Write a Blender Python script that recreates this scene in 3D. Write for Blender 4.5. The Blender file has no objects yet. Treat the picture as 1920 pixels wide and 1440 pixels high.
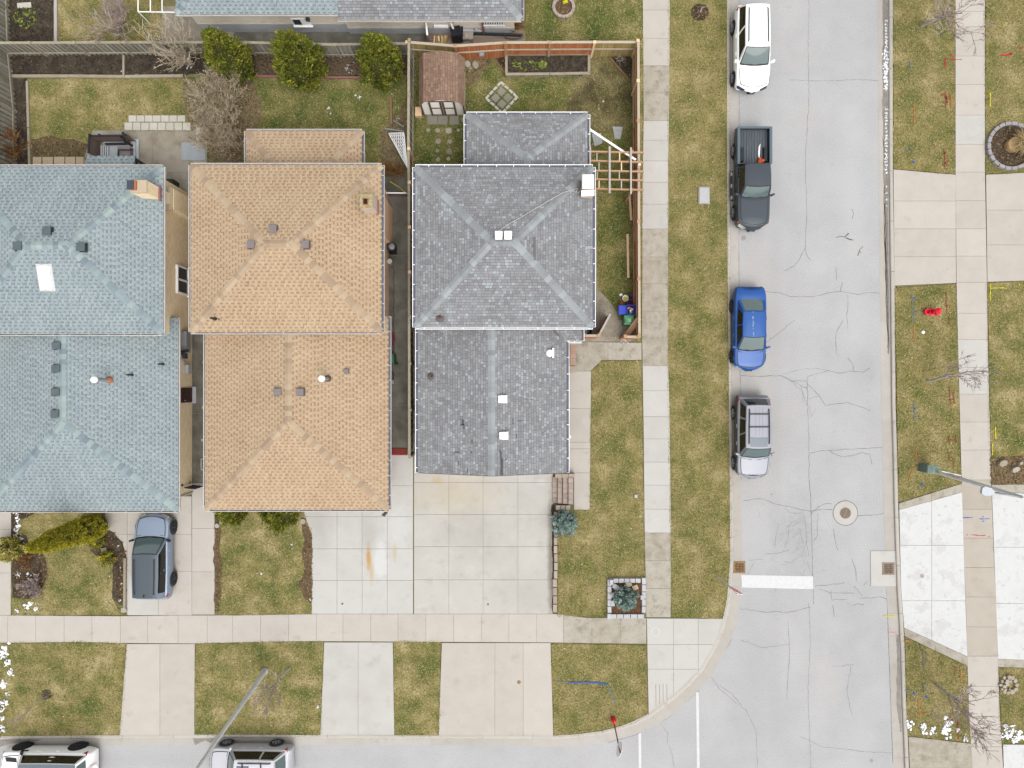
import bpy, math, random
import numpy as np
from mathutils import Vector, Matrix

random.seed(7)
rng = np.random.default_rng(7)
scene = bpy.context.scene
COL = scene.collection

# ------------------------------------------------------------------ camera, sky, sun, exposure
H = 38.0          # height of the drone above the street, metres
S = 34.0          # photograph pixels per metre on the ground
cam_d = bpy.data.cameras.new('drone_camera')
cam = bpy.data.objects.new('drone_camera', cam_d)
COL.objects.link(cam)
cam.location = (0, 0, H)
cam.rotation_euler = (0, 0, 0)
cam_d.sensor_width = 36.0
cam_d.lens = 36.0 * S * H / 1920.0
cam_d.clip_start = 0.5
cam_d.clip_end = 2000
scene.camera = cam

world = bpy.data.worlds.new('World')
scene.world = world
world.use_nodes = True
wn = world.node_tree
wn.nodes.clear()
sky = wn.nodes.new('ShaderNodeTexSky')
sky.sky_type = 'NISHITA'
sky.sun_disc = False
sky.sun_elevation = math.radians(62)
sky.sun_rotation = math.radians(150)
sky.air_density = 1.0
sky.dust_density = 4.0
hs = wn.nodes.new('ShaderNodeHueSaturation')
hs.inputs['Saturation'].default_value = 0.07
bg = wn.nodes.new('ShaderNodeBackground')
bg.inputs['Strength'].default_value = 0.15
wo = wn.nodes.new('ShaderNodeOutputWorld')
wn.links.new(sky.outputs[0], hs.inputs['Color'])
wn.links.new(hs.outputs[0], bg.inputs['Color'])
wn.links.new(bg.outputs[0], wo.inputs['Surface'])

sun_d = bpy.data.lights.new('sun', 'SUN')
sun_d.energy = 0.7
sun_d.angle = math.radians(60)
sun_d.color = (1.0, 0.97, 0.93)
sun = bpy.data.objects.new('sun', sun_d)
COL.objects.link(sun)
# light comes from the lower right of the picture, high up
az, el = math.radians(-60), math.radians(62)
dv = Vector((math.cos(az) * math.cos(el), math.sin(az) * math.cos(el), math.sin(el)))
sun.rotation_euler = dv.to_track_quat('Z', 'Y').to_euler()
sun.location = dv * 100

vs = scene.view_settings
vs.view_transform = 'Standard'
vs.look = 'None'
vs.gamma = 1.0
vs.exposure = 1.05
vs.use_curve_mapping = False

# ------------------------------------------------------------------ helpers
KEXP = 2.2        # how much brighter a level white-balanced surface shows than its albedo


def lin(c):
    c = c / 255.0
    return c / 12.92 if c <= 0.04045 else ((c + 0.055) / 1.055) ** 2.4


def A(rgb, k=None):
    k = k or KEXP
    return tuple(min(0.85, lin(v) / k) for v in rgb) + (1.0,)


def P(px, py, z=0.0):
    k = (H - z) / H
    return Vector(((px - 960.0) / S * k, (720.0 - py) / S * k, z))


def PX(px, z=0.0):
    return (px - 960.0) / S * (H - z) / H


def PY(py, z=0.0):
    return (720.0 - py) / S * (H - z) / H


class MB:
    def __init__(s):
        s.v, s.f, s.m, s.t = [], [], [], []

    def face(s, pts, m=0, t=0.5):
        n = len(s.v)
        s.v.extend([tuple(p) for p in pts])
        s.f.append(tuple(range(n, n + len(pts))))
        s.m.append(m)
        s.t.append(t)

    def mesh(s, verts, faces, m=0, t=0.5):
        n = len(s.v)
        s.v.extend([tuple(p) for p in verts])
        for f in faces:
            s.f.append(tuple(i + n for i in f))
            s.m.append(m)
            s.t.append(t)

    def box(s, c, d, rz=0.0, m=0, t=0.5, rx=0.0, ry=0.0, taper=1.0):
        hx, hy, hz = d[0] / 2, d[1] / 2, d[2] / 2
        R = Matrix.Rotation(rz, 3, 'Z') @ Matrix.Rotation(ry, 3, 'Y') @ Matrix.Rotation(rx, 3, 'X')
        vv = []
        for z in (-hz, hz):
            k = taper if z > 0 else 1.0
            for x, y in ((-hx, -hy), (hx, -hy), (hx, hy), (-hx, hy)):
                vv.append(Vector(c) + R @ Vector((x * k, y * k, z)))
        s.mesh(vv, [(3, 2, 1, 0), (4, 5, 6, 7), (0, 1, 5, 4), (1, 2, 6, 5), (2, 3, 7, 6), (3, 0, 4, 7)], m, t)

    def bar(s, a, b, w, h, m=0, t=0.5):
        a, b = Vector(a), Vector(b)
        d = (b - a)
        L = d.length
        d.normalize()
        up = Vector((0, 0, 1)) if abs(d.z) < 0.95 else Vector((0, 1, 0))
        sd = d.cross(up).normalized()
        up = sd.cross(d)
        vv = []
        for p in (a, b):
            for x, z in ((-1, -1), (1, -1), (1, 1), (-1, 1)):
                vv.append(p + sd * x * w / 2 + up * z * h / 2)
        s.mesh(vv, [(0, 1, 2, 3), (7, 6, 5, 4), (0, 4, 5, 1), (1, 5, 6, 2), (2, 6, 7, 3), (3, 7, 4, 0)], m, t)

    def tube(s, pts, radii, n=8, m=0, t=0.5, cap=True):
        pts = [Vector(p) for p in pts]
        if not hasattr(radii, '__len__'):
            radii = [radii] * len(pts)
        base = len(s.v)
        prev = None
        for i, p in enumerate(pts):
            d = (pts[min(i + 1, len(pts) - 1)] - pts[max(i - 1, 0)])
            if d.length < 1e-6:
                d = Vector((0, 0, 1))
            d.normalize()
            if prev is None:
                a = Vector((1, 0, 0)) if abs(d.x) < 0.8 else Vector((0, 1, 0))
                prev = d.cross(a).normalized()
            x = (prev - d * prev.dot(d)).normalized()
            prev = x
            y = d.cross(x)
            for k in range(n):
                an = 2 * math.pi * k / n
                s.v.append(tuple(p + (x * math.cos(an) + y * math.sin(an)) * radii[i]))
        for i in range(len(pts) - 1):
            for k in range(n):
                a = base + i * n + k
                b = base + i * n + (k + 1) % n
                s.f.append((a, b, b + n, a + n))
                s.m.append(m)
                s.t.append(t)
        if cap:
            s.f.append(tuple(base + k for k in reversed(range(n))))
            s.f.append(tuple(base + (len(pts) - 1) * n + k for k in range(n)))
            s.m += [m, m]
            s.t += [t, t]

    def lathe(s, c, prof, n=20, m=0, t=0.5, axis='Z'):
        # prof: list of (radius, height)
        base = len(s.v)
        c = Vector(c)
        for r, h in prof:
            for k in range(n):
                an = 2 * math.pi * k / n
                p = Vector((r * math.cos(an), r * math.sin(an), h))
                if axis == 'Y':
                    p = Vector((p.x, p.z, p.y))
                if axis == 'X':
                    p = Vector((p.z, p.x, p.y))
                s.v.append(tuple(c + p))
        for i in range(len(prof) - 1):
            for k in range(n):
                a = base + i * n + k
                b = base + i * n + (k + 1) % n
                s.f.append((a, b, b + n, a + n))
                s.m.append(m)
                s.t.append(t)
        s.f.append(tuple(base + (len(prof) - 1) * n + k for k in range(n)))
        s.m.append(m)
        s.t.append(t)

    def prism(s, pts, z0, z1, m=0, t=0.5, top_only=False):
        # pts: xy list
        pts = [Vector((p[0], p[1], 0)) for p in pts]
        ar = sum(pts[i].x * pts[(i + 1) % len(pts)].y - pts[(i + 1) % len(pts)].x * pts[i].y for i in range(len(pts)))
        if ar < 0:
            pts.reverse()
        n = len(pts)
        vv = [(p.x, p.y, z0) for p in pts] + [(p.x, p.y, z1) for p in pts]
        ff = [tuple(range(n, 2 * n))]
        if not top_only:
            for i in range(n):
                j = (i + 1) % n
                ff.append((i, j, j + n, i + n))
        s.mesh(vv, ff, m, t)

    def grid(s, fn, nu, nv, m=0, t=0.5, flip=False):
        vv = []
        for j in range(nv + 1):
            for i in range(nu + 1):
                vv.append(fn(i / nu, j / nv))
        ff = []
        for j in range(nv):
            for i in range(nu):
                a = j * (nu + 1) + i
                q = (a, a + 1, a + nu + 2, a + nu + 1)
                ff.append(tuple(reversed(q)) if flip else q)
        s.mesh(vv, ff, m, t)

    def data(s, name, mats, smooth=False, angle=None):
        me = bpy.data.meshes.new(name)
        me.from_pydata([tuple(v) for v in s.v], [], s.f)
        if not isinstance(mats, (list, tuple)):
            mats = [mats]
        for m_ in mats:
            me.materials.append(m_)
        if len(mats) > 1:
            me.polygons.foreach_set('material_index', np.array(s.m, dtype=np.int32))
        at = me.attributes.new('tone', 'FLOAT', 'FACE')
        at.data.foreach_set('value', np.array(s.t, dtype=np.float32))
        if smooth:
            me.polygons.foreach_set('use_smooth', np.ones(len(s.f), dtype=bool))
            if angle:
                me.set_sharp_from_angle(angle=math.radians(angle))
        me.update()
        return me

    def build(s, name, mats, parent=None, smooth=False, angle=None, loc=None):
        return add(name, s.data(name, mats, smooth, angle), parent, loc)


def add(name, me, parent=None, loc=None, rz=None):
    o = bpy.data.objects.new(name, me)
    COL.objects.link(o)
    if parent is not None:
        o.parent = parent
    if loc is not None:
        o.location = loc
    if rz is not None:
        o.rotation_euler = (0, 0, rz)
    return o


def tag(o, label, cat, group=None):
    o['label'] = label
    o['category'] = cat
    if group:
        o['group'] = group
    return o


def thing(name, loc, label, cat, group=None, rz=0.0):
    o = bpy.data.objects.new(name, None)
    COL.objects.link(o)
    o.location = loc
    o.rotation_euler = (0, 0, rz)
    o.empty_display_size = 0.2
    return tag(o, label, cat, group)


def struct(o, label=None):
    o['kind'] = 'structure'
    if label:
        o['label'] = label
    return o


def stuff(o, label=None):
    o['kind'] = 'stuff'
    if label:
        o['label'] = label
    return o


# ---- 2-D polygon tools (pixel or world plane)
def clip(poly, a, b, c):
    # keep a*x+b*y<=c
    out = []
    n = len(poly)
    for i in range(n):
        p, q = poly[i], poly[(i + 1) % n]
        dp, dq = a * p[0] + b * p[1] - c, a * q[0] + b * q[1] - c
        if dp <= 0:
            out.append(p)
        if (dp < 0 < dq) or (dq < 0 < dp):
            t = dp / (dp - dq)
            out.append((p[0] + (q[0] - p[0]) * t, p[1] + (q[1] - p[1]) * t))
    return out


def area(poly):
    return abs(sum(poly[i][0] * poly[(i + 1) % len(poly)][1] - poly[(i + 1) % len(poly)][0] * poly[i][1] for i in range(len(poly)))) / 2


def inside(poly, x, y):
    # vectorised even-odd test
    r = np.zeros(x.shape, dtype=bool)
    n = len(poly)
    for i in range(n):
        x0, y0 = poly[i]
        x1, y1 = poly[(i + 1) % n]
        if y0 == y1:
            continue
        c = ((y0 > y) != (y1 > y)) & (x < (x1 - x0) * (y - y0) / (y1 - y0) + x0)
        r ^= c
    return r


def circ(cx, cy, r, n=24, jit=0.0, ry=None):
    ry = ry or r
    return [(cx + r * (1 + random.uniform(-jit, jit)) * math.cos(2 * math.pi * i / n), cy + ry * (1 + random.uniform(-jit, jit)) * math.sin(2 * math.pi * i / n)) for i in range(n)]


# ------------------------------------------------------------------ materials
def M(name, cols, w=(1, 0, 0), scale=3.0, detail=4.0, rough=0.85, bump=0.0, bscale=80.0, grain=0.0, metal=0.0, coat=0.0,
      spec=0.3, stain=None, contrast=(0.3, 0.7), emis=None, k=None, bdist=0.02, brick=None, stretch=None, spots=()):
    """cols: 1..4 photo colours; w: weights of noise / tone attribute / object random in the colour factor."""
    mt = bpy.data.materials.new(name)
    mt.use_nodes = True
    nt = mt.node_tree
    N, L = nt.nodes, nt.links
    bs = N['Principled BSDF']
    bs.inputs['Roughness'].default_value = rough
    bs.inputs['Metallic'].default_value = metal
    bs.inputs['Specular IOR Level'].default_value = spec
    bs.inputs['Coat Weight'].default_value = coat
    bs.inputs['Coat Roughness'].default_value = 0.05
    geo = N.new('ShaderNodeNewGeometry')
    pos = geo.outputs['Position']
    if stretch:
        mp = N.new('ShaderNodeMapping')
        mp.inputs['Scale'].default_value = stretch
        L.new(pos, mp.inputs['Vector'])
        pos = mp.outputs[0]

    def noise(sc, det=3.0, rg=0.55):
        n = N.new('ShaderNodeTexNoise')
        n.inputs['Scale'].default_value = sc
        n.inputs['Detail'].default_value = det
        n.inputs['Roughness'].default_value = rg
        L.new(pos, n.inputs['Vector'])
        return n.outputs['Fac']

    def math_(op, a, b):
        n = N.new('ShaderNodeMath')
        n.operation = op
        for i, v in enumerate((a, b)):
            if isinstance(v, (int, float)):
                n.inputs[i].default_value = v
            else:
                L.new(v, n.inputs[i])
        return n.outputs[0]

    def mapr(v, a, b, c=0.0, d=1.0):
        n = N.new('ShaderNodeMapRange')
        n.inputs[1].default_value, n.inputs[2].default_value = a, b
        n.inputs[3].default_value, n.inputs[4].default_value = c, d
        L.new(v, n.inputs[0])
        return n.outputs[0]

    cc = [A(c, k) for c in cols]
    if len(cc) == 1:
        rgb = N.new('ShaderNodeRGB')
        rgb.outputs[0].default_value = cc[0]
        col = rgb.outputs[0]
    else:
        fac = 0.0
        tot = sum(w)
        if w[0]:
            fac = math_('MULTIPLY', mapr(noise(scale, detail), contrast[0], contrast[1]), w[0] / tot)
        if w[1]:
            at = N.new('ShaderNodeAttribute')
            at.attribute_name = 'tone'
            fac = math_('ADD', fac, math_('MULTIPLY', at.outputs['Fac'], w[1] / tot))
        if w[2]:
            oi = N.new('ShaderNodeObjectInfo')
            fac = math_('ADD', fac, math_('MULTIPLY', oi.outputs['Random'], w[2] / tot))
        rp = N.new('ShaderNodeValToRGB')
        el = rp.color_ramp.elements
        el[0].position, el[0].color = 0.0, cc[0]
        el[1].position, el[1].color = 1.0, cc[-1]
        for i, c in enumerate(cc[1:-1]):
            e = el.new((i + 1) / (len(cc) - 1))
            e.color = c
        L.new(fac, rp.inputs[0])
        col = rp.outputs[0]
    if brick:
        bw, bh, mortar = brick
        br = N.new('ShaderNodeTexBrick')
        uv = N.new('ShaderNodeCombineXYZ')
        sp = N.new('ShaderNodeSeparateXYZ')
        L.new(pos, sp.inputs[0])
        L.new(math_('ADD', sp.outputs[0], sp.outputs[1]), uv.inputs[0])
        L.new(sp.outputs[2], uv.inputs[1])
        L.new(uv.outputs[0], br.inputs['Vector'])
        br.inputs['Scale'].default_value = 1.0
        br.inputs['Brick Width'].default_value = bw
        br.inputs['Row Height'].default_value = bh
        br.inputs['Mortar Size'].default_value = 0.006
        br.inputs['Mortar'].default_value = A(mortar, k)
        L.new(col, br.inputs['Color1'])
        dk = N.new('ShaderNodeMix')
        dk.data_type = 'RGBA'
        dk.blend_type = 'MULTIPLY'
        dk.inputs[0].default_value = 1.0
        L.new(col, dk.inputs[6])
        dk.inputs[7].default_value = (0.84, 0.82, 0.8, 1)
        L.new(dk.outputs[2], br.inputs['Color2'])
        col = br.outputs['Color']
    for st in (stain or []):
        c3, s3, lo, hi, amt = st
        mx = N.new('ShaderNodeMix')
        mx.data_type = 'RGBA'
        f = math_('MULTIPLY', mapr(noise(s3, 5.0, 0.65), lo, hi), amt)
        L.new(f, mx.inputs[0])
        L.new(col, mx.inputs[6])
        mx.inputs[7].default_value = A(c3, k)
        col = mx.outputs[2]
    if spots:
        spx = N.new('ShaderNodeSeparateXYZ')
        L.new(geo.outputs['Position'], spx.inputs[0])
        wob = math_('MULTIPLY', math_('SUBTRACT', noise(2.6, 5.0, 0.65), 0.5), 2.0)
    for (c3, px_, py_, rx_, ry_, soft, amt) in spots:      # stains: worn patches with a ragged soft edge
        c_ = P(px_, py_, 0.12)
        dx = math_('DIVIDE', math_('SUBTRACT', spx.outputs[0], c_.x), rx_ / S)
        dy = math_('DIVIDE', math_('SUBTRACT', spx.outputs[1], c_.y), ry_ / S)
        d_ = math_('SQRT', math_('ADD', math_('MULTIPLY', dx, dx), math_('MULTIPLY', dy, dy)), 0.0)
        f = math_('MULTIPLY', mapr(math_('ADD', d_, wob), 1.0 + soft, 1.0 - soft), amt)
        mx = N.new('ShaderNodeMix')
        mx.data_type = 'RGBA'
        L.new(f, mx.inputs[0])
        L.new(col, mx.inputs[6])
        mx.inputs[7].default_value = A(c3, k)
        col = mx.outputs[2]
    if grain:
        g = mapr(noise(bscale, 2.0), 0.25, 0.75, 1 - grain, 1 + grain)
        mx = N.new('ShaderNodeVectorMath')
        mx.operation = 'SCALE'
        L.new(col, mx.inputs[0])
        L.new(g, mx.inputs[3])
        col = mx.outputs[0]
    L.new(col, bs.inputs['Base Color'])
    if bump:
        bp = N.new('ShaderNodeBump')
        bp.inputs['Strength'].default_value = bump
        bp.inputs['Distance'].default_value = bdist
        L.new(noise(bscale, 3.0), bp.inputs['Height'])
        L.new(bp.outputs[0], bs.inputs['Normal'])
    if emis:
        bs.inputs['Emission Color'].default_value = A(emis)
        bs.inputs['Emission Strength'].default_value = 1
    return mt


m_ground = M('soil_and_turf', [(128, 120, 78), (150, 140, 92)], scale=2, grain=0.2)
m_asphalt = M('worn_pale_asphalt', [(197, 196, 197), (207, 207, 208)], scale=0.5, detail=9, grain=0.13, bscale=17, bump=0.3,
              stain=[((190, 189, 190), 0.3, 0.5, 0.72, 0.6), ((211, 207, 201), 0.22, 0.55, 0.75, 0.7), ((176, 176, 178), 1.6, 0.62, 0.76, 0.5), ((168, 168, 170), 26, 0.56, 0.68, 0.4), ((226, 225, 224), 31, 0.58, 0.68, 0.4)], spec=0.2,
              spots=[((184, 184, 187), 1612, 690, 26, 34, .6, .7), ((206, 200, 192), 1420, 600, 42, 120, .6, .6), ((207, 202, 195), 1425, 820, 45, 120, .6, .5), ((190, 188, 186), 1410, 200, 26, 22, .6, .6), ((188, 188, 190), 1455, 700, 10, 700, .7, .3), ((212, 212, 212), 1600, 500, 22, 420, .7, .4), ((190, 190, 191), 1420, 1250, 40, 120, .7, .45), ((192, 191, 191), 300, 1425, 300, 10, .7, .4), ((176, 176, 178), 1498, 1010, 30, 70, .8, .35)])
m_conc = M('pale_concrete', [(206, 198, 187), (215, 207, 197), (222, 214, 204)], w=(0.6, 0, 0.6), scale=1.2, detail=6, grain=0.06, bscale=30, bump=0.1,
           stain=[((176, 165, 150), 0.9, 0.6, 0.78, 0.65), ((190, 184, 178), 9, 0.58, 0.72, 0.35)], spec=0.2)
m_conc_old = M('stained_old_concrete', [(170, 161, 143), (196, 188, 172), (208, 201, 190)], w=(0.8, 0, 0.5), scale=2.2, detail=7, grain=0.08, bscale=26, bump=0.12,
               stain=[((146, 138, 118), 2.4, 0.53, 0.72, 0.75), ((152, 144, 126), 9, 0.55, 0.68, 0.5)], spec=0.2)
m_conc_tan = M('beige_concrete', [(196, 186, 171), (204, 194, 180), (210, 201, 188)], w=(0.6, 0, 0.6), scale=1.2, detail=6, grain=0.07, bscale=30, bump=0.1, stain=[((182, 172, 156), 1.6, 0.56, 0.74, 0.5)], spec=0.2)
m_conc_new = M('newer_grey_concrete', [(209, 206, 199), (217, 214, 207), (222, 219, 213)], w=(0.6, 0, 0.6), scale=1.1, detail=6, grain=0.05, bscale=30, bump=0.08,
               stain=[((192, 190, 186), 1.3, 0.56, 0.76, 0.6), ((228, 228, 226), 0.8, 0.6, 0.75, 0.6)], spec=0.2)
m_conc_drive = M('driveway_concrete', [(206, 203, 196), (216, 213, 206), (222, 219, 212)], w=(0.7, 0, 0.4), scale=0.8, detail=7, grain=0.05, bscale=30, bump=0.08,
                 stain=[((188, 182, 172), 1.0, 0.56, 0.76, 0.55), ((226, 222, 212), 1.6, 0.62, 0.75, 0.6), ((182, 178, 172), 11, 0.6, 0.72, 0.3)], spec=0.2)
m_conc_tandrive = M('clean_driveway_concrete', [(212, 210, 204), (219, 217, 211), (223, 221, 216)], w=(0.6, 0, 0.4), scale=1.1, detail=6, grain=0.05, bscale=30, bump=0.08, spec=0.2,
                    stain=[((200, 198, 193), 1.3, 0.56, 0.76, 0.5), ((186, 184, 180), 13, 0.62, 0.7, 0.3)],
                    spots=[((232, 232, 230), 712, 1050, 13, 38, .35, .9), ((230, 230, 228), 745, 985, 20, 34, .6, .6), ((196, 193, 186), 692, 1005, 14, 30, .7, .6), ((214, 164, 92), 691, 1046, 4.2, 19, .5, .85), ((216, 186, 136), 697, 1072, 3.6, 20, .7, .6), ((214, 190, 140), 740, 1036, 3.2, 12, .7, .6), ((190, 186, 178), 600, 985, 20, 40, .8, .5)])
m_conc_wide = M('wide_driveway_concrete', [(206, 202, 194), (215, 211, 203), (220, 217, 209)], w=(0.7, 0, 0.3), scale=0.8, detail=7, grain=0.05, bscale=30, bump=0.08, spec=0.2,
                stain=[((188, 182, 171), 1.0, 0.55, 0.75, 0.6), ((226, 221, 209), 1.6, 0.6, 0.74, 0.7), ((182, 178, 172), 11, 0.6, 0.72, 0.3)],
                spots=[((214, 186, 128), 822, 901, 9, 5, .7, .7), ((214, 200, 172), 850, 925, 60, 30, .8, .6), ((150, 140, 124), 1032, 1050, 4.5, 95, .7, .8), ((226, 224, 220), 1016, 904, 8, 6, .6, .8), ((194, 188, 178), 890, 1000, 50, 30, .9, .5), ((196, 192, 184), 990, 1110, 50, 30, .9, .4)])
m_conc_white = M('bleached_white_concrete', [(232, 232, 231), (242, 242, 242)], scale=1.0, detail=7, grain=0.04, bscale=30, bump=0.06,
                 stain=[((214, 213, 210), 1.0, 0.52, 0.62, 0.6), ((200, 199, 196), 5.0, 0.6, 0.65, 0.6), ((196, 195, 192), 15, 0.61, 0.66, 0.6), ((206, 205, 202), 26, 0.6, 0.68, 0.5)], spec=0.2)
m_conc_dark = M('dark_mottled_concrete', [(112, 108, 96), (132, 128, 116), (150, 146, 134)], scale=1.4, detail=7, grain=0.08, bscale=24, bump=0.1,
                stain=[((92, 90, 76), 1.0, 0.5, 0.7, 0.6), ((160, 154, 142), 2.5, 0.6, 0.75, 0.5)], spec=0.2)  # mottled grey, darker than the other concretes
m_conc_patio = M('weathered_patio_concrete', [(162, 152, 134), (182, 173, 156), (192, 184, 170)], scale=1.3, detail=7, grain=0.07, bscale=24, bump=0.1,
                 stain=[((146, 132, 110), 1.5, 0.52, 0.7, 0.6), ((136, 130, 120), 0.6, 0.56, 0.72, 0.4)], spec=0.2)
m_joint = M('joint_dirt', [(150, 142, 130), (176, 168, 157)], scale=4, grain=0.2)
m_kerb = M('kerb_concrete', [(202, 195, 184), (216, 210, 200)], w=(0.6, 0, 0.6), scale=1.5, detail=6, grain=0.06, bscale=30, bump=0.1,
           stain=[((186, 174, 158), 1.6, 0.58, 0.75, 0.6)], spec=0.2)
m_gutter = M('gutter_pan_concrete', [(199, 192, 183), (213, 207, 199)], w=(0.6, 0, 0.6), scale=1.5, detail=6, grain=0.06, bscale=30, bump=0.1,
             stain=[((180, 174, 166), 1.2, 0.56, 0.75, 0.6)], spec=0.2)
m_wet = M('wet_grit_in_gutter', [(140, 133, 126), (172, 165, 157)], scale=3, detail=6, grain=0.2, bscale=30, rough=0.6, spec=0.25)
m_white_line = M('white_road_paint', [(232, 233, 234), (246, 246, 246)], scale=6, grain=0.03, stain=[((222, 222, 222), 3, 0.6, 0.75, 0.4)])
m_crack = M('grey_crack', [(118, 119, 122), (152, 153, 156)], scale=5, grain=0.1)  # plain grey for road cracks and joint lines
m_crack_d = M('deep_crack', [(70, 70, 74), (118, 118, 122)], scale=4, grain=0.1)


def grass_mat(name, cols, patch=0.75, dry=None, fine=9.0):
    mt = M(name, cols, scale=patch, detail=11.0, contrast=(0.34, 0.66), rough=0.95, grain=0.34, bscale=26, bump=0.6, bdist=0.05, spec=0.1,
           stain=[((184, 168, 112), 1.9, 0.52, 0.7, 0.5), ((108, 106, 58), 3.1, 0.54, 0.68, 0.5), ((104, 100, 58), fine, 0.48, 0.62, 0.7), ((208, 192, 148), fine * 1.7, 0.52, 0.64, 0.75)] + (dry or []))
    return mt


G_OLIVE = grass_mat('olive_spring_turf', [(112, 120, 58), (142, 138, 78), (166, 152, 96), (194, 178, 126)])
G_MIXED = grass_mat('patchy_straw_turf', [(94, 114, 48), (134, 134, 72), (170, 157, 100), (206, 190, 138)])
G_GREEN = grass_mat('greener_turf', [(74, 100, 36), (104, 118, 52), (134, 132, 72), (174, 162, 108)])
G_BROWN = grass_mat('thin_muddy_turf', [(88, 88, 48), (112, 102, 68), (134, 122, 86), (158, 146, 108)], dry=[((92, 78, 62), 0.8, 0.48, 0.64, 0.8)])
m_blade = M('grass_blades', [(88, 92, 44), (136, 128, 72), (182, 166, 112), (230, 216, 172)], w=(0.5, 0.8, 0), scale=0.75, detail=6, rough=0.9, spec=0.1)
m_blade_g = M('green_grass_blades', [(70, 88, 34), (102, 112, 52), (136, 130, 72), (200, 188, 132)], w=(0.5, 0.8, 0), scale=0.75, detail=6, rough=0.9, spec=0.1)
m_soil = M('dark_garden_soil', [(60, 55, 48), (84, 75, 64), (104, 92, 78)], scale=3, detail=8, grain=0.35, bscale=30, bump=0.6, bdist=0.05, spec=0.1)
m_mulch_red = M('red_brown_mulch', [(104, 74, 56), (140, 100, 76)], scale=8, detail=6, grain=0.35, bscale=30, bump=0.6, bdist=0.04, spec=0.1)
m_litter = M('grey_leaf_litter', [(112, 100, 78), (140, 126, 98), (160, 144, 112)], scale=5, detail=8, grain=0.35, bscale=30, bump=0.6, bdist=0.04, spec=0.1)
m_mulch = M('brown_mulch', [(98, 82, 64), (132, 112, 90)], scale=8, detail=6, grain=0.35, bscale=30, bump=0.6, bdist=0.04, spec=0.1)
m_earth = M('bare_brown_earth', [(104, 86, 64), (124, 106, 80)], scale=3, detail=8, grain=0.3, bscale=30, bump=0.5, bdist=0.04, spec=0.1, stain=[((140, 130, 80), 2.5, 0.54, 0.66, 0.8)])
m_chip = M('mulch_chips', [(86, 64, 46), (128, 100, 70), (176, 146, 106)], w=(0, 1, 0), rough=0.9, spec=0.1)
m_chip_s = M('soil_crumbs', [(48, 44, 40), (80, 72, 62), (124, 110, 92)], w=(0, 1, 0), rough=0.9, spec=0.1)
m_snow = M('old_snow', [(250, 250, 252), (236, 238, 244)], scale=9, detail=5, rough=0.7, grain=0.06, bscale=25, bump=0.3, k=1.35)

m_shin_teal = M('blue_grey_shingle', [(124, 136, 142), (162, 175, 179), (184, 196, 198)], w=(0.25, 1, 0), scale=0.7, detail=5, grain=0.12, bscale=40, bump=0.2, spec=0.15)
m_shin_tan = M('sandy_tan_shingle', [(160, 131, 104), (205, 177, 145), (220, 196, 164)], w=(0.3, 1, 0), scale=0.6, detail=5, grain=0.1, bscale=40, bump=0.2, spec=0.15)
m_shin_gray = M('mixed_grey_shingle', [(144, 143, 145), (160, 160, 162), (173, 175, 178), (192, 201, 204)], w=(0.2, 1, 0), scale=0.6, detail=5, grain=0.1, bscale=40, bump=0.2, spec=0.15)
m_shin_brown = M('red_brown_shingle', [(142, 114, 98), (164, 134, 114), (178, 154, 134)], w=(0.3, 1, 0), scale=0.6, detail=5, grain=0.1, bscale=40, bump=0.2, spec=0.15)
m_cap_teal = M('blue_grey_cap', [(138, 152, 160), (158, 174, 179), (168, 184, 184), (182, 197, 193)], w=(0, 0, 1), scale=3, grain=0.1, bscale=40, spec=0.15)
m_cap_tan = M('tan_cap', [(182, 158, 133), (200, 176, 148), (212, 190, 160)], w=(0, 0, 1), scale=3, grain=0.1, bscale=40, spec=0.15)
m_cap_gray = M('grey_cap', [(156, 159, 161), (170, 174, 176), (184, 190, 192)], w=(0, 0, 1), scale=3, grain=0.1, bscale=40, spec=0.15)
m_deck_teal = M('teal_shingle_underlay', [(116, 130, 132), (128, 142, 144)], scale=3)
m_deck_tan = M('tan_shingle_underlay', [(168, 128, 86), (180, 142, 98)], scale=3)
m_deck_gray = M('grey_shingle_underlay', [(104, 105, 108), (116, 117, 120)], scale=3)
m_deck_brown = M('brown_shingle_underlay', [(120, 88, 74), (132, 98, 82)], scale=3)

m_lampwhite = M('lamp_head_white', [(222, 228, 236)], rough=0.4, k=2.3)
m_white = M('white_painted_metal', [(240, 240, 240)], rough=0.4, k=1.3)
m_offwhite = M('offwhite_trim', [(224, 218, 210), (232, 228, 222)], scale=3, rough=0.5)
m_trough = M('gutter_inside_shade', [(112, 116, 132), (134, 138, 150)], scale=3, rough=0.6)  # bluish dark tone paints in the shade inside the gutters
m_brick_beige = M('beige_brick', [(208, 190, 156), (219, 203, 171)], scale=4, grain=0.06, brick=(0.21, 0.075, (196, 180, 146)), k=1.0)
m_brick_pink = M('pinkish_brick', [(206, 166, 134), (214, 176, 146)], scale=4, grain=0.06, brick=(0.21, 0.075, (204, 176, 150)), k=1.05)
m_brick_grey = M('buff_grey_brick', [(206, 194, 174), (214, 204, 186)], scale=4, grain=0.05, brick=(0.21, 0.075, (196, 188, 172)), k=1.05)
m_brick_red = M('brown_red_brick', [(150, 104, 82), (172, 128, 104)], scale=4, grain=0.1, brick=(0.21, 0.075, (170, 150, 130)), k=1.8)
m_found = M('grey_foundation', [(170, 172, 174), (184, 186, 188)], scale=2, grain=0.06, k=1.5)
m_black = M('black_plastic', [(34, 36, 40)], rough=0.45, spec=0.4)
m_dark = M('dark_grey_metal', [(70, 72, 76), (84, 86, 90)], scale=4, rough=0.5, spec=0.4)
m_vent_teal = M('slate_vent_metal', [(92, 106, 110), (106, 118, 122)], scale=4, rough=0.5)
m_vent_teal_d = M('slate_vent_side', [(56, 66, 70)], rough=0.6)
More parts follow.
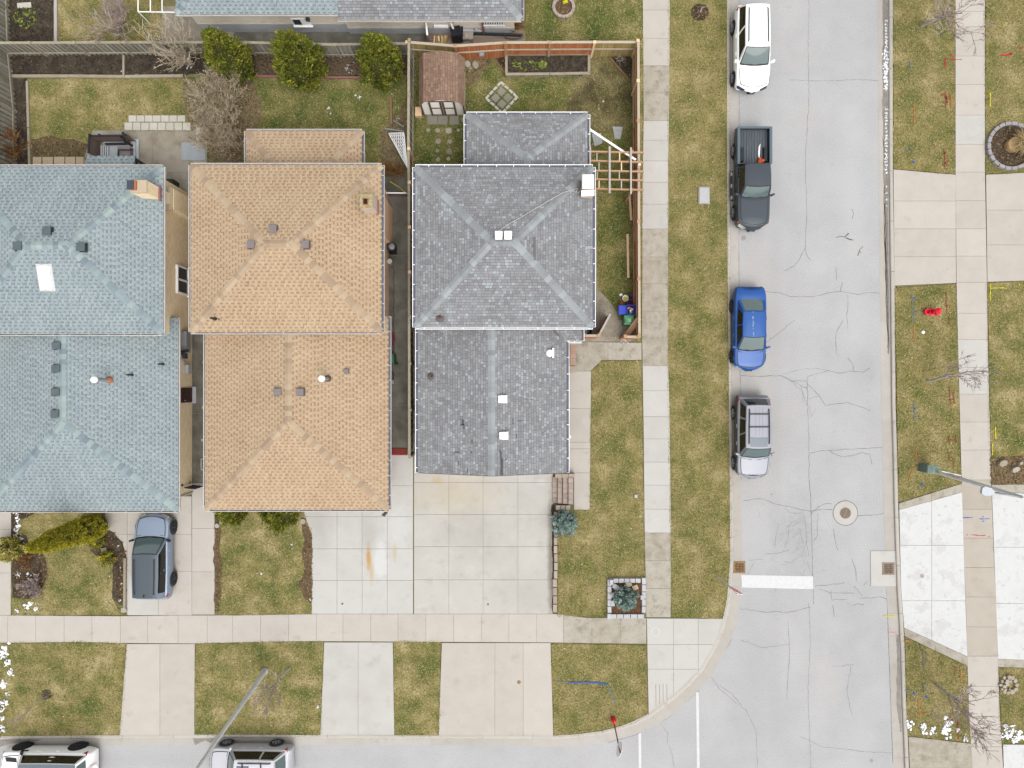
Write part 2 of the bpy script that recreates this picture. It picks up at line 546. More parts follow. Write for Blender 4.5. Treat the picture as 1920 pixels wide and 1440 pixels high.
m_vent_tan = M('grey_mauve_vent', [(140, 130, 130), (150, 140, 140)], scale=4, rough=0.5)
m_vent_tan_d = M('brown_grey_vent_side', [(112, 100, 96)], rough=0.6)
m_steel = M('galvanised_steel', [(176, 180, 184), (192, 196, 198)], scale=5, rough=0.45, metal=0.3)
m_pipe = M('grey_pole_metal', [(182, 184, 182), (196, 198, 196)], scale=3, rough=0.6, k=1.2)
m_glass = M('dark_window_glass', [(54, 64, 68)], rough=0.05, spec=0.6)
m_rust = M('rusty_iron', [(136, 104, 66), (186, 144, 88)], scale=12, rough=0.7, grain=0.2, bscale=60)
m_rust_d = M('rusty_frame', [(148, 128, 112), (176, 154, 134)], scale=12, rough=0.8, grain=0.15, bscale=60)
m_hole = M('drain_dark', [(38, 32, 28)], rough=0.9)
m_lumber = M('fresh_lumber', [(222, 184, 142), (236, 204, 166)], k=1.5, w=(0.5, 0, 0.8), scale=3, rough=0.7, grain=0.08)
m_lumber_o = M('new_cedar_lumber', [(204, 156, 118), (220, 178, 140)], w=(0.5, 0, 0.8), scale=3, rough=0.7, grain=0.08)
m_lumber_w = M('weathered_pale_lumber', [(200, 190, 182), (216, 208, 198)], w=(0.5, 0, 0.8), scale=3, rough=0.7, grain=0.08)
m_board_grey = M('weathered_fence_board', [(120, 114, 100), (150, 146, 134), (176, 174, 164)], w=(0.6, 0, 0.9), scale=5, detail=6, rough=0.9, grain=0.15, bscale=30, stretch=(1, 1, 0.2), k=1.6)
m_board_olive = M('mossy_fence_board', [(138, 118, 66), (166, 144, 90), (188, 170, 120)], w=(0.6, 0, 0.9), scale=5, detail=6, rough=0.9, grain=0.12, bscale=30, stretch=(1, 1, 0.2), k=1.5)
m_board_orange = M('orange_stained_board', [(150, 88, 54), (172, 104, 64), (184, 120, 80)], w=(0.6, 0, 0.9), scale=5, detail=6, rough=0.8, grain=0.1, bscale=30, stretch=(1, 1, 0.2), k=1.3)
m_rail = M('pale_fence_rail', [(206, 188, 160), (222, 206, 184)], w=(0.6, 0, 0.6), scale=4, grain=0.1, rough=0.8)
m_timber = M('weathered_edging_timber', [(168, 156, 132), (196, 186, 164)], w=(0.8, 0, 0.4), scale=4, detail=6, rough=0.9, grain=0.15, bscale=30)
m_timber_b = M('brown_edging_timber', [(136, 106, 76), (160, 130, 96)], w=(0.8, 0, 0.4), scale=4, detail=6, rough=0.9, grain=0.15, bscale=30)
m_paver = M('pale_paver', [(214, 208, 194), (230, 226, 214)], w=(0.6, 0, 0.8), scale=3, detail=6, grain=0.08, bscale=30, bump=0.1)
m_paver_g = M('mossy_grey_paver', [(146, 142, 126), (172, 168, 154)], w=(0.8, 0, 0.8), scale=3, detail=6, grain=0.12, bscale=30, bump=0.1)
m_paver_t = M('tan_paver', [(206, 186, 156), (220, 202, 174)], w=(0.6, 0, 0.8), scale=3, detail=6, grain=0.08, bscale=30)
m_paver_r = M('faded_red_paver', [(156, 122, 110), (180, 152, 134), (174, 168, 146)], w=(0.5, 0, 1), scale=3, detail=6, grain=0.1, bscale=30)
m_stone = M('pale_field_stone', [(150, 132, 112), (188, 176, 158), (214, 206, 194)], w=(0.6, 0, 1), scale=6, detail=6, grain=0.1, bscale=40, bump=0.3)
m_block = M('light_wall_block', [(204, 204, 208), (222, 222, 224)], w=(0.6, 0, 0.8), scale=4, detail=6, grain=0.08, bscale=40, bump=0.2)
m_block_b = M('tan_wall_block', [(178, 162, 146), (206, 192, 176)], w=(0.6, 0, 0.8), scale=4, detail=6, grain=0.1, bscale=40, bump=0.2)
m_brickpave = M('mauve_step_brick', [(162, 142, 132), (190, 172, 160), (204, 190, 178)], w=(0.7, 0, 0.8), scale=6, detail=6, grain=0.12, bscale=30)
m_ring = M('lavender_grey_block', [(168, 162, 164), (188, 184, 184)], w=(0.5, 0, 0.8), scale=5, grain=0.08)
m_bark = M('grey_bark', [(150, 144, 142), (182, 176, 172)], k=1.5, scale=8, detail=5, rough=0.9, grain=0.15, bscale=40)
m_twig = M('pale_twigs', [(132, 120, 104), (172, 160, 140), (202, 192, 172)], w=(0.4, 1, 0), scale=2, rough=0.9, k=1.5)
m_twig_p = M('mauve_twigs', [(134, 116, 112), (166, 148, 142), (194, 180, 172)], w=(0.4, 1, 0), scale=2, rough=0.9, k=1.5)
m_twig_o = M('russet_twigs', [(112, 76, 44), (156, 108, 60), (190, 146, 86)], w=(0.4, 1, 0), scale=2, rough=0.9)
m_bud = M('tan_buds', [(186, 158, 112), (222, 200, 158)], w=(0.2, 1, 0), scale=2, rough=0.9)
m_trunk = M('brown_trunk', [(96, 80, 64), (120, 102, 84)], scale=8, rough=0.9)
m_cedar = M('golden_green_cedar', [(44, 56, 20), (90, 98, 34), (124, 126, 46), (164, 156, 62)], w=(0.25, 1, 0), scale=1.6, detail=5, rough=0.8, spec=0.15, k=1.15)
m_hedge = M('olive_columnar_cedar', [(78, 80, 22), (118, 114, 32), (146, 138, 44), (168, 158, 60)], w=(0.25, 1, 0), scale=1.6, detail=5, rough=0.8, spec=0.15, k=0.8)
m_spruce = M('blue_spruce_needles', [(78, 98, 92), (118, 138, 130), (148, 168, 160), (184, 200, 192)], w=(0.2, 1, 0), scale=3, rough=0.8, spec=0.15, k=1.0)
m_yellowbush = M('pale_yellow_leaves', [(96, 98, 34), (150, 144, 62), (190, 176, 108), (214, 204, 150)], w=(0.3, 1, 0), scale=1.4, rough=0.8, spec=0.15, k=1.2)
m_weed = M('spring_weed_leaves', [(88, 108, 30), (130, 146, 54), (160, 172, 84)], w=(0, 1, 0), rough=0.8)
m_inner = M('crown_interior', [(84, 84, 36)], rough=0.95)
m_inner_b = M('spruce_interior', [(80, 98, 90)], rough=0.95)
m_straw = M('dry_ornamental_grass', [(150, 122, 78), (186, 158, 108), (212, 190, 142)], w=(0, 1, 0), rough=0.9)

m_tyre = M('tyre_rubber', [(52, 54, 58)], rough=0.8, spec=0.2)
m_rim = M('alloy_rim', [(186, 190, 196)], rough=0.35, metal=0.5)
m_rim_d = M('dark_alloy_rim', [(84, 90, 96)], rough=0.35, metal=0.5)
m_carglass = M('windscreen_glass', [(100, 120, 120)], rough=0.04, spec=0.6, coat=0.4)
m_sideglass = M('tinted_side_glass', [(36, 36, 30)], rough=0.06, spec=0.4)
m_trim = M('black_car_trim', [(40, 42, 50)], rough=0.5)
m_redlight = M('red_tail_lamp', [(196, 26, 52)], rough=0.2, coat=0.5, spec=0.5)
m_headlight = M('clear_head_lamp', [(196, 196, 190)], rough=0.15, coat=0.6, spec=0.6)
m_amber = M('amber_lamp', [(236, 140, 40)], rough=0.2, coat=0.5)


def paint(name, c, metal=0.2, k=None, rough=0.4):
    return M(name, [c], rough=rough, metal=metal * .5, coat=0.22, spec=0.3, k=k)


p_white = paint('white_car_paint', (246, 246, 246), 0, 1.3)
p_white_side = p_white
p_black = paint('black_car_paint', (74, 82, 92), 0.3)
p_blue = paint('bright_blue_car_paint', (30, 96, 180), 0.15)
p_grey = paint('silver_grey_car_paint', (172, 174, 184), 0.2)
p_greyd = paint('dark_taupe_cladding_and_flank_shade', (86, 84, 84), 0.2)  # lower cladding, and the shade painted onto the grey SUV's flanks
p_silver = paint('silver_car_paint', (226, 226, 232), 0.1)
p_lblue = paint('pale_blue_grey_car_paint', (160, 176, 198), 0.15)
p_roofdk = paint('dark_slate_car_roof', (88, 98, 108), 0.2)
m_red = M('glossy_red_paint', [(220, 20, 50)], k=1.4, rough=0.35, spec=0.4)
m_pink = M('faded_pink_paint', [(226, 130, 150)], rough=0.4)
m_signwhite = M('white_sign_face', [(236, 236, 238)], rough=0.4, k=1.5)
m_signgrey = M('sign_back_aluminium', [(196, 190, 196)], k=1.3, rough=0.4)
m_postbrown = M('rusty_brown_post', [(158, 96, 62), (178, 112, 80)], scale=6, rough=0.7)
m_bin_blue = M('blue_plastic', [(30, 70, 214)], rough=0.4, spec=0.4)
m_bin_green = M('green_plastic', [(70, 150, 96)], rough=0.45, spec=0.4)
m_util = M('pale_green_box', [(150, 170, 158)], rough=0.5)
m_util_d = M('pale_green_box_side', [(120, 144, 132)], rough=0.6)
mp_red = M('red_spray_paint', [(206, 44, 54)], rough=0.9)
mp_dred = M('dark_red_spray_paint', [(176, 58, 60), (150, 110, 70)], scale=30, rough=0.9)
mp_orange = M('orange_spray_paint', [(222, 128, 50), (178, 140, 76)], scale=30, rough=0.9)
mp_blue = M('blue_spray_paint', [(60, 100, 206)], rough=0.9)
mp_lblue = M('faded_blue_spray_paint', [(96, 134, 170), (140, 140, 110)], scale=30, rough=0.9)
mp_yellow = M('yellow_spray_paint', [(232, 222, 40)], rough=0.9)
# ------------------------------------------------------------------ ground, roads, kerbs
ZL, ZS = 0.11, 0.125          # lawn and pavement levels above the road
X_ = lambda pts, z=0.0: [P(x, y, z).xy for x, y in pts]

g = MB()
g.prism([(-300, -300), (300, -300), (300, 300), (-300, 300)], -0.3, -0.06, 0, top_only=True)
g.prism(X_([(-1500, -1400), (1362, -1400), (1362, 900), (1366, 1060), (1352, 1165), (1300, 1260), (1210, 1338), (1080, 1374), (-1500, 1376)]), -0.05, 0.07, 0)
g.prism(X_([(1676, -1400), (3600, -1400), (3600, 1700), (1712, 1700), (1700, 1300), (1680, 600)]), -0.05, 0.07, 0)
struct(g.build('ground', m_ground), 'brown soil and turf underlying the whole neighbourhood')

r = MB()
r.prism(X_([(1330, -1400), (1712, -1400), (1712, 1700), (-1500, 1700), (-1500, 1365), (1000, 1365), (1230, 1290), (1330, 1120)]), -0.04, 0.0, 0)
road = struct(r.build('road', m_asphalt), 'pale worn asphalt street with cracks meeting the cross street')


def resample(I, O, step):
    # walk two paired polylines, return pairs at equal spacing along the first
    I = [(i[0] - (o[0] - i[0]) * .09, i[1] - (o[1] - i[1]) * .09) for i, o in zip(I, O)]
    out, acc = [(Vector(I[0]), Vector(O[0]))], 0.0
    for k in range(len(I) - 1):
        a, b = Vector(I[k]), Vector(I[k + 1])
        c, d = Vector(O[k]), Vector(O[k + 1])
        n = max(1, int(math.ceil((b - a).length / step)))
        for j in range(1, n + 1):
            t = j / n
            out.append((a.lerp(b, t), c.lerp(d, t)))
    return out


def kerb_run(label, I, O, ftop, wet=None, seg=9):
    prs = resample(I, O, 11.0)
    kb = struct(MBempty('kerb'), label)
    gp = struct(MBempty('road_gutter'), label.replace('kerb', 'gutter pan'))
    for i0 in range(0, len(prs) - 1, seg):
        part = prs[i0:i0 + seg + 1]
        if len(part) < 2:
            break
        if len(prs) - (i0 + seg) - 1 <= 1:
            part = prs[i0:]
        a, b = MB(), MB()

        def ring(pr, sh):
            i, o = pr
            f = i.lerp(o, ftop)
            return P(*i, ZS + .004 + sh), P(*i.lerp(f, .55), ZS + .004 + sh), P(*i.lerp(f, .8), .10), P(*f, .010), P(*o, 0.006)
        sh = random.uniform(-.003, .003)
        rs = [ring(p_, sh) for p_ in part]
        # tiny joint at the end
        for r_ in (rs,):
            d0 = [(x.lerp(y, .06)) for x, y in zip(r_[0], r_[1])]
            r_[0] = tuple(d0)
        for u in range(len(rs) - 1):
            p0, p1 = rs[u], rs[u + 1]
            a.face([p0[0], p0[1], p1[1], p1[0]])
            a.face([p0[1], p0[2], p1[2], p1[1]])
            a.face([p0[2], p0[3], p1[3], p1[2]])
            b.face([p0[3], p0[4], p1[4], p1[3]])
        for q, s_ in ((rs[0], 0), (rs[-1], 1)):
            a.face([q[0], q[1], q[2], q[3], Vector((q[0].x, q[0].y, 0))])
        a.build('kerb_segment', m_kerb, kb)
        b.build('gutter_segment', m_gutter, gp)
        if i0 + seg >= len(prs) - 2:
            break
    return kb, gp


def MBempty(name):
    o = bpy.data.objects.new(name, None)
    COL.objects.link(o)
    return o


KI = [(1365, -160), (1365, 250), (1366, 500), (1370, 900), (1371, 1050), (1365.6, 1120), (1362, 1140), (1357.6, 1159), (1349.5, 1188), (1336, 1217), (1313, 1255),
      (1290, 1280), (1265, 1303), (1239.6, 1323), (1215.5, 1341), (1189, 1354), (1159, 1365), (1125, 1373), (1075, 1379), (1038, 1381), (960, 1381), (700, 1380), (400, 1379), (230, 1380), (-200, 1384)]
KO = [(1385, -160), (1385, 250), (1385, 500), (1389, 880), (1392, 1050), (1388, 1120), (1386.6, 1142), (1382, 1168), (1371, 1198), (1354, 1232), (1332, 1269),
      (1308, 1297), (1279, 1324), (1252, 1346), (1227, 1361.5), (1199, 1374.5), (1165, 1384.5), (1129, 1393), (1077, 1399), (1038, 1400), (960, 1398), (700, 1397), (400, 1397), (230, 1398), (-200, 1404)]
kerb_run('curving concrete kerb along the left side of the street and round the corner', KI, KO, 0.3)
RI = [(1672, -160), (1672, 0), (1672, 320), (1675, 540), (1677, 760), (1680, 860), (1682, 950), (1684.5, 1030), (1686.7, 1100), (1691, 1160), (1694, 1220), (1697, 1330), (1700, 1390), (1702, 1440), (1707, 1560)]
RO = [(1646, -160), (1646, 0), (1648, 320), (1649, 540), (1653, 760), (1654.5, 860), (1656.5, 950), (1659.5, 1030), (1662, 1100), (1665, 1160), (1668, 1230), (1671, 1320), (1673.5, 1390), (1675, 1440), (1680, 1560)]
kerb_run('straight concrete kerb along the right side of the street', RI, RO, 0.3)


# wet dirt lying in the gutters
def ragged_strip(left, right, z, n, jl, jr):
    out = MB()
    L_, R_ = [], []
    for i in range(n + 1):
        t = i / n
        def at(pl):
            k = t * (len(pl) - 1)
            j = min(int(k), len(pl) - 2)
            return Vector(pl[j]).lerp(Vector(pl[j + 1]), k - j)
        L_.append(at(left) + Vector((random.uniform(-jl, jl), 0)))
        R_.append(at(right) + Vector((random.uniform(-jr, jr), 0)))
    for i in range(n):
        out.face([P(*L_[i + 1], z), P(*R_[i + 1], z), P(*R_[i], z), P(*L_[i], z)])
    return out


wt = ragged_strip([(1655, -40), (1655, 100), (1655, 200), (1657, 320), (1658, 430), (1661, 560), (1664, 640), (1664.5, 664)], [(1664.6, -40), (1664.6, 330), (1667.5, 640), (1667.2, 664)], 0.0145, 90, 1.2, 0.3)
struct(wt.build('wet_gutter_dirt', m_wet), 'dark wet dirt strip in the gutter opposite the parked cars')
wt = ragged_strip([(1681, 1190), (1682, 1250), (1681, 1320), (1685, 1350), (1688, 1372)], [(1685.5, 1190), (1688, 1300), (1690.5, 1372)], 0.0145, 30, 1.0, 0.3)
struct(wt.build('wet_gutter_dirt', m_wet), 'dark wet dirt strip in the gutter near the lower right lawn')
for pts, lb in (([(-30, 1386), (78, 1386.5), (70, 1389), (46, 1391), (20, 1394), (0, 1400), (-30, 1402)], 'dark wet patch in the gutter above the white car'),
                ([(362, 1384.5), (402, 1384.5), (400, 1388), (396, 1393), (385, 1388), (378, 1391), (366, 1397)], 'dark wet patch in the gutter by the silver car')):
    b = MB()
    b.prism(X_(pts), 0.018, 0.0185)
    struct(b.build('wet_gutter_dirt', m_wet), lb)


# ------------------------------------------------------------------ slabs and lawns
NEAR = {}


def slabs(name, label, poly, xj, yj, mat, z=ZS, gap=0.3, base=m_joint, kindname='slab', jz=0.004):
    b = MB()
    b.prism(X_(poly), 0.0, z - 0.014)
    root = struct(b.build(name, base), label)
    xs = [-1e4] + list(xj) + [1e4]
    ys = [-1e4] + list(yj) + [1e4]
    for i in range(len(xs) - 1):
        for j in range(len(ys) - 1):
            q = poly
            for (aa, bb, cc) in ((1, 0, xs[i + 1] - gap), (-1, 0, -(xs[i] + gap)), (0, 1, ys[j + 1] - gap), (0, -1, -(ys[j] + gap))):
                q = clip(q, aa, bb, cc)
                if len(q) < 3:
                    break
            if len(q) < 3 or area(q) < 30:
                continue
            s = MB()
            cx, cy = sum(p_[0] for p_ in q) / len(q), sum(p_[1] for p_ in q) / len(q)
            zz = z + random.uniform(-jz, jz)
            s.prism(X_(q), z - 0.03, zz)
            mm = mat(cx, cy) if callable(mat) else mat
            s.build(kindname, mm, root)
    return root


def scatter(poly, z, dens, mat, name, kind='blade', excl=(), h=(0.02, 0.06), parent=None, tone=(0, 1)):
    wp = [tuple(P(x, y, z).xy) for x, y in poly]
    xs, ys = [p_[0] for p_ in wp], [p_[1] for p_ in wp]
    x0, x1, y0, y1 = min(xs), max(xs), min(ys), max(ys)
    n = int((x1 - x0) * (y1 - y0) * dens)
    x, y = rng.uniform(x0, x1, n), rng.uniform(y0, y1, n)
    ok = inside(wp, x, y)
    for e in excl:
        ok &= ~inside([tuple(P(a, b_, z).xy) for a, b_ in e], x, y)
    x, y = x[ok], y[ok]
    n = len(x)
    if n == 0:
        return None
    ang = rng.uniform(0, 2 * np.pi, n)
    t = rng.uniform(*tone, n).astype(np.float32)
    if kind == 'blade':
        hh = rng.uniform(h[0], h[1], n)
        ln = rng.uniform(0.7, 2.0, n) * hh
        w = rng.uniform(0.009, 0.024, n)
        ca, sa = np.cos(ang), np.sin(ang)
        v = np.zeros((n, 3, 3))
        v[:, 0] = np.stack([x - sa * w, y + ca * w, np.full(n, z - 0.005)], 1)
        v[:, 1] = np.stack([x + sa * w, y - ca * w, np.full(n, z - 0.005)], 1)
        v[:, 2] = np.stack([x + ca * ln, y + sa * ln, z + hh], 1)
        k = 3
    else:
        L_ = rng.uniform(h[0], h[1], n)
        W_ = L_ * rng.uniform(0.3, 0.7, n)
        ca, sa = np.cos(ang), np.sin(ang)
        v = np.zeros((n, 4, 3))
        tl = rng.uniform(-0.5, 0.5, (n, 2))
        for q, (a, b_) in enumerate(((-1, -1), (1, -1), (1, 1), (-1, 1))):
            lx, ly = a * L_ / 2, b_ * W_ / 2
            v[:, q] = np.stack([x + ca * lx - sa * ly, y + sa * lx + ca * ly, z + 0.014 + (tl[:, 0] * lx + tl[:, 1] * ly)], 1)
        k = 4
    me = bpy.data.meshes.new(name)
    me.vertices.add(n * k)
    me.vertices.foreach_set('co', v.reshape(-1).astype(np.float32))
    me.loops.add(n * k)
    me.loops.foreach_set('vertex_index', np.arange(n * k, dtype=np.int32))
    me.polygons.add(n)
    me.polygons.foreach_set('loop_start', np.arange(0, n * k, k, dtype=np.int32))
    me.update(calc_edges=True)
    me.materials.append(mat)
    at = me.attributes.new('tone', 'FLOAT', 'FACE')
    at.data.foreach_set('value', t)
    return stuff(add(name, me, parent))


def ragged(poly, step=14, j=1.2):
    out = []
    n = len(poly)
    for i in range(n):
        a, b = Vector(poly[i]), Vector(poly[(i + 1) % n])
        L = (b - a).length
        k = max(1, int(L / step))
        for u in range(k):
            p_ = a.lerp(b, u / k)
            if u:
                nn = Vector((-(b - a).y, (b - a).x)).normalized()
                p_ += nn * random.uniform(-j, j)
            out.append((p_.x, p_.y))
    return out


m_leaf = M('dry_grass_and_leaf_bits', [(96, 88, 58), (150, 132, 92), (206, 188, 142), (226, 214, 186)], w=(0, 1, 0), rough=.9, spec=.1)


def lawn(label, poly, mat, z=ZL, dens=250, blade=None, excl=(), j=1.0, name='lawn'):
    b = MB()
    b.prism(X_(ragged(poly, 12, j)), 0.0, z)
    o = struct(b.build(name, mat), label)
    if dens:
        g_ = scatter(poly, z, dens, blade or m_blade, 'grass', excl=excl, parent=o)
        scatter(poly, z + .012, 5, m_leaf, 'dry_leaves', 'chip', excl=excl, h=(.03, .085), parent=o)
        # blades leaning over the edge of the paving
        wp = [P(x, y, z).xy for x, y in poly]
        V, T = [], []
        ctr = sum(wp, Vector((0, 0))) / len(wp)
        for i in range(len(wp)):
            a_, b_ = wp[i], wp[(i + 1) % len(wp)]
            dd = b_ - a_
            L_ = dd.length
            if L_ < .05:
                continue
            nn = Vector((dd.y, -dd.x)).normalized()
            if inside([tuple(q) for q in wp], np.array([(a_ + b_).x / 2 + nn.x * .05]), np.array([(a_ + b_).y / 2 + nn.y * .05]))[0]:
                nn = -nn
            for q in range(int(L_ * 42)):
                t_ = random.random()
                clumpy = .5 + .5 * math.sin(t_ * L_ * 3.1 + i) * math.sin(t_ * L_ * 1.3 + 2 * i)
                if random.random() > .25 + .75 * clumpy:
                    continue
                p_ = a_ + dd * t_ - nn * random.uniform(0, .04)
                ln_ = random.uniform(.03, .085) * (.5 + clumpy * .8)
                tip = p_ + nn * ln_ + dd.normalized() * random.uniform(-.04, .04)
                sd_ = dd.normalized() * random.uniform(.008, .02)
                V.append([(p_ - sd_).to_3d() + Vector((0, 0, z + .005)), (p_ + sd_).to_3d() + Vector((0, 0, z + .005)), tip.to_3d() + Vector((0, 0, ZS + .022))])
                T.append(random.random())
        fr = MB()
        for tri, tn in zip(V, T):
            fr.face(tri, 0, tn)
        if V:
            stuff(fr.build('grass_fringe', blade or m_blade, o))
    return o


def bed(label, poly, mat, z=ZL + 0.02, chips=m_chip_s, dens=60, name='garden_bed', h=(0.03, 0.1), j=1.5):
    b = MB()
    b.prism(X_(ragged(poly, 12, j)), 0.0, z)
    o = struct(b.build(name, mat), label)
    if dens:
        scatter(poly, z, dens, chips, 'mulch_pieces', 'chip', h=h, parent=o)
    return o


# --- the wide grass verge between pavement and street, with a mulch ring near its top
VERGE = [(1254, -80), (1365, -80), (1366, 500), (1370, 900), (1371, 1050), (1366, 1120), (1358, 1158), (1258, 1157), (1257, 1000), (1252, 690), (1252, 300)]
lawn('long olive grass verge between the pavement and the parked cars', VERGE, G_OLIVE)
bed('dark mulch ring round the sapling near the top of the verge', circ(1311, 25, 16, 20, .1), m_soil, ZL + .03, m_chip, 150, 'mulch_ring')
# --- strip of grass between fence and pavement
lawn('narrow grass strip between the cedar fence and the pavement', [(1196, 74), (1206, 74), (1204, 350), (1201, 640), (1194, 640), (1192, 350)], G_OLIVE)


def mid_mat(cx, cy):
    if 125 < cy < 228 or 430 < cy < 684 or cy > 998:
        return m_conc_old
    return m_conc_new if cy > 684 or 228 < cy < 430 else m_conc


slabs('sidewalk', 'straight concrete pavement between the verge and the grey roofed corner house',
      [(1204, -80), (1255, -80), (1254, 170), (1252, 300), (1252, 690), (1254, 760), (1257, 998), (1257, 1156), (1211, 1156), (1208, 998), (1206, 800), (1203, 620), (1204, 350), (1206, 230)],
      [], [-32, 21, 74, 125, 176, 228, 264.5, 303, 343, 384, 430, 482.5, 532.5, 584, 633, 686, 732.5, 781, 822.5, 866, 909, 954, 998, 1050, 1102], mid_mat)


def hor_mat(cx, cy):
    return m_conc_old if cx > 1056 else m_conc


slabs('sidewalk', 'concrete pavement running across the front gardens of the three houses',
      [(-80, 1152), (230, 1154), (330, 1152.5), (450, 1152.5), (600, 1150), (1040, 1150), (1100, 1157), (1211, 1157.5), (1211, 1205.5), (1030, 1203), (600, 1200.5), (480, 1202), (370, 1205), (230, 1204), (150, 1202), (-80, 1205)],
      [-35, 17.7, 70, 123, 175, 228, 279, 336, 390.5, 438, 490, 542.5, 594.6, 644, 696, 747, 799, 851, 903, 954, 1006, 1056, 1109, 1163], [], hor_mat)
corner = slabs('sidewalk', 'pale concrete corner plaza inside the curved kerb',
      [(1212, 1158), (1357, 1159), (1349.5, 1188), (1336, 1217), (1313, 1255), (1290, 1280), (1265, 1303), (1239.6, 1323), (1215.5, 1341)],
      [1262, 1308], [1207, 1253], m_conc_new)
for x in (1228.5, 1235.5, 1242, 1249):
    b = MB()
    b.prism(X_([(x, 1281), (x + .7, 1281), (x + .9, 1322 - (x - 1228) * .5), (x + .2, 1322 - (x - 1228) * .5)]), ZS + .005, ZS + .006)
    b.build('groove', m_joint, corner)


def right_mat(cx, cy):
    if 217 < cy < 272 or 637 < cy < 739:
        return m_conc_new
    return m_conc_tan if 905 < cy < 1228 else m_conc


slabs('sidewalk', 'straight concrete pavement on the far right of the street',
      [(1789, -80), (1843.6, -80), (1844, 330), (1847.8, 540), (1849, 640), (1855.5, 900), (1860, 1030), (1866, 1160), (1871, 1330), (1878, 1440), (1882, 1540), (1826, 1540), (1821, 1440), (1814, 1330), (1808.5, 1140), (1804, 1030), (1800.5, 900), (1793.6, 640), (1791, 540), (1789, 320)],
      [], [-30, 24, 52, 107, 160, 217.5, 272, 324, 377, 430, 481, 530, 588, 637, 689, 739, 791, 843.6, 899, 954, 1008, 1063, 1118, 1174, 1228.5, 1285, 1342, 1398, 1450], right_mat)

# --- verge row below the pavement
V1 = [(-80, 1206), (150, 1203), (238, 1205), (233, 1300), (226, 1379), (-80, 1382)]
lawn('grass verge at the lower left with old snow along its edge', V1, G_MIXED)
slabs('driveway', 'short driveway apron under the white car at the lower left', [(240, 1206), (367, 1206), (366, 1376), (227, 1376)], [302], [], m_conc)
V2 = [(368, 1206), (480, 1203), (607, 1202), (602, 1379), (366, 1379)]
lawn('grass verge crossed by the tall street lamp pole', V2, G_MIXED)
slabs('driveway', 'stained driveway apron to the right of the street lamp verge', [(609, 1203), (737, 1203), (740, 1376), (602, 1376)], [672.5], [], lambda a, b_: m_conc_drive)
V3 = [(739, 1202), (827, 1202), (823, 1379), (741, 1379)]
lawn('narrow grass verge between two driveway aprons', V3, G_MIXED)
slabs('driveway', 'wide driveway apron in front of the grey roofed house', [(829, 1204), (1032, 1204), (1037, 1377), (823, 1377)], [928, 981], [], m_conc)
V4 = [(1033, 1206), (1211, 1208), (1215, 1341), (1189, 1354), (1159, 1365), (1125, 1373), (1075, 1379), (1039, 1381)]
lawn('corner grass verge with a blue painted utility line', V4, G_OLIVE)

# --- front gardens and drives
slabs('driveway', 'strip of concrete drive at the far left edge', [(-80, 950), (24, 950), (23, 1152), (-80, 1152)], [], [992, 1073], m_conc)
HEDGE_EX = []
FL = [(24, 940), (200, 940), (201, 991), (186, 1002), (170, 1010), (172, 1030), (190, 1048), (214, 1056), (213, 1120), (224, 1140), (240, 1152), (24, 1152)]
lawn('front lawn of the blue-grey roofed house', FL, G_MIXED)
bed('mulched bed with snow along the left edge of the front lawn', [(24, 1003), (52, 1003), (58, 1024), (78, 1030), (89, 1052), (91, 1080), (82, 1100), (58, 1122), (26, 1118)], m_soil, ZL + .03, m_chip, 130)
bed('dark bed under the eave at the top of the front lawn', [(24, 940), (90, 940), (70, 960), (40, 975), (34, 1000), (24, 1000)], m_soil, ZL + .03, m_chip, 60)
bed('curved mulch bed between the front lawn and the parked pale blue car', [(201, 990), (215, 997), (230, 1015), (239, 1040), (239, 1060), (237, 1134), (226, 1132), (213, 1120), (215, 1054), (192, 1049), (173, 1032), (170, 1020), (178, 1010), (190, 1000)], m_soil, ZL + .03, m_chip, 130)
slabs('driveway', 'driveway of the blue-grey roofed house under the pale blue car',
      [(200, 930), (361, 930), (361.5, 1152), (240, 1152), (240, 1045), (232, 1016), (217, 1000), (200, 989)], [241, 299], [1001, 1070], lambda a, b_: m_conc_new if b_ > 1070 and a < 299 else m_conc)
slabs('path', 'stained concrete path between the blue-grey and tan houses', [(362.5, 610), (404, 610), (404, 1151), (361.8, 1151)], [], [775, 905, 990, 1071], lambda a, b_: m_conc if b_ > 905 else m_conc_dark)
TY = [(404, 940), (571, 940), (575, 975), (584, 995), (586, 1020), (586, 1151), (404, 1152)]
lawn('front lawn of the tan roofed house', TY, G_MIXED, blade=m_blade)
bed('thin mulch strip along the left edge of the tan house lawn', [(404, 965), (414, 965), (416, 1000), (412, 1030), (417, 1060), (416, 1110), (411, 1145), (404, 1148)], m_mulch, ZL + .02, m_chip, 140, j=3)
bed('ragged mulch strip where the tan house lawn meets its driveway', [(566, 970), (577, 985), (584, 1000), (586, 1020), (586, 1130), (570, 1118), (560, 1095), (572, 1070), (566, 1035), (572, 1010)], m_mulch, ZL + .02, m_chip, 140, j=3)
slabs('driveway', 'clean pale driveway of the tan roofed house with rust stains',
      [(571, 930), (728, 930), (728, 852), (775, 852), (775, 1149.5), (586, 1149.5), (586, 1000), (576, 975), (571, 957)], [633, 680, 727], [910, 968, 1028, 1087], m_conc_tandrive)
gd = slabs('driveway', 'wide driveway of the grey roofed house', [(777, 820), (1036, 820), (1037, 1149.5), (777, 1149.5)], [842, 906, 971], [904, 964, 1024, 1086], m_conc_wide)
GY = [(1128, 677), (1202, 677), (1203, 760), (1207, 1000), (1210, 1156), (1046, 1156), (1046, 1000), (1079, 956), (1105, 956), (1109, 697)]
PLANTER = [(1138, 1082), (1210, 1082), (1210, 1158), (1138, 1158)]
lawn('side lawn of the grey roofed corner house', GY, G_OLIVE, excl=[PLANTER])
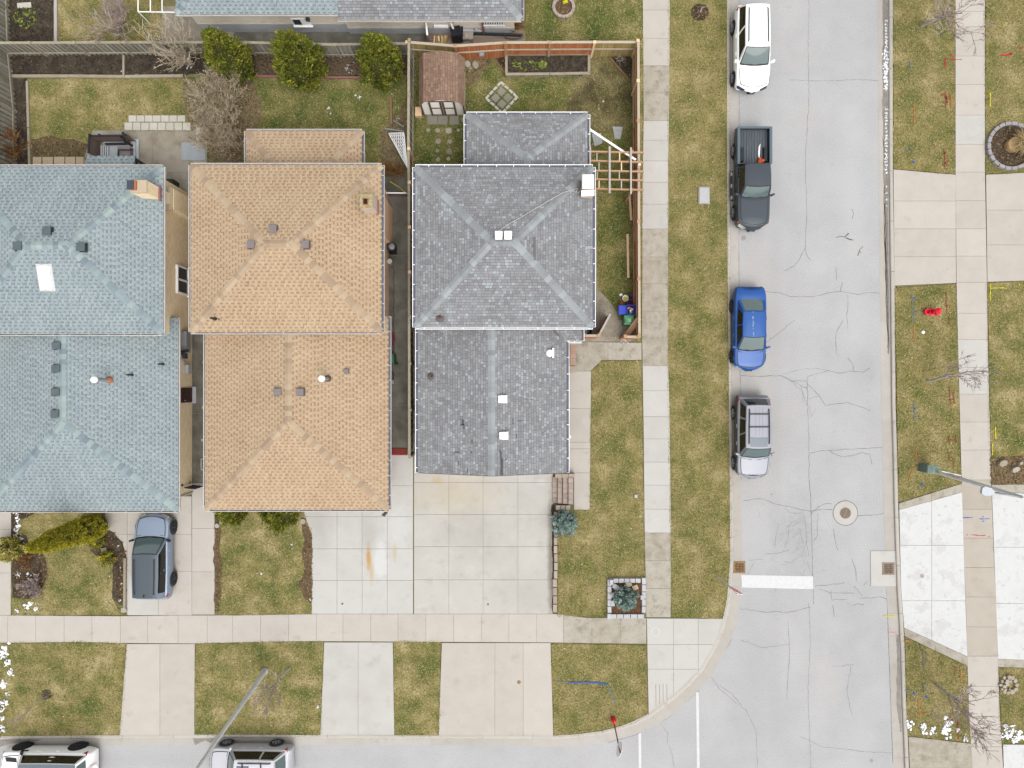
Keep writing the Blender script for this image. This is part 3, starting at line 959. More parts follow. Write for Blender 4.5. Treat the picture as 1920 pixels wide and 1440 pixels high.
slabs('path', 'concrete path along the side of the grey roofed house to the pavement', [(1060, 641), (1202, 643), (1202, 675), (1128, 675), (1108, 694), (1105, 955), (1076, 955), (1076, 886), (1060, 886)],
      [1139.5], [696, 766, 829, 841, 886], lambda a, b_: m_conc_old if b_ < 690 else m_conc)
for y0, y1 in ((941, 985), (985, 1030), (1030, 1078)):
    pass
bed('narrow dirt strip beside the wide driveway', [(1034, 945), (1039, 945), (1039, 1149), (1036, 1149)], m_soil, ZS + .008, m_chip, 60, j=1.5)

# --- right-hand side of the street
R1 = [(1673, -80), (1788.5, -80), (1789, 327), (1673, 317)]
lawn('grass verge at the top right with red utility marks', R1, G_OLIVE)
slabs('driveway', 'upper right driveway between the street and the far pavement', [(1673, 319), (1789, 329), (1790, 531), (1675, 536)], [], [378, 430, 482], m_conc)
PL2 = circ(1893, 275, 43, 28)
R2 = [(1845, -80), (2050, -80), (2050, 318), (1846, 327)]
lawn('far right lawn with an edged oval flower bed', R2, G_OLIVE, excl=[PL2])
slabs('driveway', 'upper far right driveway beyond the pavement', [(1846, 329), (2050, 318), (2050, 522), (1848.5, 529)], [], [395, 460], m_conc)
R3 = [(1676, 541), (1790.5, 533), (1797, 790), (1800, 906), (1683, 941)]
lawn('grass verge with the red fire hydrant', R3, G_OLIVE)
R4 = [(1849, 531), (2050, 524), (2050, 852), (1900, 856), (1855, 857)]
lawn('far right lawn between the driveways with yellow utility marks', R4, G_MIXED)
bed('leaf littered bed with stones at the far right', [(1855.5, 857), (1900, 856), (2050, 852), (2050, 906), (1857, 908)], m_litter, ZL + .02, m_chip, 260)
slabs('driveway_border', 'grey concrete border above the white driveway', [(1683.5, 943), (1800.5, 906.5), (1801, 922), (1684, 955)], [1744], [], m_conc_patio if False else m_conc_old, jz=.002)
slabs('driveway', 'bleached white driveway at the lower right', [(1684, 955.5), (1801, 922.5), (1804, 1030), (1811, 1229), (1693, 1175.5), (1687, 1100)], [1744.5], [1021.5, 1125], m_conc_white)
slabs('driveway_border', 'grey concrete border below the white driveway', [(1693, 1176), (1811, 1229.5), (1811.5, 1247), (1694, 1191)], [1752], [], m_conc_old, jz=.002)
slabs('driveway', 'white driveway beyond the far right pavement', [(1857, 922), (2050, 930), (2050, 1240), (1868.5, 1234), (1862, 1060)], [], [1025, 1130], m_conc_white)
slabs('driveway_border', 'grey border above the far white driveway', [(1857, 908.5), (2050, 906.5), (2050, 929), (1857.5, 921.5)], [], [], m_conc_old, jz=.002)
slabs('driveway_border', 'grey border below the far white driveway', [(1868.5, 1234.5), (2050, 1240.5), (2050, 1254), (1869, 1249)], [], [], m_conc_old, jz=.002)
R5 = [(1694.5, 1193), (1811.5, 1248), (1814, 1330), (1818, 1391), (1700, 1378)]
lawn('lower right grass verge with old snow and orange marks', R5, G_OLIVE)
slabs('driveway', 'lower right concrete driveway at the edge of the picture', [(1701, 1379), (1818.5, 1392.5), (1826, 1540), (1708, 1540)], [], [1438], m_conc_patio if False else m_conc_old)
STC = circ(1889, 1283, 19, 16)
R6 = [(1870, 1251), (2050, 1255), (2050, 1393), (1876, 1392)]
lawn('lower far right lawn with a ring of stones', R6, G_OLIVE, excl=[STC])
slabs('driveway', 'white drive at the bottom right corner', [(1878, 1394), (2050, 1395), (2050, 1540), (1882, 1540)], [], [], m_conc_white)

# --- back gardens
B0 = [(108, -80), (305, -80), (306, 80), (108, 80)]
lawn('back lawn of the top left neighbour', B0, G_MIXED)
bed('vegetable patch in the top left corner', [(8, -80), (104, -80), (104, 80), (16, 80)], m_soil, ZL + .02, m_chip_s, 120)
slabs('patio', 'concrete yard beside the top house', [(306, 14), (440, 14), (440, 80), (306, 80)], [], [], m_conc_patio, jz=.002)
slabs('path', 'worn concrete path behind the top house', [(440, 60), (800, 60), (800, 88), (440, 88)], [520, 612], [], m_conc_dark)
bed('dark soil bed under the grey back fence', [(20, 100), (480, 100), (480, 141), (22, 141)], m_soil, ZL + .02, m_chip_s, 110)
bed('shady mulch bed under the three golden cedars', [(480, 100), (776, 100), (776, 143), (480, 143)], m_mulch, ZL + .02, m_chip_s, 110)
B1 = [(58, 149), (360, 149), (360, 246), (300, 246), (240, 246), (176, 246), (160, 300), (58, 300)]
lawn('back lawn of the blue-grey roofed house', B1, G_MIXED, blade=m_blade)
bed('narrow dark bed along the left fence', [(28, 149), (52, 149), (56, 325), (28, 325)], m_soil, ZL + .02, m_chip_s, 110)
bed('bare brown earth below the back lawn', [(60, 262), (100, 255), (140, 262), (170, 272), (172, 310), (60, 320)], m_earth, ZL + .006, m_chip_s, 60, j=3)
slabs('patio', 'weathered concrete patio behind the blue-grey roofed house', [(176, 246), (390, 246), (390, 620), (280, 620), (280, 340), (160, 340), (160, 300)], [288.5], [325], m_conc_patio)
B2 = [(355, 146), (762, 146), (762, 330), (355, 330)]
lawn('greener back lawn of the tan roofed house', B2, G_GREEN, blade=m_blade_g)
bed('leaf littered earth under the big bare shrub', [(345, 150), (470, 150), (492, 190), (488, 250), (455, 300), (395, 325), (388, 250), (352, 240)], m_litter, ZL + .012, m_chip, 110, j=4)
bed('shrubby earth beside the lattice panel', [(712, 250), (772, 180), (772, 330), (718, 330)], m_litter, ZL + .012, m_chip, 90, j=3)
slabs('path', 'dark concrete alley between the tan and grey houses', [(716, 330), (776, 330), (776, 851), (716, 851)], [], [480, 620, 760], m_conc_dark)
RB = [(949, 107), (1103, 107), (1103, 143), (949, 143)]
B3 = [(773, 104), (1190, 104), (1188, 350), (1186, 640), (1106, 640), (1106, 330), (773, 330)]
lawn('back garden lawn of the grey roofed house', B3, G_GREEN, blade=m_blade_g, excl=[RB])
MUD = [(1072, 150), (1110, 110), (1184, 112), (1184, 230), (1150, 250), (1105, 242), (1102, 214), (1060, 212)]
b = MB(); b.prism(X_(ragged(MUD, 9, 5)), ZL, ZL + .004); struct(b.build('muddy_lawn', G_BROWN), 'thin muddy patch of the grey house back garden')
scatter(MUD, ZL + .004, 70, m_blade_g, 'grass')
bed('dark corner bed in the back garden of the grey house', [(1145, 107), (1185, 107), (1183, 155)], m_soil, ZL + .015, m_chip_s, 110)
bed('soil triangle with dry leaves beside the raised bed', [(925, 108), (949, 108), (949, 140)], m_soil, ZL + .015, m_chip, 110)
bed('dry leaf litter behind the brown shed', [(874, 112), (925, 110), (905, 140), (885, 160), (874, 165)], m_litter, ZL + .01, m_chip, 160, j=3)
slabs('path', 'narrow concrete strip along the right wall of the grey house', [(1100, 356), (1119, 356), (1119, 541), (1130, 552), (1150, 575), (1160, 600), (1190, 606), (1190, 634), (1180, 641), (1060, 641), (1100, 560)], [], [430, 541], m_conc_patio)
lawn('grass strip with a flowered edge in front of the top neighbour', [(990, -80), (1203, -80), (1204, 74), (1196, 78), (960, 78), (985, 60)], G_GREEN, blade=m_blade_g, excl=[circ(1056, 15, 21, 18)])
slabs('patio', 'mixed paving slabs behind the top house beyond the orange fence', [(800, 40), (985, 60), (985, 78), (960, 84), (880, 92), (780, 92), (780, 40)], [822, 868, 890, 910, 932, 955], [74], m_paver_r, jz=.006)
slabs('path', 'dusty ground strip left of the grey house', [(777, 606), (800, 606), (800, 830), (777, 830)], [], [], m_conc_patio)


# ------------------------------------------------------------------ road cracks, markings, ironwork
def strip(pts, w, z, jit=0.0, sub=6.0):
    # pts in px, w in metres; a thin ragged ribbon lying on the surface
    out = MB()
    pp = []
    for i in range(len(pts) - 1):
        a, b_ = Vector(pts[i]), Vector(pts[i + 1])
        n = max(1, int((b_ - a).length / sub))
        for k in range(n):
            q = a.lerp(b_, k / n)
            if (i or k) and jit:
                q += Vector((random.uniform(-jit, jit), random.uniform(-jit, jit)))
            pp.append(q)
    pp.append(Vector(pts[-1]))
    rs = []
    for i, q in enumerate(pp):
        d = pp[min(i + 1, len(pp) - 1)] - pp[max(i - 1, 0)]
        if d.length < 1e-6:
            d = Vector((1, 0))
        nn = Vector((-d.y, d.x)).normalized()
        ww = w * S / 2 * (random.uniform(.5, 1.3) if jit else 1)
        rs.append((P(*(q + nn * ww), z), P(*(q - nn * ww), z)))
    for i in range(len(rs) - 1):
        out.face([rs[i][0], rs[i][1], rs[i + 1][1], rs[i + 1][0]])
    return out


def crk(o, sc, lst, w=0.028, mat=m_crack, j=0.9):
    for pts in lst:
        strip([(o[0] + x / sc, o[1] + y / sc) for x, y in pts], w, 0.004, j).build('crack', mat, road)


crk((1340, 900), 5.333, [[(945, 0), (960, 180), (970, 500), (980, 1000), (990, 1240)]], .03, j=.3)
crk((1340, 900), 5.333, [[(280, 210), (400, 190), (500, 190), (600, 240), (750, 265), (880, 300), (960, 315), (1050, 290), (1180, 300)], [(1430, 360), (1560, 350), (1690, 335)],
    [(960, 340), (1040, 270), (1100, 235), (1170, 240)], [(1190, 490), (1200, 600), (1235, 710)], [(1375, 790), (1410, 900), (1415, 1010)],
    [(1000, 1060), (1150, 1050), (1300, 1025)], [(1050, 1090), (1150, 1130), (1280, 1130), (1400, 1135)], [(1390, 1060), (1480, 1160)], [(1450, 1180), (1560, 1180), (1640, 1165), (1720, 1190)],
    [(245, 1285), (400, 1305), (500, 1325), (620, 1310), (690, 1330), (860, 1295), (960, 1270)], [(1180, 1250), (1200, 1370)], [(1380, 1255), (1430, 1235), (1500, 1250)]])
crk((1340, 900), 5.333, [[(740, 450), (730, 600), (700, 680)], [(850, 480), (870, 600), (900, 680), (870, 760)], [(900, 360), (915, 520), (920, 640), (940, 760)], [(340, 800), (480, 795)], [(330, 940), (390, 830)],
    [(690, 280), (760, 330), (880, 330)], [(640, 450), (610, 560), (600, 660)], [(500, 740), (620, 735), (740, 700)], [(860, 760), (770, 820), (700, 815)], [(1030, 340), (1025, 560), (980, 620)], [(930, 820), (960, 930)], [(610, 1060), (600, 1120)],
    [(1530, 1010), (1490, 1050)], [(1160, 1100), (1175, 1200), (1330, 1190)]], .018)
crk((1340, 640), 5.333, [[(250, 345), (500, 350), (660, 340), (770, 395), (860, 400), (920, 395)], [(920, 395), (935, 350), (1050, 315), (1130, 295), (1250, 320), (1380, 295), (1490, 310), (1555, 265)],
    [(770, 395), (880, 450), (930, 470)], [(930, 430), (1040, 540), (1110, 640), (1230, 625), (1340, 612), (1420, 640), (1560, 690)],
    [(925, 400), (930, 620), (935, 770), (940, 1000), (945, 1380)], [(960, 1115), (1080, 1095), (1200, 1085), (1400, 1075), (1680, 1065)],
    [(1150, 1090), (1210, 1130), (1280, 1155), (1400, 1140), (1470, 1110), (1550, 1130), (1575, 1230)], [(1210, 0), (1215, 120), (1245, 150)], [(1330, 165), (1380, 220), (1385, 290)]])
crk((1340, 640), 5.333, [[(700, 325), (830, 285), (1000, 270), (1130, 290)], [(700, 350), (800, 430), (880, 510), (890, 620)], [(860, 440), (890, 540), (920, 640)], [(940, 580), (1000, 555), (1040, 550)], [(950, 640), (960, 740)], [(960, 760), (1010, 680)]], .016)
crk((1340, 380), 5.333, [[(920, 0), (915, 250), (905, 450), (850, 560), (790, 640), (700, 680)], [(905, 450), (915, 520), (960, 575)], [(500, 890), (640, 900), (750, 935), (850, 940), (1030, 935), (1140, 900), (1260, 885), (1350, 900), (1440, 920), (1560, 895), (1650, 905)],
    [(1330, 920), (1330, 1050), (1320, 1150), (1330, 1260)], [(1280, 1180), (1230, 1270), (1205, 1350), (1215, 1440)], [(1275, 790), (1260, 885)], [(1215, 640), (1218, 780)], [(1370, 60), (1390, 100), (1375, 160)]], .024)
crk((1340, 380), 5.333, [[(1215, 350), (1250, 335), (1300, 345), (1340, 305)], [(1310, 350), (1390, 375)], [(1430, 530), (1450, 470), (1485, 435)], [(1440, 480), (1465, 500)]], .05, m_crack_d, 1.0)
crk((0, 0), 1, [[(1517, -20), (1515, 100), (1517, 180), (1510, 300), (1512, 380)], [(1480, 150), (1560, 152), (1600, 149), (1648, 151)], [(1333.5, 1269), (1347, 1289.5), (1379, 1317), (1399, 1332), (1418, 1370), (1420, 1440)],
    [(1349, 1285), (1372, 1301), (1391, 1322)], [(1240, 1356), (1252, 1374), (1251, 1390), (1260, 1413), (1264, 1440)], [(1475, 1310), (1480, 1230), (1478, 1165)], [(1595, 1250), (1588, 1300), (1598, 1340)], [(1560, 1250), (1600, 1246)], [(1500, 1380), (1540, 1400), (1620, 1409), (1674, 1412)],
    [(1386, 650), (1440, 640), (1490, 600)], [(1516, 1130), (1520, 1200), (1515, 1290), (1520, 1440)], [(1390, 1200), (1430, 1215), (1480, 1208)]], .02)
crk((0, 0), 1, [[(1199, 1398), (1198, 1440)], [(1386, 0), (1386, 440)], [(1385, 440), (1390, 900)], [(1648, 0), (1650, 520), (1656, 900), (1664, 1150), (1674, 1430)], [(1140, 1392), (1190, 1379), (1250, 1348), (1308, 1298), (1350, 1238), (1372, 1198)]], .024, m_crack, .3)
m_crack_l = M('hairline_crack', [(160, 160, 163), (180, 180, 182)], scale=5)
random.seed(11)
for q in range(60):        # fine crazing in front of the stop line
    x, y = random.gauss(1495, 26), random.uniform(950, 1078)
    a = random.choice([1.57, 1.57, 0.2, 2.6]) + random.gauss(0, .35)
    pts = [(x, y)]
    for k in range(random.randint(2, 5)):
        a += random.gauss(0, .5)
        x += math.cos(a) * random.uniform(4, 9)
        y += math.sin(a) * random.uniform(4, 9)
        pts.append((x, y))
    strip(pts, .011, .0045, .8, 3).build('crack', m_crack_l, road)
random.seed(12)

mk = MB(); mk.prism(X_([(1390, 1078), (1524, 1080.5), (1525, 1104.5), (1391, 1101.5)]), .004, .008); struct(mk.build('road_marking', m_white_line), 'broad white stop line across the left lane')
mk = MB(); mk.prism(X_([(1305, 1298), (1310, 1298), (1312.5, 1500), (1307.5, 1500)]), .004, .008); struct(mk.build('road_marking', m_white_line), 'thin white crosswalk line running off the lower edge, right one')
mk = MB(); mk.prism(X_([(1197, 1376), (1202, 1374), (1203, 1500), (1198, 1500)]), .004, .008); struct(mk.build('road_marking', m_white_line), 'thin white crosswalk line running off the lower edge, left one')

# oil and tar spots, rust stains on the drives (wear with its own shape)
m_oil = M('oil_spot', [(166, 164, 162), (184, 182, 180)], scale=12)
m_rs = M('rust_stain', [(222, 176, 104), (214, 196, 160)], scale=16, contrast=(.4, .6))
m_rs2 = M('faint_rust_stain', [(214, 202, 176), (214, 212, 205)], scale=14, contrast=(.4, .6))
m_bleach = M('clean_washed_concrete', [(232, 233, 232), (224, 225, 223)], scale=3)
for (x, y, rr, sy) in ((1394, 446, 5, .95), (1447, 927, 2, 1), (1634, 1426, 3.5, 1)):
    b = MB(); b.prism(X_(circ(x, y, rr, 14, .12, rr * sy)), .004, .006); struct(b.build('oil_spot', m_oil), 'round grey oil spot on the asphalt')
b = MB(); b.prism(X_(ragged([(716, 966), (722, 957), (728, 955), (727, 962), (722, 968)], 3, .7)), ZS + .0045, ZS + .0065); struct(b.build('oil_spot', m_crack_d), 'dark stain under the corner of the tan eave')
m_algae = M('algae_edge', [(150, 142, 124), (178, 172, 160)], scale=7, contrast=(.4, .6))


def dots(mat, name, label, lst, w=2.2, z=ZL + .035):
    for pts in lst:
        b = strip(pts, w / S, z, 0.5, 4) if len(pts) > 1 else None
        if b is None:
            b = MB(); b.prism(X_(circ(pts[0][0], pts[0][1], w * .8, 9, .3)), z - .001, z)
        struct(b.build(name, mat), label)


def off(o, sc, lst):
    return [[(o[0] + x / sc, o[1] + y / sc) for x, y in p_] for p_ in lst]


a5, a6, a7, a8 = (1620, 0), (1620, 520), (1620, 840), (1620, 1140)
dots(mp_red, 'utility_marking', 'red sprayed utility mark by the upper right pavement', off(a5, 3.6, [[(610, 402), (660, 402)]]), 1.8, ZS + .006)
dots(mp_red, 'utility_marking', 'red sprayed utility mark on the upper right grass', off(a5, 3.6, [[(585, 402), (609, 402)], [(552, 390), (548, 455)], [(578, 380)], [(925, 375), (1000, 365)], [(985, 355), (1002, 368)], [(1045, 332)]]), 2.4)
dots(mp_dred, 'utility_marking', 'dark red sprayed utility mark on the right hand grass', off(a5, 3.6, [[(550, 625), (556, 660), (552, 730)], [(515, 650), (540, 635), (570, 690)], [(535, 690), (570, 690)], [(565, 660)], [(545, 1010), (548, 1130)], [(530, 1110), (575, 1090)], [(530, 1040), (555, 1030)], [(560, 1085)]]), 2.4)
dots(mp_orange, 'utility_marking', 'orange sprayed utility mark on the right hand grass', off(a5, 3.6, [[(590, 640), (592, 730)], [(335, 705), (340, 830)]]) + off(a6, 3.6, [[(340, 320), (340, 420)], [(350, 1150), (352, 1230)], [(335, 1280), (305, 1360)]]) + off(a8, 4.8, [[(873, 560), (875, 665)], [(490, 825), (505, 985)], [(530, 960), (570, 945)], [(370, 290), (410, 300)]]), 2.3)
dots(mp_lblue, 'utility_marking', 'faded blue sprayed utility mark on the right hand grass', off(a5, 3.6, [[(312, 410), (316, 460)], [(285, 990), (290, 1020)], [(310, 995), (330, 1010)]]) + off(a6, 3.6, [[(328, 160), (328, 300)], [(328, 240), (420, 240)], [(340, 840), (342, 970)], [(315, 885), (365, 885)], [(370, 1410), (370, 1440)]]) + off(a8, 4.8, [[(372, 740), (440, 750)], [(535, 370), (540, 540)], [(540, 680), (545, 770)]]), 2.2)
dots(mp_blue, 'utility_marking', 'bright blue sprayed utility dot on the right hand grass', off(a5, 3.6, [[(325, 1100)]]) + off(a6, 3.6, [[(318, 138), (345, 140)], [(385, 1395)]]) + off(a8, 4.8, [[(440, 760)], [(550, 790)]]), 2.8)
dots(mp_dred, 'utility_marking', 'dark red sprayed utility mark beside the pavement', off(a6, 3.6, [[(557, 100), (560, 250)], [(545, 190), (585, 190)], [(578, 260), (578, 320)], [(578, 740), (582, 860)], [(605, 780), (610, 850)], [(570, 830), (610, 825)], [(575, 1070), (578, 1130)], [(578, 1100), (625, 1105)], [(620, 1070), (625, 1115)], [(575, 1180), (578, 1240)], [(605, 1220), (607, 1290)]]) +
     off(a8, 4.8, [[(790, 500), (820, 560)], [(815, 530), (840, 550)], [(775, 960), (800, 1020)], [(850, 1010), (855, 1180)], [(835, 1050), (880, 1040)], [(820, 570), (818, 610)]]), 1.9)
dots(mp_yellow, 'utility_marking', 'yellow sprayed utility mark on the far right lawn', off(a5, 3.6, [[(853, 625), (852, 720)]]) + off(a6, 3.6, [[(853, 45), (852, 155)], [(853, 72), (965, 72)], [(1037, 50)], [(888, 1010), (890, 1090)], [(868, 1120), (868, 1200)]]), 1.8)
dots(mp_blue, 'utility_marking', 'blue sprayed utility mark on the right hand pavement', off(a7, 4.5, [[(835, 587), (915, 587)], [(975, 597), (1060, 597)], [(1000, 575), (1010, 585)], [(995, 620), (1015, 615)]]), 1.5, ZS + .007)
dots(mp_red, 'utility_marking', 'thin red sprayed line on the right hand pavement', off(a7, 4.5, [[(905, 733), (970, 738), (1025, 736)], [(858, 728)], [(1042, 743)]]), 1.3, ZS + .007)
dots(mp_yellow, 'utility_marking', 'yellow dash sprayed on the right gutter', off(a7, 4.5, [[(165, 1418), (265, 1418)]]), 2, .02)
dots(m_pink, 'utility_marking', 'pink dash sprayed on the lower right kerb', off(a8, 4.8, [[(220, 217), (285, 220)], [(228, 175), (240, 190)]]), 1.4, .02)
dots(m_pink, 'utility_marking', 'pink dash sprayed on top of the lower right kerb', off(a8, 4.8, [[(322, 225), (345, 240)]]), 1.6, ZS + .012)
a9 = (960, 1120)
dots(mp_lblue, 'utility_marking', 'faded blue sprayed line on the corner verge', off(a9, 4.364, [[(360, 690), (470, 697)], [(775, 710), (815, 790), (850, 880)]]), 2)
dots(mp_blue, 'utility_marking', 'blue sprayed line across the corner verge', off(a9, 4.364, [[(470, 699), (600, 694), (690, 700), (770, 710)]]), 2.6)


# --- ironwork
def grate(name, label, px, py, w, nx, ny, z, mat_f, mat_in):
    c = P(px, py, 0)
    t = thing(name, (c.x, c.y, z), label, 'drain')
    b = MB()
    b.box((0, 0, .004), (w, w, .008)); b.build('drain_pit', m_hole, t)
    f = MB()
    k = w / 2
    for dx, dy, sx, sy in ((0, k, w + .1, .08), (0, -k, w + .1, .08), (k, 0, .08, w - .08), (-k, 0, .08, w - .08)):
        f.box((dx, dy, .012), (sx, sy, .024))
    f.build('frame', mat_f, t)
    me = None
    for i in range(1, nx):
        b = MB(); b.box((0, 0, 0), (.028, w - .08, .02))
        me = me or b.data('grate_bar', mat_in)
        add('grate_bar', me, t, (-k + w * i / nx, 0, .016))
    me = None
    for i in range(1, ny):
        b = MB(); b.box((0, 0, 0), (w - .08, .032, .02))
        me = me or b.data('grate_rib', mat_in)
        add('grate_rib', me, t, (0, -k + w * i / ny, .019))
    return t


grate('storm_drain', 'brown rusty storm drain grate in the left gutter by the stop line', 1386, 1063.5, .56, 7, 6, .01, m_rust, m_rust)
b = MB(); b.prism(X_([(1632, 1033), (1684.5, 1033), (1686.5, 1099), (1632.5, 1098)]), 0.0, .03); struct(b.build('drain_apron', m_conc_new), 'square pale concrete apron round the right hand storm drain')
grate('storm_drain', 'storm drain grate with square holes in the pale concrete apron', 1665, 1066, .58, 8, 5, .03, m_rust_d, m_rust_d)
c = P(1585, 962, 0)
t = thing('manhole_cover', (c.x, c.y, .004), 'round iron manhole cover set in a concrete ring in the street', 'manhole')
b = MB(); b.lathe((0, 0, 0), [(.66, 0), (.66, .006), (.58, .008), (.34, .008), (.34, .004)], 32); b.build('concrete_ring', m_conc_drive, t)
b = MB(); b.lathe((0, 0, 0), [(.70, 0), (.70, .003), (.655, .003)], 32); b.build('ring_joint', m_crack, t)
b = MB(); b.lathe((0, 0, 0), [(.32, .004), (.32, .012), (.30, .014), (.27, .010)], 28); b.build('rim', m_conc_old, t)
b = MB(); b.lathe((0, 0, 0), [(.30, .010), (.29, .013)], 28); b.build('cover', M('dusty_iron', [(150, 132, 122), (128, 110, 100)], scale=9), t)
b = MB()
for i in range(-4, 5):
    for j in range(-4, 5):
        if i * i + j * j < 18 and abs(i - j * .3) > .6:
            b.box((i * .058, j * .058, .018), (.036, .036, .008), .3)
b.box((0, 0, .018), (.06, .46, .009), -.25)
stuff(b.build('tread', m_rust_d, t))
for (px, py, rr) in ((1228 + 1.5, 1185, 8.5),):
    t_ = MB()
    for k in range(28):
        a0, a1 = 2 * math.pi * k / 28, 2 * math.pi * (k + 1) / 28
        t_.face([P(px + math.cos(a) * q, py + math.sin(a) * q, ZS + .006) for a, q in ((a0, rr), (a1, rr), (a1, rr - 1.2), (a0, rr - 1.2))])
    struct(t_.build('chalk_ring', m_conc_white), 'pale chalk ring on the corner plaza')
c = P(1729, 1080, ZS)
t_ = MB()
t_.lathe((c.x, c.y, ZS + .004), [(.11, 0), (.11, .008), (.09, .009)], 16)
tag(t_.build('valve_cover', m_conc_old), 'small round valve cover in the white driveway', 'cover')
c = P(973, 1279, ZS)
t_ = MB(); t_.lathe((c.x, c.y, ZS + .004), [(.1, 0), (.1, .012), (.06, .02)], 12); tag(t_.build('valve_cover', m_rust), 'small rusty valve cover in the wide driveway apron', 'cover')
for x, y, lb in ((642, 1132, 'dark square drain cap on the tan house driveway'), (915, 1133, 'small dark cap on the grey house driveway')):
    c = P(x, y, ZS); t_ = MB(); t_.box((c.x, c.y, ZS + .008), (.09, .09, .012)); tag(t_.build('valve_cover', m_dark), lb, 'cover')
c = P(1319.5, 367, ZL)
t = thing('utility_box', (c.x, c.y, ZL), 'low grey plastic utility box lid on the verge opposite the black pickup', 'utility box')
b = MB(); b.box((0, 0, .05), (.62, .95, .1)); b.build('body', m_conc_old, t)
b = MB(); b.box((0, 0, .115), (.54, .86, .03), taper=.95); b.build('lid', m_block, t)
# ------------------------------------------------------------------ houses
random.seed(21)


def roof_tabs(poly, style, expo=None):
    """shingle tabs on one convex roof plane; poly[0]->poly[1] is the eave."""
    p0, p1 = Vector(poly[0]), Vector(poly[1])
    u = (p1 - p0).normalized()
    n = (Vector(poly[1]) - p0).cross(Vector(poly[2]) - p0).normalized()
    if n.z < 0:
        n = -n
    v = n.cross(u)
    if v.z < 0:
        v = -v
    pl = [((Vector(q) - p0).dot(u), (Vector(q) - p0).dot(v)) for q in poly]
    vmax = max(q[1] for q in pl)
    tabs = []
    expo = expo or (.172 if style == 'lam' else .138)

    def rng_(vv):
        vv = min(max(vv, 1e-4), vmax - 1e-4)
        xs = []
        for i in range(len(pl)):
            a, b = pl[i], pl[(i + 1) % len(pl)]
            if (a[1] - vv) * (b[1] - vv) < 0:
                xs.append(a[0] + (b[0] - a[0]) * (vv - a[1]) / (b[1] - a[1]))
        return (min(xs), max(xs)) if len(xs) >= 2 else (0, 0)
    k = 0
    per = .285

    def put(x0, x1, va, vb, ha, hb, tone):
        a0, b0 = rng_(va)
        a1, b1 = rng_(vb)
        l0, r0 = max(x0, a0), min(x1, b0)
        l1, r1 = max(x0, a1), min(x1, b1)
        if r0 <= l0 and r1 <= l1:
            return
        if r0 < l0:
            l0 = r0 = (a0 if l0 <= a0 else b0)
        if r1 < l1:
            l1 = r1 = (a1 if l1 <= a1 + .01 else b1)
        if (r0 - l0) + (r1 - l1) < .03:
            return
        q = [p0 + u * l0 + v * va + n * ha, p0 + u * r0 + v * va + n * ha, p0 + u * r1 + v * vb + n * hb, p0 + u * l1 + v * vb + n * hb,
             p0 + u * l0 + v * va + n * -.004, p0 + u * r0 + v * va + n * -.004]
        tabs.append((q, tone, ((r0 - l0) + (r1 - l1)) * q[0].z))
    while k * expo < vmax - .01:
        v0, v1 = k * expo, min((k + 1) * expo, vmax)
        a0, b0 = rng_(v0)
        a1, b1 = rng_(v1)
        lo, hi = min(a0, a1), max(b0, b1)
        if style == 'lam':
            ph = (k % 2) * per / 2 + random.uniform(-.04, .04) + random.choice((0, 0, 0, .07))
            j = int(math.floor(lo / per)) - 1
            while j * per + ph < hi:
                x = j * per + ph + random.uniform(-.02, .02)
                w = random.uniform(.13, .17)
                put(x, x + per - w - .004, v0 - .014, v1, .022, .004, random.uniform(.55, .95))
                xa, xb = x + per - w, x + per - .002
                vm = v0 + (v1 - v0) * random.uniform(.36, .46)
                put(xa, xb, v0 - .004, vm, .010, .008, random.uniform(0, .22))
                put(xa, xb, vm, v1, .009, .003, random.uniform(.45, .85))
                j += 1
        else:
            x = lo - random.uniform(0, .3)
            while x < hi:
                tone = random.choices([.08, .28, .44, .62, .92], [2.0, 3.0, 2.6, 1.9, 1.5])[0] + random.uniform(-.07, .07)
                w = random.choice([.14, .18, .2, .24, .28, .32]) * random.uniform(.9, 1.1) if tone < .8 else random.uniform(.13, .22)
                th = random.choice([.014, .02])
                put(x, x + w - .016, v0 + .004, v1 - .014, th, .005, tone)
                x += w
        k += 1
    return tabs


TABF = [(0, 1, 2, 3), (4, 5, 1, 0), (4, 0, 3), (5, 2, 1)]


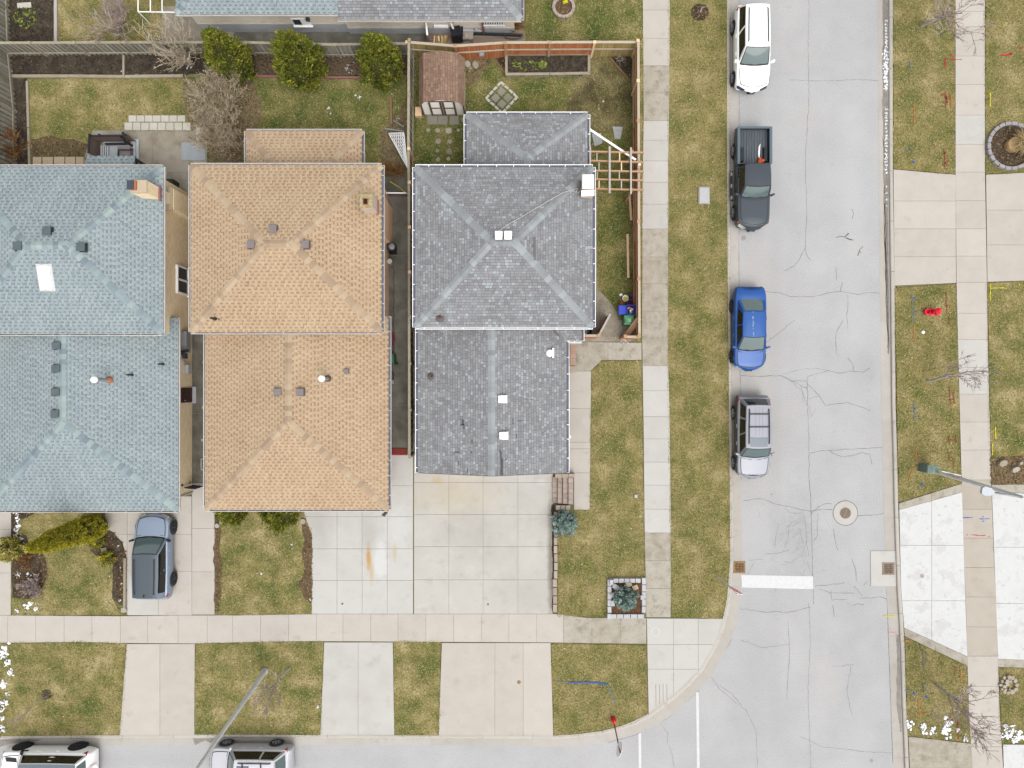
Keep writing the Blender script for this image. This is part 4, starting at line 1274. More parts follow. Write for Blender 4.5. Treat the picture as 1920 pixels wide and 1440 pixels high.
class House:
    def __init__(s, name, loc, label, style, shin, cap, deck, gut, wall):
        s.t = thing(name, (0, 0, 0), label, 'house')
        s.style, s.shin, s.cap, s.deck, s.gut, s.wall = style, shin, cap, deck, gut, wall
        s.quota = 290

    def roof(s, planes, caps, quota=0, under=True, name='roof'):
        b = MB()
        for pl in planes:
            nn = (Vector(pl[1]) - Vector(pl[0])).cross(Vector(pl[2]) - Vector(pl[0]))
            b.face(pl if nn.z > 0 else list(reversed(pl)))
            b.face([Vector(q) + Vector((0, 0, -.12)) for q in (pl if nn.z < 0 else list(reversed(pl)))])
            a_, b_ = Vector(pl[0]), Vector(pl[1])
            dn = Vector((0, 0, -.12))
            b.face([a_, b_, b_ + dn, a_ + dn])
        rf = b.build(name, s.deck, s.t)
        tabs = []
        for pl in planes:
            tabs += roof_tabs(pl, s.style)
        tabs.sort(key=lambda q: -q[2])
        # the ones that show largest as pieces of their own
        q_ = min(quota, s.quota)
        idx = list(range(min(len(tabs), 3 * q_)))
        own = set(idx[:q_])
        s.quota -= len(own)
        rest = MB()
        for i, (q, tone, _) in enumerate(tabs):
            if i in own:
                c = sum(q, Vector()) / 6
                m_ = MB()
                m_.mesh([w_ - c for w_ in q], TABF, 0, tone)
                m_.build('shingle', s.shin, rf, loc=c)
            else:
                rest.mesh(q, TABF, 0, tone)
        stuff(rest.build('shingles', s.shin, rf))
        for (a, b_, n1, n2) in caps:
            s.capline(a, b_, n1, n2, rf)
        return rf

    def capline(s, a, b_, n1, n2, rf, w=.18, ex=.26):
        a, b_ = Vector(a), Vector(b_)
        d = (b_ - a)
        L = d.length
        d.normalize()
        na = (n1 + n2).normalized()
        s1, s2 = d.cross(n1).normalized(), d.cross(n2).normalized()
        av = n1 + n2
        if s1.dot(n2) > 0:
            s1 = -s1
        if s2.dot(n1) > 0:
            s2 = -s2
        if s1.z > 0.001 and abs(n1.z) < .999:
            pass
        hi, lo = na * .045, na * .026
        v = []
        for k, up in ((0, hi), (ex + .03, lo)):
            o = d * k
            v += [o + s1 * w + n1 * (up.length * .75), o + up, o + s2 * w + n2 * (up.length * .75)]
        v += [v[0] - n1 * .03, v[2] - n2 * .03]
        m_ = MB()
        m_.mesh(v, [(0, 1, 4, 3), (1, 2, 5, 4), (6, 1, 0), (6, 7, 1), (7, 2, 1)])
        me = m_.data('cap_shingle', s.cap)
        k = 0.0
        while k < L - .05:
            add('cap_shingle', me, rf, a + d * k)
            k += ex

    def gutter(s, a, b_, out, style='open', step=.85):
        a, b_, out = Vector(a), Vector(b_), Vector(out)
        d = (b_ - a).normalized()
        L = (b_ - a).length
        m_ = MB()
        dz = Vector((0, 0, 1))
        wd = .12 if style == 'open' else .08
        m_.bar(a + out * .02 - dz * .06, b_ + out * .02 - dz * .06, .02, .12, 1 if style == 'open' else 0)
        m_.bar(a + out * (wd + .02) - d * .01 - dz * .045, b_ + out * (wd + .02) + d * .01 - dz * .045, .026 if style == 'open' else .035, .11, 0)
        m_.bar(a + out * (wd / 2 + .02) - dz * .09, b_ + out * (wd / 2 + .02) - dz * .09, wd, .02, 1)
        for e in (a - d * .002, b_ + d * .002):
            m_.bar(e + out * .02 - dz * .05, e + out * (wd + .03) - dz * .05, .015, .09, 0)
        k = random.uniform(.15, step)
        while k < L:
            m_.bar(a + d * k + out * .03 + dz * .012, a + d * k + out * (wd + .03) + dz * .012, .035, .012, 0)
            k += step * random.uniform(.85, 1.2)
        return m_.build('gutter', [s.gut, m_trough], s.t)

    def walls(s, x0, x1, y0, y1, z, mat=None, zb=0.0, name='wall'):
        b = MB()
        b.box(((x0 + x1) / 2, (y0 + y1) / 2, (zb + z) / 2), (x1 - x0, y1 - y0, z - zb))
        return b.build(name, mat or s.wall, s.t)


def nrm(pl):
    n = (Vector(pl[1]) - Vector(pl[0])).cross(Vector(pl[2]) - Vector(pl[0])).normalized()
    return n if n.z > 0 else -n


def hip(x0, x1, y0, y1, z, zr, r1, r2):
    """rect eave and two ridge points (r1 nearer the low-x / low-y end); returns planes and cap lines for a full hip roof."""
    A_, B_, C_, D_ = Vector((x0, y0, z)), Vector((x1, y0, z)), Vector((x1, y1, z)), Vector((x0, y1, z))
    R1, R2 = Vector((r1[0], r1[1], zr)), Vector((r2[0], r2[1], zr))
    if abs(R2.x - R1.x) > abs(R2.y - R1.y):     # ridge runs along x
        f, b_ = [A_, B_, R2, R1], [C_, D_, R1, R2]
        l, r_ = [D_, A_, R1], [B_, C_, R2]
        caps = [(A_, R1, nrm(f), nrm(l)), (D_, R1, nrm(b_), nrm(l)), (B_, R2, nrm(f), nrm(r_)), (C_, R2, nrm(b_), nrm(r_)), (R1, R2, nrm(f), nrm(b_))]
        return [f, b_, l, r_], caps
    l, r_ = [D_, A_, R1, R2], [B_, C_, R2, R1]
    f, b_ = [A_, B_, R1], [C_, D_, R2]
    caps = [(A_, R1, nrm(f), nrm(l)), (B_, R1, nrm(f), nrm(r_)), (D_, R2, nrm(b_), nrm(l)), (C_, R2, nrm(b_), nrm(r_)), (R1, R2, nrm(l), nrm(r_))]
    return [l, r_, f, b_], caps


def roof_vent(h, px, py, z, w, d, top, side, slope=(0, 0), hgt=.2, name='roof_vent'):
    c = P(px, py, z + hgt)
    b = MB()
    b.box((c.x, c.y, z + hgt * .42), (w * .84, d * .84, hgt * .9), 0, 1)
    b.box((c.x, c.y, z + hgt * .93), (w, d, .05), 0, 0, rx=slope[0], ry=slope[1])
    b.box((c.x, c.y, z + .03), (w * 1.18, d * 1.18, .012), 0, 1, rx=slope[0], ry=slope[1])
    return b.build(name, [top, side], h.t)


def roof_z(planes, x, y):
    best = None
    for pl in planes:
        n = nrm(pl)
        p0 = Vector(pl[0])
        if inside([(q[0], q[1]) for q in pl], np.array([x]), np.array([y]))[0]:
            zz = p0.z - (n.x * (x - p0.x) + n.y * (y - p0.y)) / n.z
            best = zz if best is None else max(best, zz)
    return best if best is not None else planes[0][0].z


def on_roof(planes, px, py):
    z = 4.0
    for k in range(6):
        c = P(px, py, z)
        z = roof_z(planes, c.x, c.y)
    return P(px, py, z)


# ======== blue-grey roofed house on the left
hT = House('house', (0, 0, 0), 'split level house with a blue-grey shingle roof, skylight and beige brick walls', 'lam', m_shin_teal, m_cap_teal, m_deck_teal, m_offwhite, m_brick_beige)
zE, zF = 4.0, 2.5
bx0, bx1, by0, by1 = -27.25, PX(305, zE), PY(625, zE), PY(313, zE)
plB, cpB = hip(bx0, bx1, by0, by1, zE, 5.2, (bx0 + 4.1, (by0 + by1) / 2), (bx1 - 3.95, (by0 + by1) / 2))
hT.roof(plB, cpB, 200)
fx0, fx1, fy0 = -27.2, PX(333, zF), PY(957, zF)
xr = (fx0 + fx1) / 2
A_, B_, C_, D_ = Vector((fx0, fy0, zF)), Vector((fx1, fy0, zF)), Vector((fx1, by0 + .9, zF)), Vector((fx0, by0 + .9, zF))
R1, R2 = Vector((xr, PY(792, 3.95), 3.95)), Vector((xr, by0 + .5, 3.95))
plF = [[D_, A_, R1, Vector((xr, by0 + .9, 3.95))], [B_, C_, Vector((xr, by0 + .9, 3.95)), R1], [A_, B_, R1]]
cpF = [(A_, R1, nrm(plF[2]), nrm(plF[0])), (B_, R1, nrm(plF[2]), nrm(plF[1])), (R1, R2, nrm(plF[0]), nrm(plF[1]))]
hT.roof(plF, cpF, 90)
hT.walls(bx0 + .35, bx1 - .35, by0 + .1, by1 - .35, zE - .14)
hT.walls(fx0 + .35, fx1 - .36, fy0 + .6, by0 + .2, zF - .14)
for a, b_, o in (((bx0, by1, zE), (bx1, by1, zE), (0, 1, 0)), ((bx1, by0, zE), (bx1, by1, zE), (1, 0, 0)), ((bx0, by0, zE), (bx1, by0, zE), (0, -1, 0)),
                 ((fx1, fy0, zF), (fx1, by0 + .9, zF), (1, 0, 0)), ((fx0, fy0, zF), (fx1, fy0, zF), (0, -1, 0))):
    hT.gutter(a, b_, o, 'guard')
for (px, py, zz, sl) in ((87, 433, 0, (0, 0)), (32, 461, 0, (0, 0)), (151, 463, 0, (0, 0))):
    c = on_roof(plB, px, py)
    roof_vent(hT, px, py, c.z, .40, .38, m_vent_teal, m_vent_teal_d)
for (px, py) in ((105, 648), (104, 691), (103, 735), (102, 776)):
    c = on_roof(plF, px, py)
    roof_vent(hT, px, py, c.z, .40, .36, m_vent_teal, m_vent_teal_d)
# skylight
c = on_roof(plB, 88, 520)
k = MB()
nn = nrm(plB[0])
ax, ay = Vector((1, 0, 0)), nn.cross(Vector((1, 0, 0)))
qv = []
for (px, py, up) in ((104, 545, .1), (78, 545, .1), (70, 495, .1), (96, 495, .1)):
    c = on_roof(plB, px, py)
    qv.append(c)
ctr = sum(qv, Vector()) / 4
for q, h_ in ((1.0, .0),):
    lo = [ctr + (w_ - ctr) * 1.05 for w_ in qv]
    hi_ = [ctr + (w_ - ctr) * 1.0 + nn * .14 for w_ in qv]
    k.mesh(lo + hi_, [(4, 5, 6, 7), (0, 1, 5, 4), (1, 2, 6, 5), (2, 3, 7, 6), (3, 0, 4, 7), (7, 6, 5, 4)])
sk = k.build('skylight', m_white, hT.t)
k = MB()
ins = [ctr + (w_ - ctr) * .86 + nn * .145 for w_ in qv]
cen = ctr + nn * .24
mid = [ctr + (w_ - ctr) * .5 + nn * .22 for w_ in qv]
k.mesh(ins + mid, [(0, 1, 5, 4), (1, 2, 6, 5), (2, 3, 7, 6), (3, 0, 4, 7), (4, 5, 6, 7)])
m_dome = M('milky_skylight_dome', [(244, 244, 250)], rough=0.2, k=1.5, coat=.4)
k.build('dome', m_dome, sk, smooth=True)


def brick_chimney(h, x0, x1, y0, y1, z0, z1, mat, capm, pots, name='chimney', chase=None):
    k = MB()
    k.box(((x0 + x1) / 2, (y0 + y1) / 2, (z0 + z1) / 2), (x1 - x0, y1 - y0, z1 - z0))
    ch = k.build(name, mat, h.t)
    k = MB()
    k.box(((x0 + x1) / 2, (y0 + y1) / 2, z1 + .03), (x1 - x0 + .06, y1 - y0 + .06, .06), taper=.94)
    k.build('crown', capm, ch)
    for (px_, py_, w, d, hh, mo, mi) in pots:
        k = MB()
        k.box((px_, py_, z1 + .06 + hh / 2), (w, d, hh))
        k.build('flue', mo, ch)
        k = MB()
        k.box((px_ - (.07 if w > .3 else 0), py_, z1 + .075 + hh), (w * (.98 if w > .3 else .7), d * (.98 if w > .3 else .7), .03))
        k.build('flue_opening', mi, ch)
    return ch


m_terracotta = M('terracotta_flue', [(204, 128, 84)], rough=.8)
m_flash = M('reddish_flashing', [(176, 110, 110), (160, 120, 116)], scale=6, rough=.6)
m_fluecap = M('dark_slate_lid', [(72, 80, 92)], rough=.6)
cx = -17.72
yA, yB = PY(362, 5.2), PY(339, 5.2)
brick_chimney(hT, -18.1, -17.35, yA, yB, 2, 5.25, m_brick_beige, m_paver_t, [(-17.96, yB - .26, .34, .44, .12, m_terracotta, m_fluecap)])
k = MB(); k.box((-17.3, (yA + yB) / 2 - .02, zE + .14), (.1, yB - yA + .15, .12)); k.build('chimney_flashing', m_flash, hT.t)
hT.walls(bx1 - .36, bx1 + .05, yA - .2, yB + .25, 3.0, name='chimney_breast')
k = MB(); k.box((bx1 - .3, (yA + yB) / 2, 3.05), (.62, yB - yA + .6, .1)); k.build('breast_ledge', m_paver_t, hT.t)
# window in the beige side wall
wx = bx1 - .35
y0, y1 = PY(552, 1.3), PY(500, 1.3)
k = MB()
for (yy, zz, dy, dz) in (((y0 + y1) / 2, 1.92, y1 - y0, .1), ((y0 + y1) / 2, .68, y1 - y0 + .1, .1), (y0 + .04, 1.3, .09, 1.2), (y1 - .04, 1.3, .09, 1.2), ((y0 + y1) / 2, 1.3, .09, 1.2)):
    k.box((wx + .05, yy, zz), (.12, dy, dz))
w_ = k.build('window', m_white, hT.t)
for s_ in (-1, 1):
    k = MB(); k.box((wx + .02, (y0 + y1) / 2 + s_ * (y1 - y0) / 4, 1.3), (.05, (y1 - y0) / 2 - .1, 1.1)); k.build('pane', m_glass, w_)
k = MB(); k.box((wx + .08, (y0 + y1) / 2, .58), (.2, y1 - y0 + .25, .08)); k.build('sill', m_paver_t, w_)
# side door of the front section
wx = fx1 - .36
y0, y1 = PY(755, 1), PY(727, 1)
k = MB(); k.box((wx + .02, (y0 + y1) / 2, 1.05), (.06, y1 - y0, 2.1)); dr = k.build('door', M('dark_brown_door', [(78, 50, 44)], rough=.6), hT.t)
k = MB(); k.box((wx + .06, y0 + .12, 1.05), (.05, .05, .1)); k.build('handle', m_steel, dr)
k = MB(); k.box((wx + .12, (y0 + y1) / 2, .1), (.26, y1 - y0 + .1, .2)); k.build('door_step', m_found, dr)
# vent pipe with a white ball cap, and smaller pipes
c = on_roof(plF, 206, 712)


def bvent(h, base, ztop, name='flue_pipe', mc=m_white, ring=m_terracotta):
    k = MB()
    k.lathe(base, [(.15, -.05), (.15, .06), (.1, .12), (.09, .12), (.09, ztop - base.z - .12)], 14, 0)
    f = k.build(name, m_steel, h.t, smooth=True, angle=40)
    k = MB(); k.lathe(base, [(.17, .0), (.16, .12), (.11, .2)], 14); k.build('collar', ring, f, smooth=True, angle=40)
    k = MB(); k.lathe((base.x, base.y, ztop - .14), [(.1, 0), (.16, .03), (.17, .12), (.13, .2), (.03, .24)], 16); k.build('rain_cap', mc, f, smooth=True, angle=50)
    return f


bvent(hT, c, c.z + 1.35)
for px, py in ((248, 703), (306, 683)):
    c = on_roof(plF, px, py)
    k = MB(); k.lathe(c, [(.09, -.1), (.07, .04), (.05, .08), (.045, .5)], 10); k.build('vent_pipe', m_vent_teal_d, hT.t)
# meters and pipes on the alley wall
k = MB(); k.box((wx + .16, PY(642, 1), 1.2), (.3, 1.1, .5)); k.build('meter_box', m_steel, hT.t)
k = MB(); k.box((wx + .12, PY(668, 1), 1.3), (.24, .28, .36)); k.build('electric_meter', m_dark, hT.t)
k = MB(); k.box((wx + .12, PY(692, 1), .9), (.24, .45, .35)); k.build('gas_regulator', m_found, hT.t)
k = MB(); k.tube([(wx + .1, PY(640, 1), 2.2), (wx + .1, PY(668, 1), 1.6), (wx + .1, PY(700, 1), .4)], .035, 6); k.build('conduit', m_steel, hT.t)
k = MB(); k.box((wx + .3, PY(659, 1.6), 1.7), (.5, .12, .1), 0.2); k.build('wall_lamp', m_black, hT.t)

# small roof over the back steps
k0, k1, ky0, ky1 = PX(160, 2.7), PX(251, 2.7), by1 - .5, PY(291, 2.7)
A_, B_, C_, D_ = Vector((k0, ky1, 2.55)), Vector((k1, ky1, 2.55)), Vector((k1, ky0, 2.95)), Vector((k0, ky0, 2.95))
hT.roof([[A_, B_, C_, D_]], [], 0)
for x in (k0 + .1, k1 - .1):
    k = MB(); k.bar((x, ky1 - .1, 0), (x, ky1 - .1, 2.5), .1, .1); k.build('porch_post', m_dark, hT.t)
k = MB(); k.bar((k1 + .02, ky1 - .1, 2.45), (k1 + .02, ky0, 2.45), .08, .12); k.bar((k1 + .05, PY(305, 2), 2.2), (PX(270, 2), by1 - .3, 2.0), .08, .08); k.build('porch_beam', m_trim, hT.t)

# ======== tan roofed house
hN = House('house', (0, 0, 0), 'house with a sandy tan shingle roof and a square mossy chimney, between two others', 'lam', m_shin_tan, m_cap_tan, m_deck_tan, m_offwhite, m_brick_pink)
bx0, bx1, by0, by1 = PX(358, zE), PX(715, zE), PY(622, zE), PY(310, zE)
hw = (by1 - by0) / 2
plB, cpB = hip(bx0, bx1, by0, by1, zE, 5.2, (PX(496, 5.2), (by0 + by1) / 2), (PX(546, 5.2), (by0 + by1) / 2))
hN.roof(plB, cpB, 200)
fx0, fx1, fy0 = PX(385.5, zF), PX(728, zF), PY(955, zF)
xr = (fx0 + fx1) / 2
A_, B_, C_, D_ = Vector((fx0, fy0, zF)), Vector((fx1, fy0, zF)), Vector((fx1, by0 + .9, zF)), Vector((fx0, by0 + .9, zF))
R1 = Vector((xr, PY(790, 3.9), 3.9))
RT = Vector((xr, by0 + .9, 3.9))
plF = [[D_, A_, R1, RT], [B_, C_, RT, R1], [A_, B_, R1]]
hN.roof(plF, [(A_, R1, nrm(plF[2]), nrm(plF[0])), (B_, R1, nrm(plF[2]), nrm(plF[1])), (R1, RT, nrm(plF[0]), nrm(plF[1]))], 90)
ex0, ex1, ey1 = PX(462, zF), PX(678, zF), PY(246, zF)
A2, B2, C2, D2 = Vector((ex1, ey1, zF)), Vector((ex0, ey1, zF)), Vector((ex0, by1 - 1.2, zF)), Vector((ex1, by1 - 1.2, zF))
Ra, Rb = Vector((ex0 + 2.3, by1 - .6, 3.3)), Vector((ex1 - 2.3, by1 - .6, 3.3))
E1, E2 = Vector((ex0, by1 - .6, zF)), Vector((ex1, by1 - .6, zF))
plE = [[A2, B2, Ra, Rb], [B2, E1, Ra], [E2, A2, Rb]]
hN.roof(plE, [(B2, Ra, nrm(plE[0]), nrm(plE[1])), (A2, Rb, nrm(plE[0]), nrm(plE[2]))], 0)
hN.walls(bx0 + .3, bx1 - .33, by0 + .1, by1 - .35, zE - .14)
hN.walls(fx0 + .35, fx1 - .4, fy0 + .6, by0 + .2, zF - .14)
hN.walls(ex0 + .3, ex1 - .3, by1 - .4, ey1 - .35, zF - .14)
for a, b_, o in (((bx0, by1, zE), (bx1, by1, zE), (0, 1, 0)), ((bx1, by0, zE), (bx1, by1, zE), (1, 0, 0)), ((bx0, by0, zE), (bx0, by1, zE), (-1, 0, 0)), ((bx0, by0, zE), (bx1, by0, zE), (0, -1, 0)),
                 ((fx1, fy0, zF), (fx1, by0 + .9, zF), (1, 0, 0)), ((fx0, fy0, zF), (fx1, fy0, zF), (0, -1, 0)), ((fx0, fy0, zF), (fx0, by0 + .9, zF), (-1, 0, 0)),
                 ((ex0, ey1, zF), (ex1, ey1, zF), (0, 1, 0)), ((ex1, by1 - .5, zF), (ex1, ey1, zF), (1, 0, 0)), ((ex0, by1 - .5, zF), (ex0, ey1, zF), (-1, 0, 0))):
    hN.gutter(a, b_, o, 'open' if o[0] == 1 else 'guard')
for px, py in ((511, 429), (470, 458), (572, 458)):
    c = on_roof(plB, px, py)
    roof_vent(hN, px, py, c.z, .36, .36, m_vent_tan, m_vent_tan_d)
for px, py in ((520, 735), (562, 735)):
    c = on_roof(plF, px, py)
    roof_vent(hN, px, py, c.z, .37, .34, m_vent_tan, m_vent_tan_d)
c = on_roof(plF, 649, 696); roof_vent(hN, 649, 696, c.z, .22, .2, m_vent_tan, m_vent_tan_d, hgt=.12)
c = on_roof(plF, 615, 710); bvent(hN, c, c.z + 1.2, ring=m_vent_tan_d)
c = on_roof(plB, 404, 598); k = MB(); k.lathe(c, [(.1, -.1), (.08, .04), (.06, .08), (.055, .5)], 10); k.box((c.x, c.y, c.z), (.42, .1, .02), rx=.3); k.build('vent_pipe', m_black, hN.t)
m_moss = M('mossy_chimney_crown', [(172, 160, 112), (208, 194, 156)], scale=9, contrast=(.4, .6), grain=.1)
m_chimpale = M('pale_rendered_brick', [(228, 210, 192), (220, 200, 180)], scale=4, grain=.05, brick=(.21, .075, (214, 200, 184)), k=1.7)
yA, yB = PY(389, 5.2), PY(366, 5.2)
brick_chimney(hN, -7.2, -6.62, yA, yB, 2, 5.3, m_chimpale, m_moss, [(-6.93, (yA + yB) / 2 - .06, .26, .34, .05, m_terracotta, m_hole)])
k = MB(); k.box((-6.58, (yA + yB) / 2 - .02, zE + .16), (.08, yB - yA + .1, .12)); k.build('chimney_flashing', m_flash, hN.t)
hN.walls(bx1 - .34, bx1 - .12, PY(462, 0), PY(392, 0), 2.6, name='chimney_breast')

# ======== grey roofed house on the corner
hG = House('house', (0, 0, 0), 'grey shingled corner house with white gutters, white chimney cap and gabled garage', 'rand', m_shin_gray, m_cap_gray, m_deck_gray, m_white, m_brick_red)
bx0, bx1, by0, by1 = PX(779, zE), PX(1111, zE), PY(613, zE), PY(314, zE)
plB, cpB = hip(bx0, bx1, by0, by1, zE, 5.3, (PX(922, 5.3), (by0 + by1) / 2), (PX(964, 5.3), (by0 + by1) / 2))
hG.roof(plB, cpB, 170)
fx0, fx1, fy0 = PX(784, zF), PX(1062, zF), PY(886, zF)
xr = (fx0 + fx1) / 2
zR = 3.75
A_, B_, C_, D_ = Vector((fx0, fy0, zF)), Vector((fx1, fy0, zF)), Vector((fx1, by0 + .7, zF)), Vector((fx0, by0 + .7, zF))
R1, RT = Vector((xr, fy0, zR)), Vector((xr, by0 + .7, zR))
plF = [[D_, A_, R1, RT], [B_, C_, RT, R1]]
hG.roof(plF, [(R1, RT, nrm(plF[0]), nrm(plF[1]))], 100)
k = MB()
k.face([A_ + Vector((.4, .3, -.1)), B_ + Vector((-.4, .3, -.1)), R1 + Vector((0, .3, -.15))])
k.box((xr, fy0 + .45, 1.2), (fx1 - fx0 - .8, .2, 2.4))
gw = k.build('gable_wall', m_brick_red, hG.t)
k = MB()
for j in range(4):
    k.box((xr - .5, fy0 + .33, .32 + j * .56), (4.9, .05, .54))
gdr = k.build('garage_door', m_white, hG.t)
k = MB(); k.bar(A_ + Vector((0, -.02, -.1)), R1 + Vector((0, -.02, -.1)), .03, .2); k.bar(B_ + Vector((0, -.02, -.1)), R1 + Vector((0, -.02, -.1)), .03, .2); k.build('barge_board', m_deck_gray, hG.t)
# porch roof beside the garage roof
qx1, qy0 = PX(1090, zF), PY(639, zF)
pA, pB, pC, pD = Vector((fx1 - .35, qy0, zF - .02)), Vector((qx1, qy0, zF - .02)), Vector((qx1, by0 + .7, zF + .42)), Vector((fx1 - 1.25, by0 + .7, zF + .42))
hG.roof([[pA, pB, pC, pD]], [], 10)
k = MB(); k.bar(pA + Vector((.05, 0, .08)), pD + Vector((.1, 0, .1)), .14, .03); k.build('valley_flashing', m_dark, hG.t)
ex0, ex1, ey1 = PX(875, zF), PX(1101, zF), PY(215, zF)
A2, B2 = Vector((ex1, ey1, zF)), Vector((ex0, ey1, zF))
ap = Vector((PX(989, 3.5), PY(296, 3.5), 3.5))
E1, E2, T_ = Vector((ex0, by1 - .3, zF)), Vector((ex1, by1 - .3, zF)), Vector((ap.x, by1 - .3, 3.5))
plE = [[A2, B2, ap], [B2, E1, T_, ap], [E2, A2, ap, T_]]
hG.roof(plE, [(B2, ap, nrm(plE[0]), nrm(plE[1])), (A2, ap, nrm(plE[0]), nrm(plE[2])), (ap, T_, nrm(plE[1]), nrm(plE[2]))], 10)
hG.walls(bx0 + .3, bx1 - .3, by0 + .1, by1 - .35, zE - .14)
hG.walls(fx0 + .35, fx1 - .4, fy0 + .56, by0 + .2, zF - .14)
hG.walls(ex0 + .3, ex1 - .3, by1 - .4, ey1 - .35, zF - .14)
for a, b_, o in (((bx0, by1, zE), (bx1, by1, zE), (0, 1, 0)), ((bx1, by0, zE), (bx1, by1, zE), (1, 0, 0)), ((bx0, by0, zE), (bx0, by1, zE), (-1, 0, 0)), ((bx0, by0, zE), (bx1, by0, zE), (0, -1, 0)),
                 ((fx1, fy0, zF), (fx1, qy0, zF), (1, 0, 0)), ((fx0, fy0, zF), (fx0, by0 + .7, zF), (-1, 0, 0)), ((qx1, qy0, zF), (qx1, by0 + .3, zF), (1, 0, 0)), ((fx1 + .1, qy0, zF), (qx1, qy0, zF), (0, -1, 0)),
                 ((ex0, ey1, zF), (ex1, ey1, zF), (0, 1, 0)), ((ex1, by1 - .3, zF), (ex1, ey1, zF), (1, 0, 0)), ((ex0, by1 - .3, zF), (ex0, ey1, zF), (-1, 0, 0))):
    hG.gutter(a, b_, o, 'guard' if o[1] == -1 else 'open')
for px, py in ((935, 441), (952.5, 441)):
    c = on_roof(plB, px, py); roof_vent(hG, px, py, c.z, .34, .4, m_white, m_offwhite, hgt=.22)
for px, py in ((942.5, 748.5), (944.5, 817)):
    c = on_roof(plF, px, py); roof_vent(hG, px, py, c.z, .42, .36, m_white, m_offwhite, hgt=.22)
c = on_roof(plF, 1034, 662); k = MB(); k.box((c.x + .08, c.y, c.z + .1), (.08, .5, .2)); k.lathe((c.x - .1, c.y, c.z), [(.2, -.05), (.2, .16), (.15, .26), (.04, .3)], 14); k.build('exhaust_hood', m_white, hG.t)
for pl_, px, py in ((plF, 810, 706), (plB, 825, 595)):
    c = on_roof(pl_, px, py); k = MB(); k.lathe(c, [(.24, -.02), (.2, .03), (.08, .06), (.06, .3)], 14); kk = k.build('vent_pipe', m_vent_tan_d, hG.t); k = MB(); k.lathe(c, [(.05, .29), (.045, .305)], 10); k.build('pipe_opening', m_black, kk)
c = on_roof(plB, 1002, 468); nn = nrm(plB[3]); k = MB()
for dx in range(5):
    k.box((c.x, c.y + .48 - dx * .24, c.z + .022), (.13, .235, .012), ry=math.atan(nn.x / nn.z))
k.box((c.x - .12, c.y + .16, c.z + .055), (.12, .14, .012)); k.build('patched_shingle', m_dark if False else M('dark_patch_shingle', [(116, 116, 114), (128, 128, 126)], scale=8), hG.t)
m_dk = M('torn_shingle_gap', [(78, 80, 84), (104, 106, 110)], scale=20)
random.seed(5)
for (px, py, w, d) in ((868, 792, .1, .3), (870, 800, .05, .25), (867, 796, .22, .05), (885, 828, .05, .22), (857, 848, .28, .05), (884, 848, .06, .12), (938, 846, .07, .12), (939, 853, .1, .28), (941, 875, .14, .85), (949, 862, .08, .05), (962, 790, .05, .3), (968, 818, .05, .2), (985, 748, .22, .03), (996, 749, .12, .03), (975, 789, .25, .03), (860, 868, .04, .2), (876, 882, .04, .2)):
    c = on_roof(plF, px, py)
    pl_ = plF[0] if c.x < xr else plF[1]
    nn = nrm(pl_)
    k = MB(); k.box((c.x, c.y, c.z + .026), (w, d, .006), ry=math.atan2(nn.x, nn.z)); k.build('torn_shingle', m_dk, hG.t)
# chimney with white metal cap and small equipment
yA, yB = PY(362, 5.0), PY(328, 5.0)
ch = brick_chimney(hG, 3.35, 3.95, yA, yB, 2, 4.75, m_chimpale, m_paver_t, [])
c = P(1103, 339, 5.35)
k = MB(); k.box((c.x, c.y, 5.25), (.58, .68, .14), taper=.9); k.box((c.x, c.y, 5.02), (.34, .4, .4)); k.build('metal_cap', m_white, ch)
k = MB(); k.box((P(1102, 362, 4.85).x, P(1102, 362, 4.85).y, 4.85), (.62, .28, .06), .05); k.build('white_flashing', m_white, ch)
k = MB(); k.box((P(1090, 350, 4.8).x, P(1090, 350, 4.8).y, 4.7), (.1, .5, .3)); k.build('side_box', m_vent_tan_d, ch)
k = MB()
pts = [on_roof(plB, px, py) + Vector((0, 0, .07)) for px, py in ((934, 434), (955, 420), (980, 406), (1005, 391), (1030, 376), (1055, 362), (1075, 356), (1083, 354))]
k.tube(pts, .016, 5); k.build('roof_cable', m_offwhite, hG.t)
pts = [P(1083, 354, 4.8), P(1080, 358, 4.8), P(1085, 362, 4.8), P(1089, 356, 4.8)]
k = MB(); k.tube(pts, .012, 5); k.build('cable_loop', m_offwhite, hG.t)
# diagonal white pipe from the extension eave to the pergola
k = MB(); a_, b_ = P(1103, 241, 2.35), P(1192, 300, 2.25); k.bar(a_, b_, .1, .08); k.build('downpipe', m_white, hG.t)
# brick porch wall and pier
k = MB(); c0, c1 = P(1074, 642, 1.0), P(1072, 686, 1.0); k.box(((c0.x + c1.x) / 2, (c0.y + c1.y) / 2, .5), (.26, c0.y - c1.y, 1.0)); pw = k.build('porch_wall', m_brick_red, hG.t)
me = None
for i in range(16):
    k = MB(); k.box((0, 0, 0), (.3, .07, .06)); me = me or k.data('brick', M('salmon_sill_brick', [(196, 160, 138), (216, 184, 162)], w=(0.3, 0, 1), scale=5))
    add('brick', me, pw, (c0.x, c0.y - .05 - i * (c0.y - c1.y - .1) / 15.5, 1.03))
k = MB(); c = P(1075, 692, .95); k.box((c.x, c.y, .5), (.4, .32, .95)); k.build('pier', m_block_b, pw)
k = MB(); c = P(1068.8, 819, 2.2); k.box((c.x, c.y, 2.15), (.1, .12, .12)); k.build('security_camera', m_white, hG.t)

for h_, gx0, gx1 in ((hT, 236, 300), (hN, 600, 690)):
    gy = PY(957, zF) + .56 if h_ is hT else PY(955, zF) + .56
    k = MB()
    for j in range(4):
        k.box(((PX(gx0, 1) + PX(gx1, 1)) / 2 + (1 if h_ is hT else 0), gy, .34 + j * .5), (2.6, .06, .48))
    k.build('garage_door', m_offwhite, h_.t)

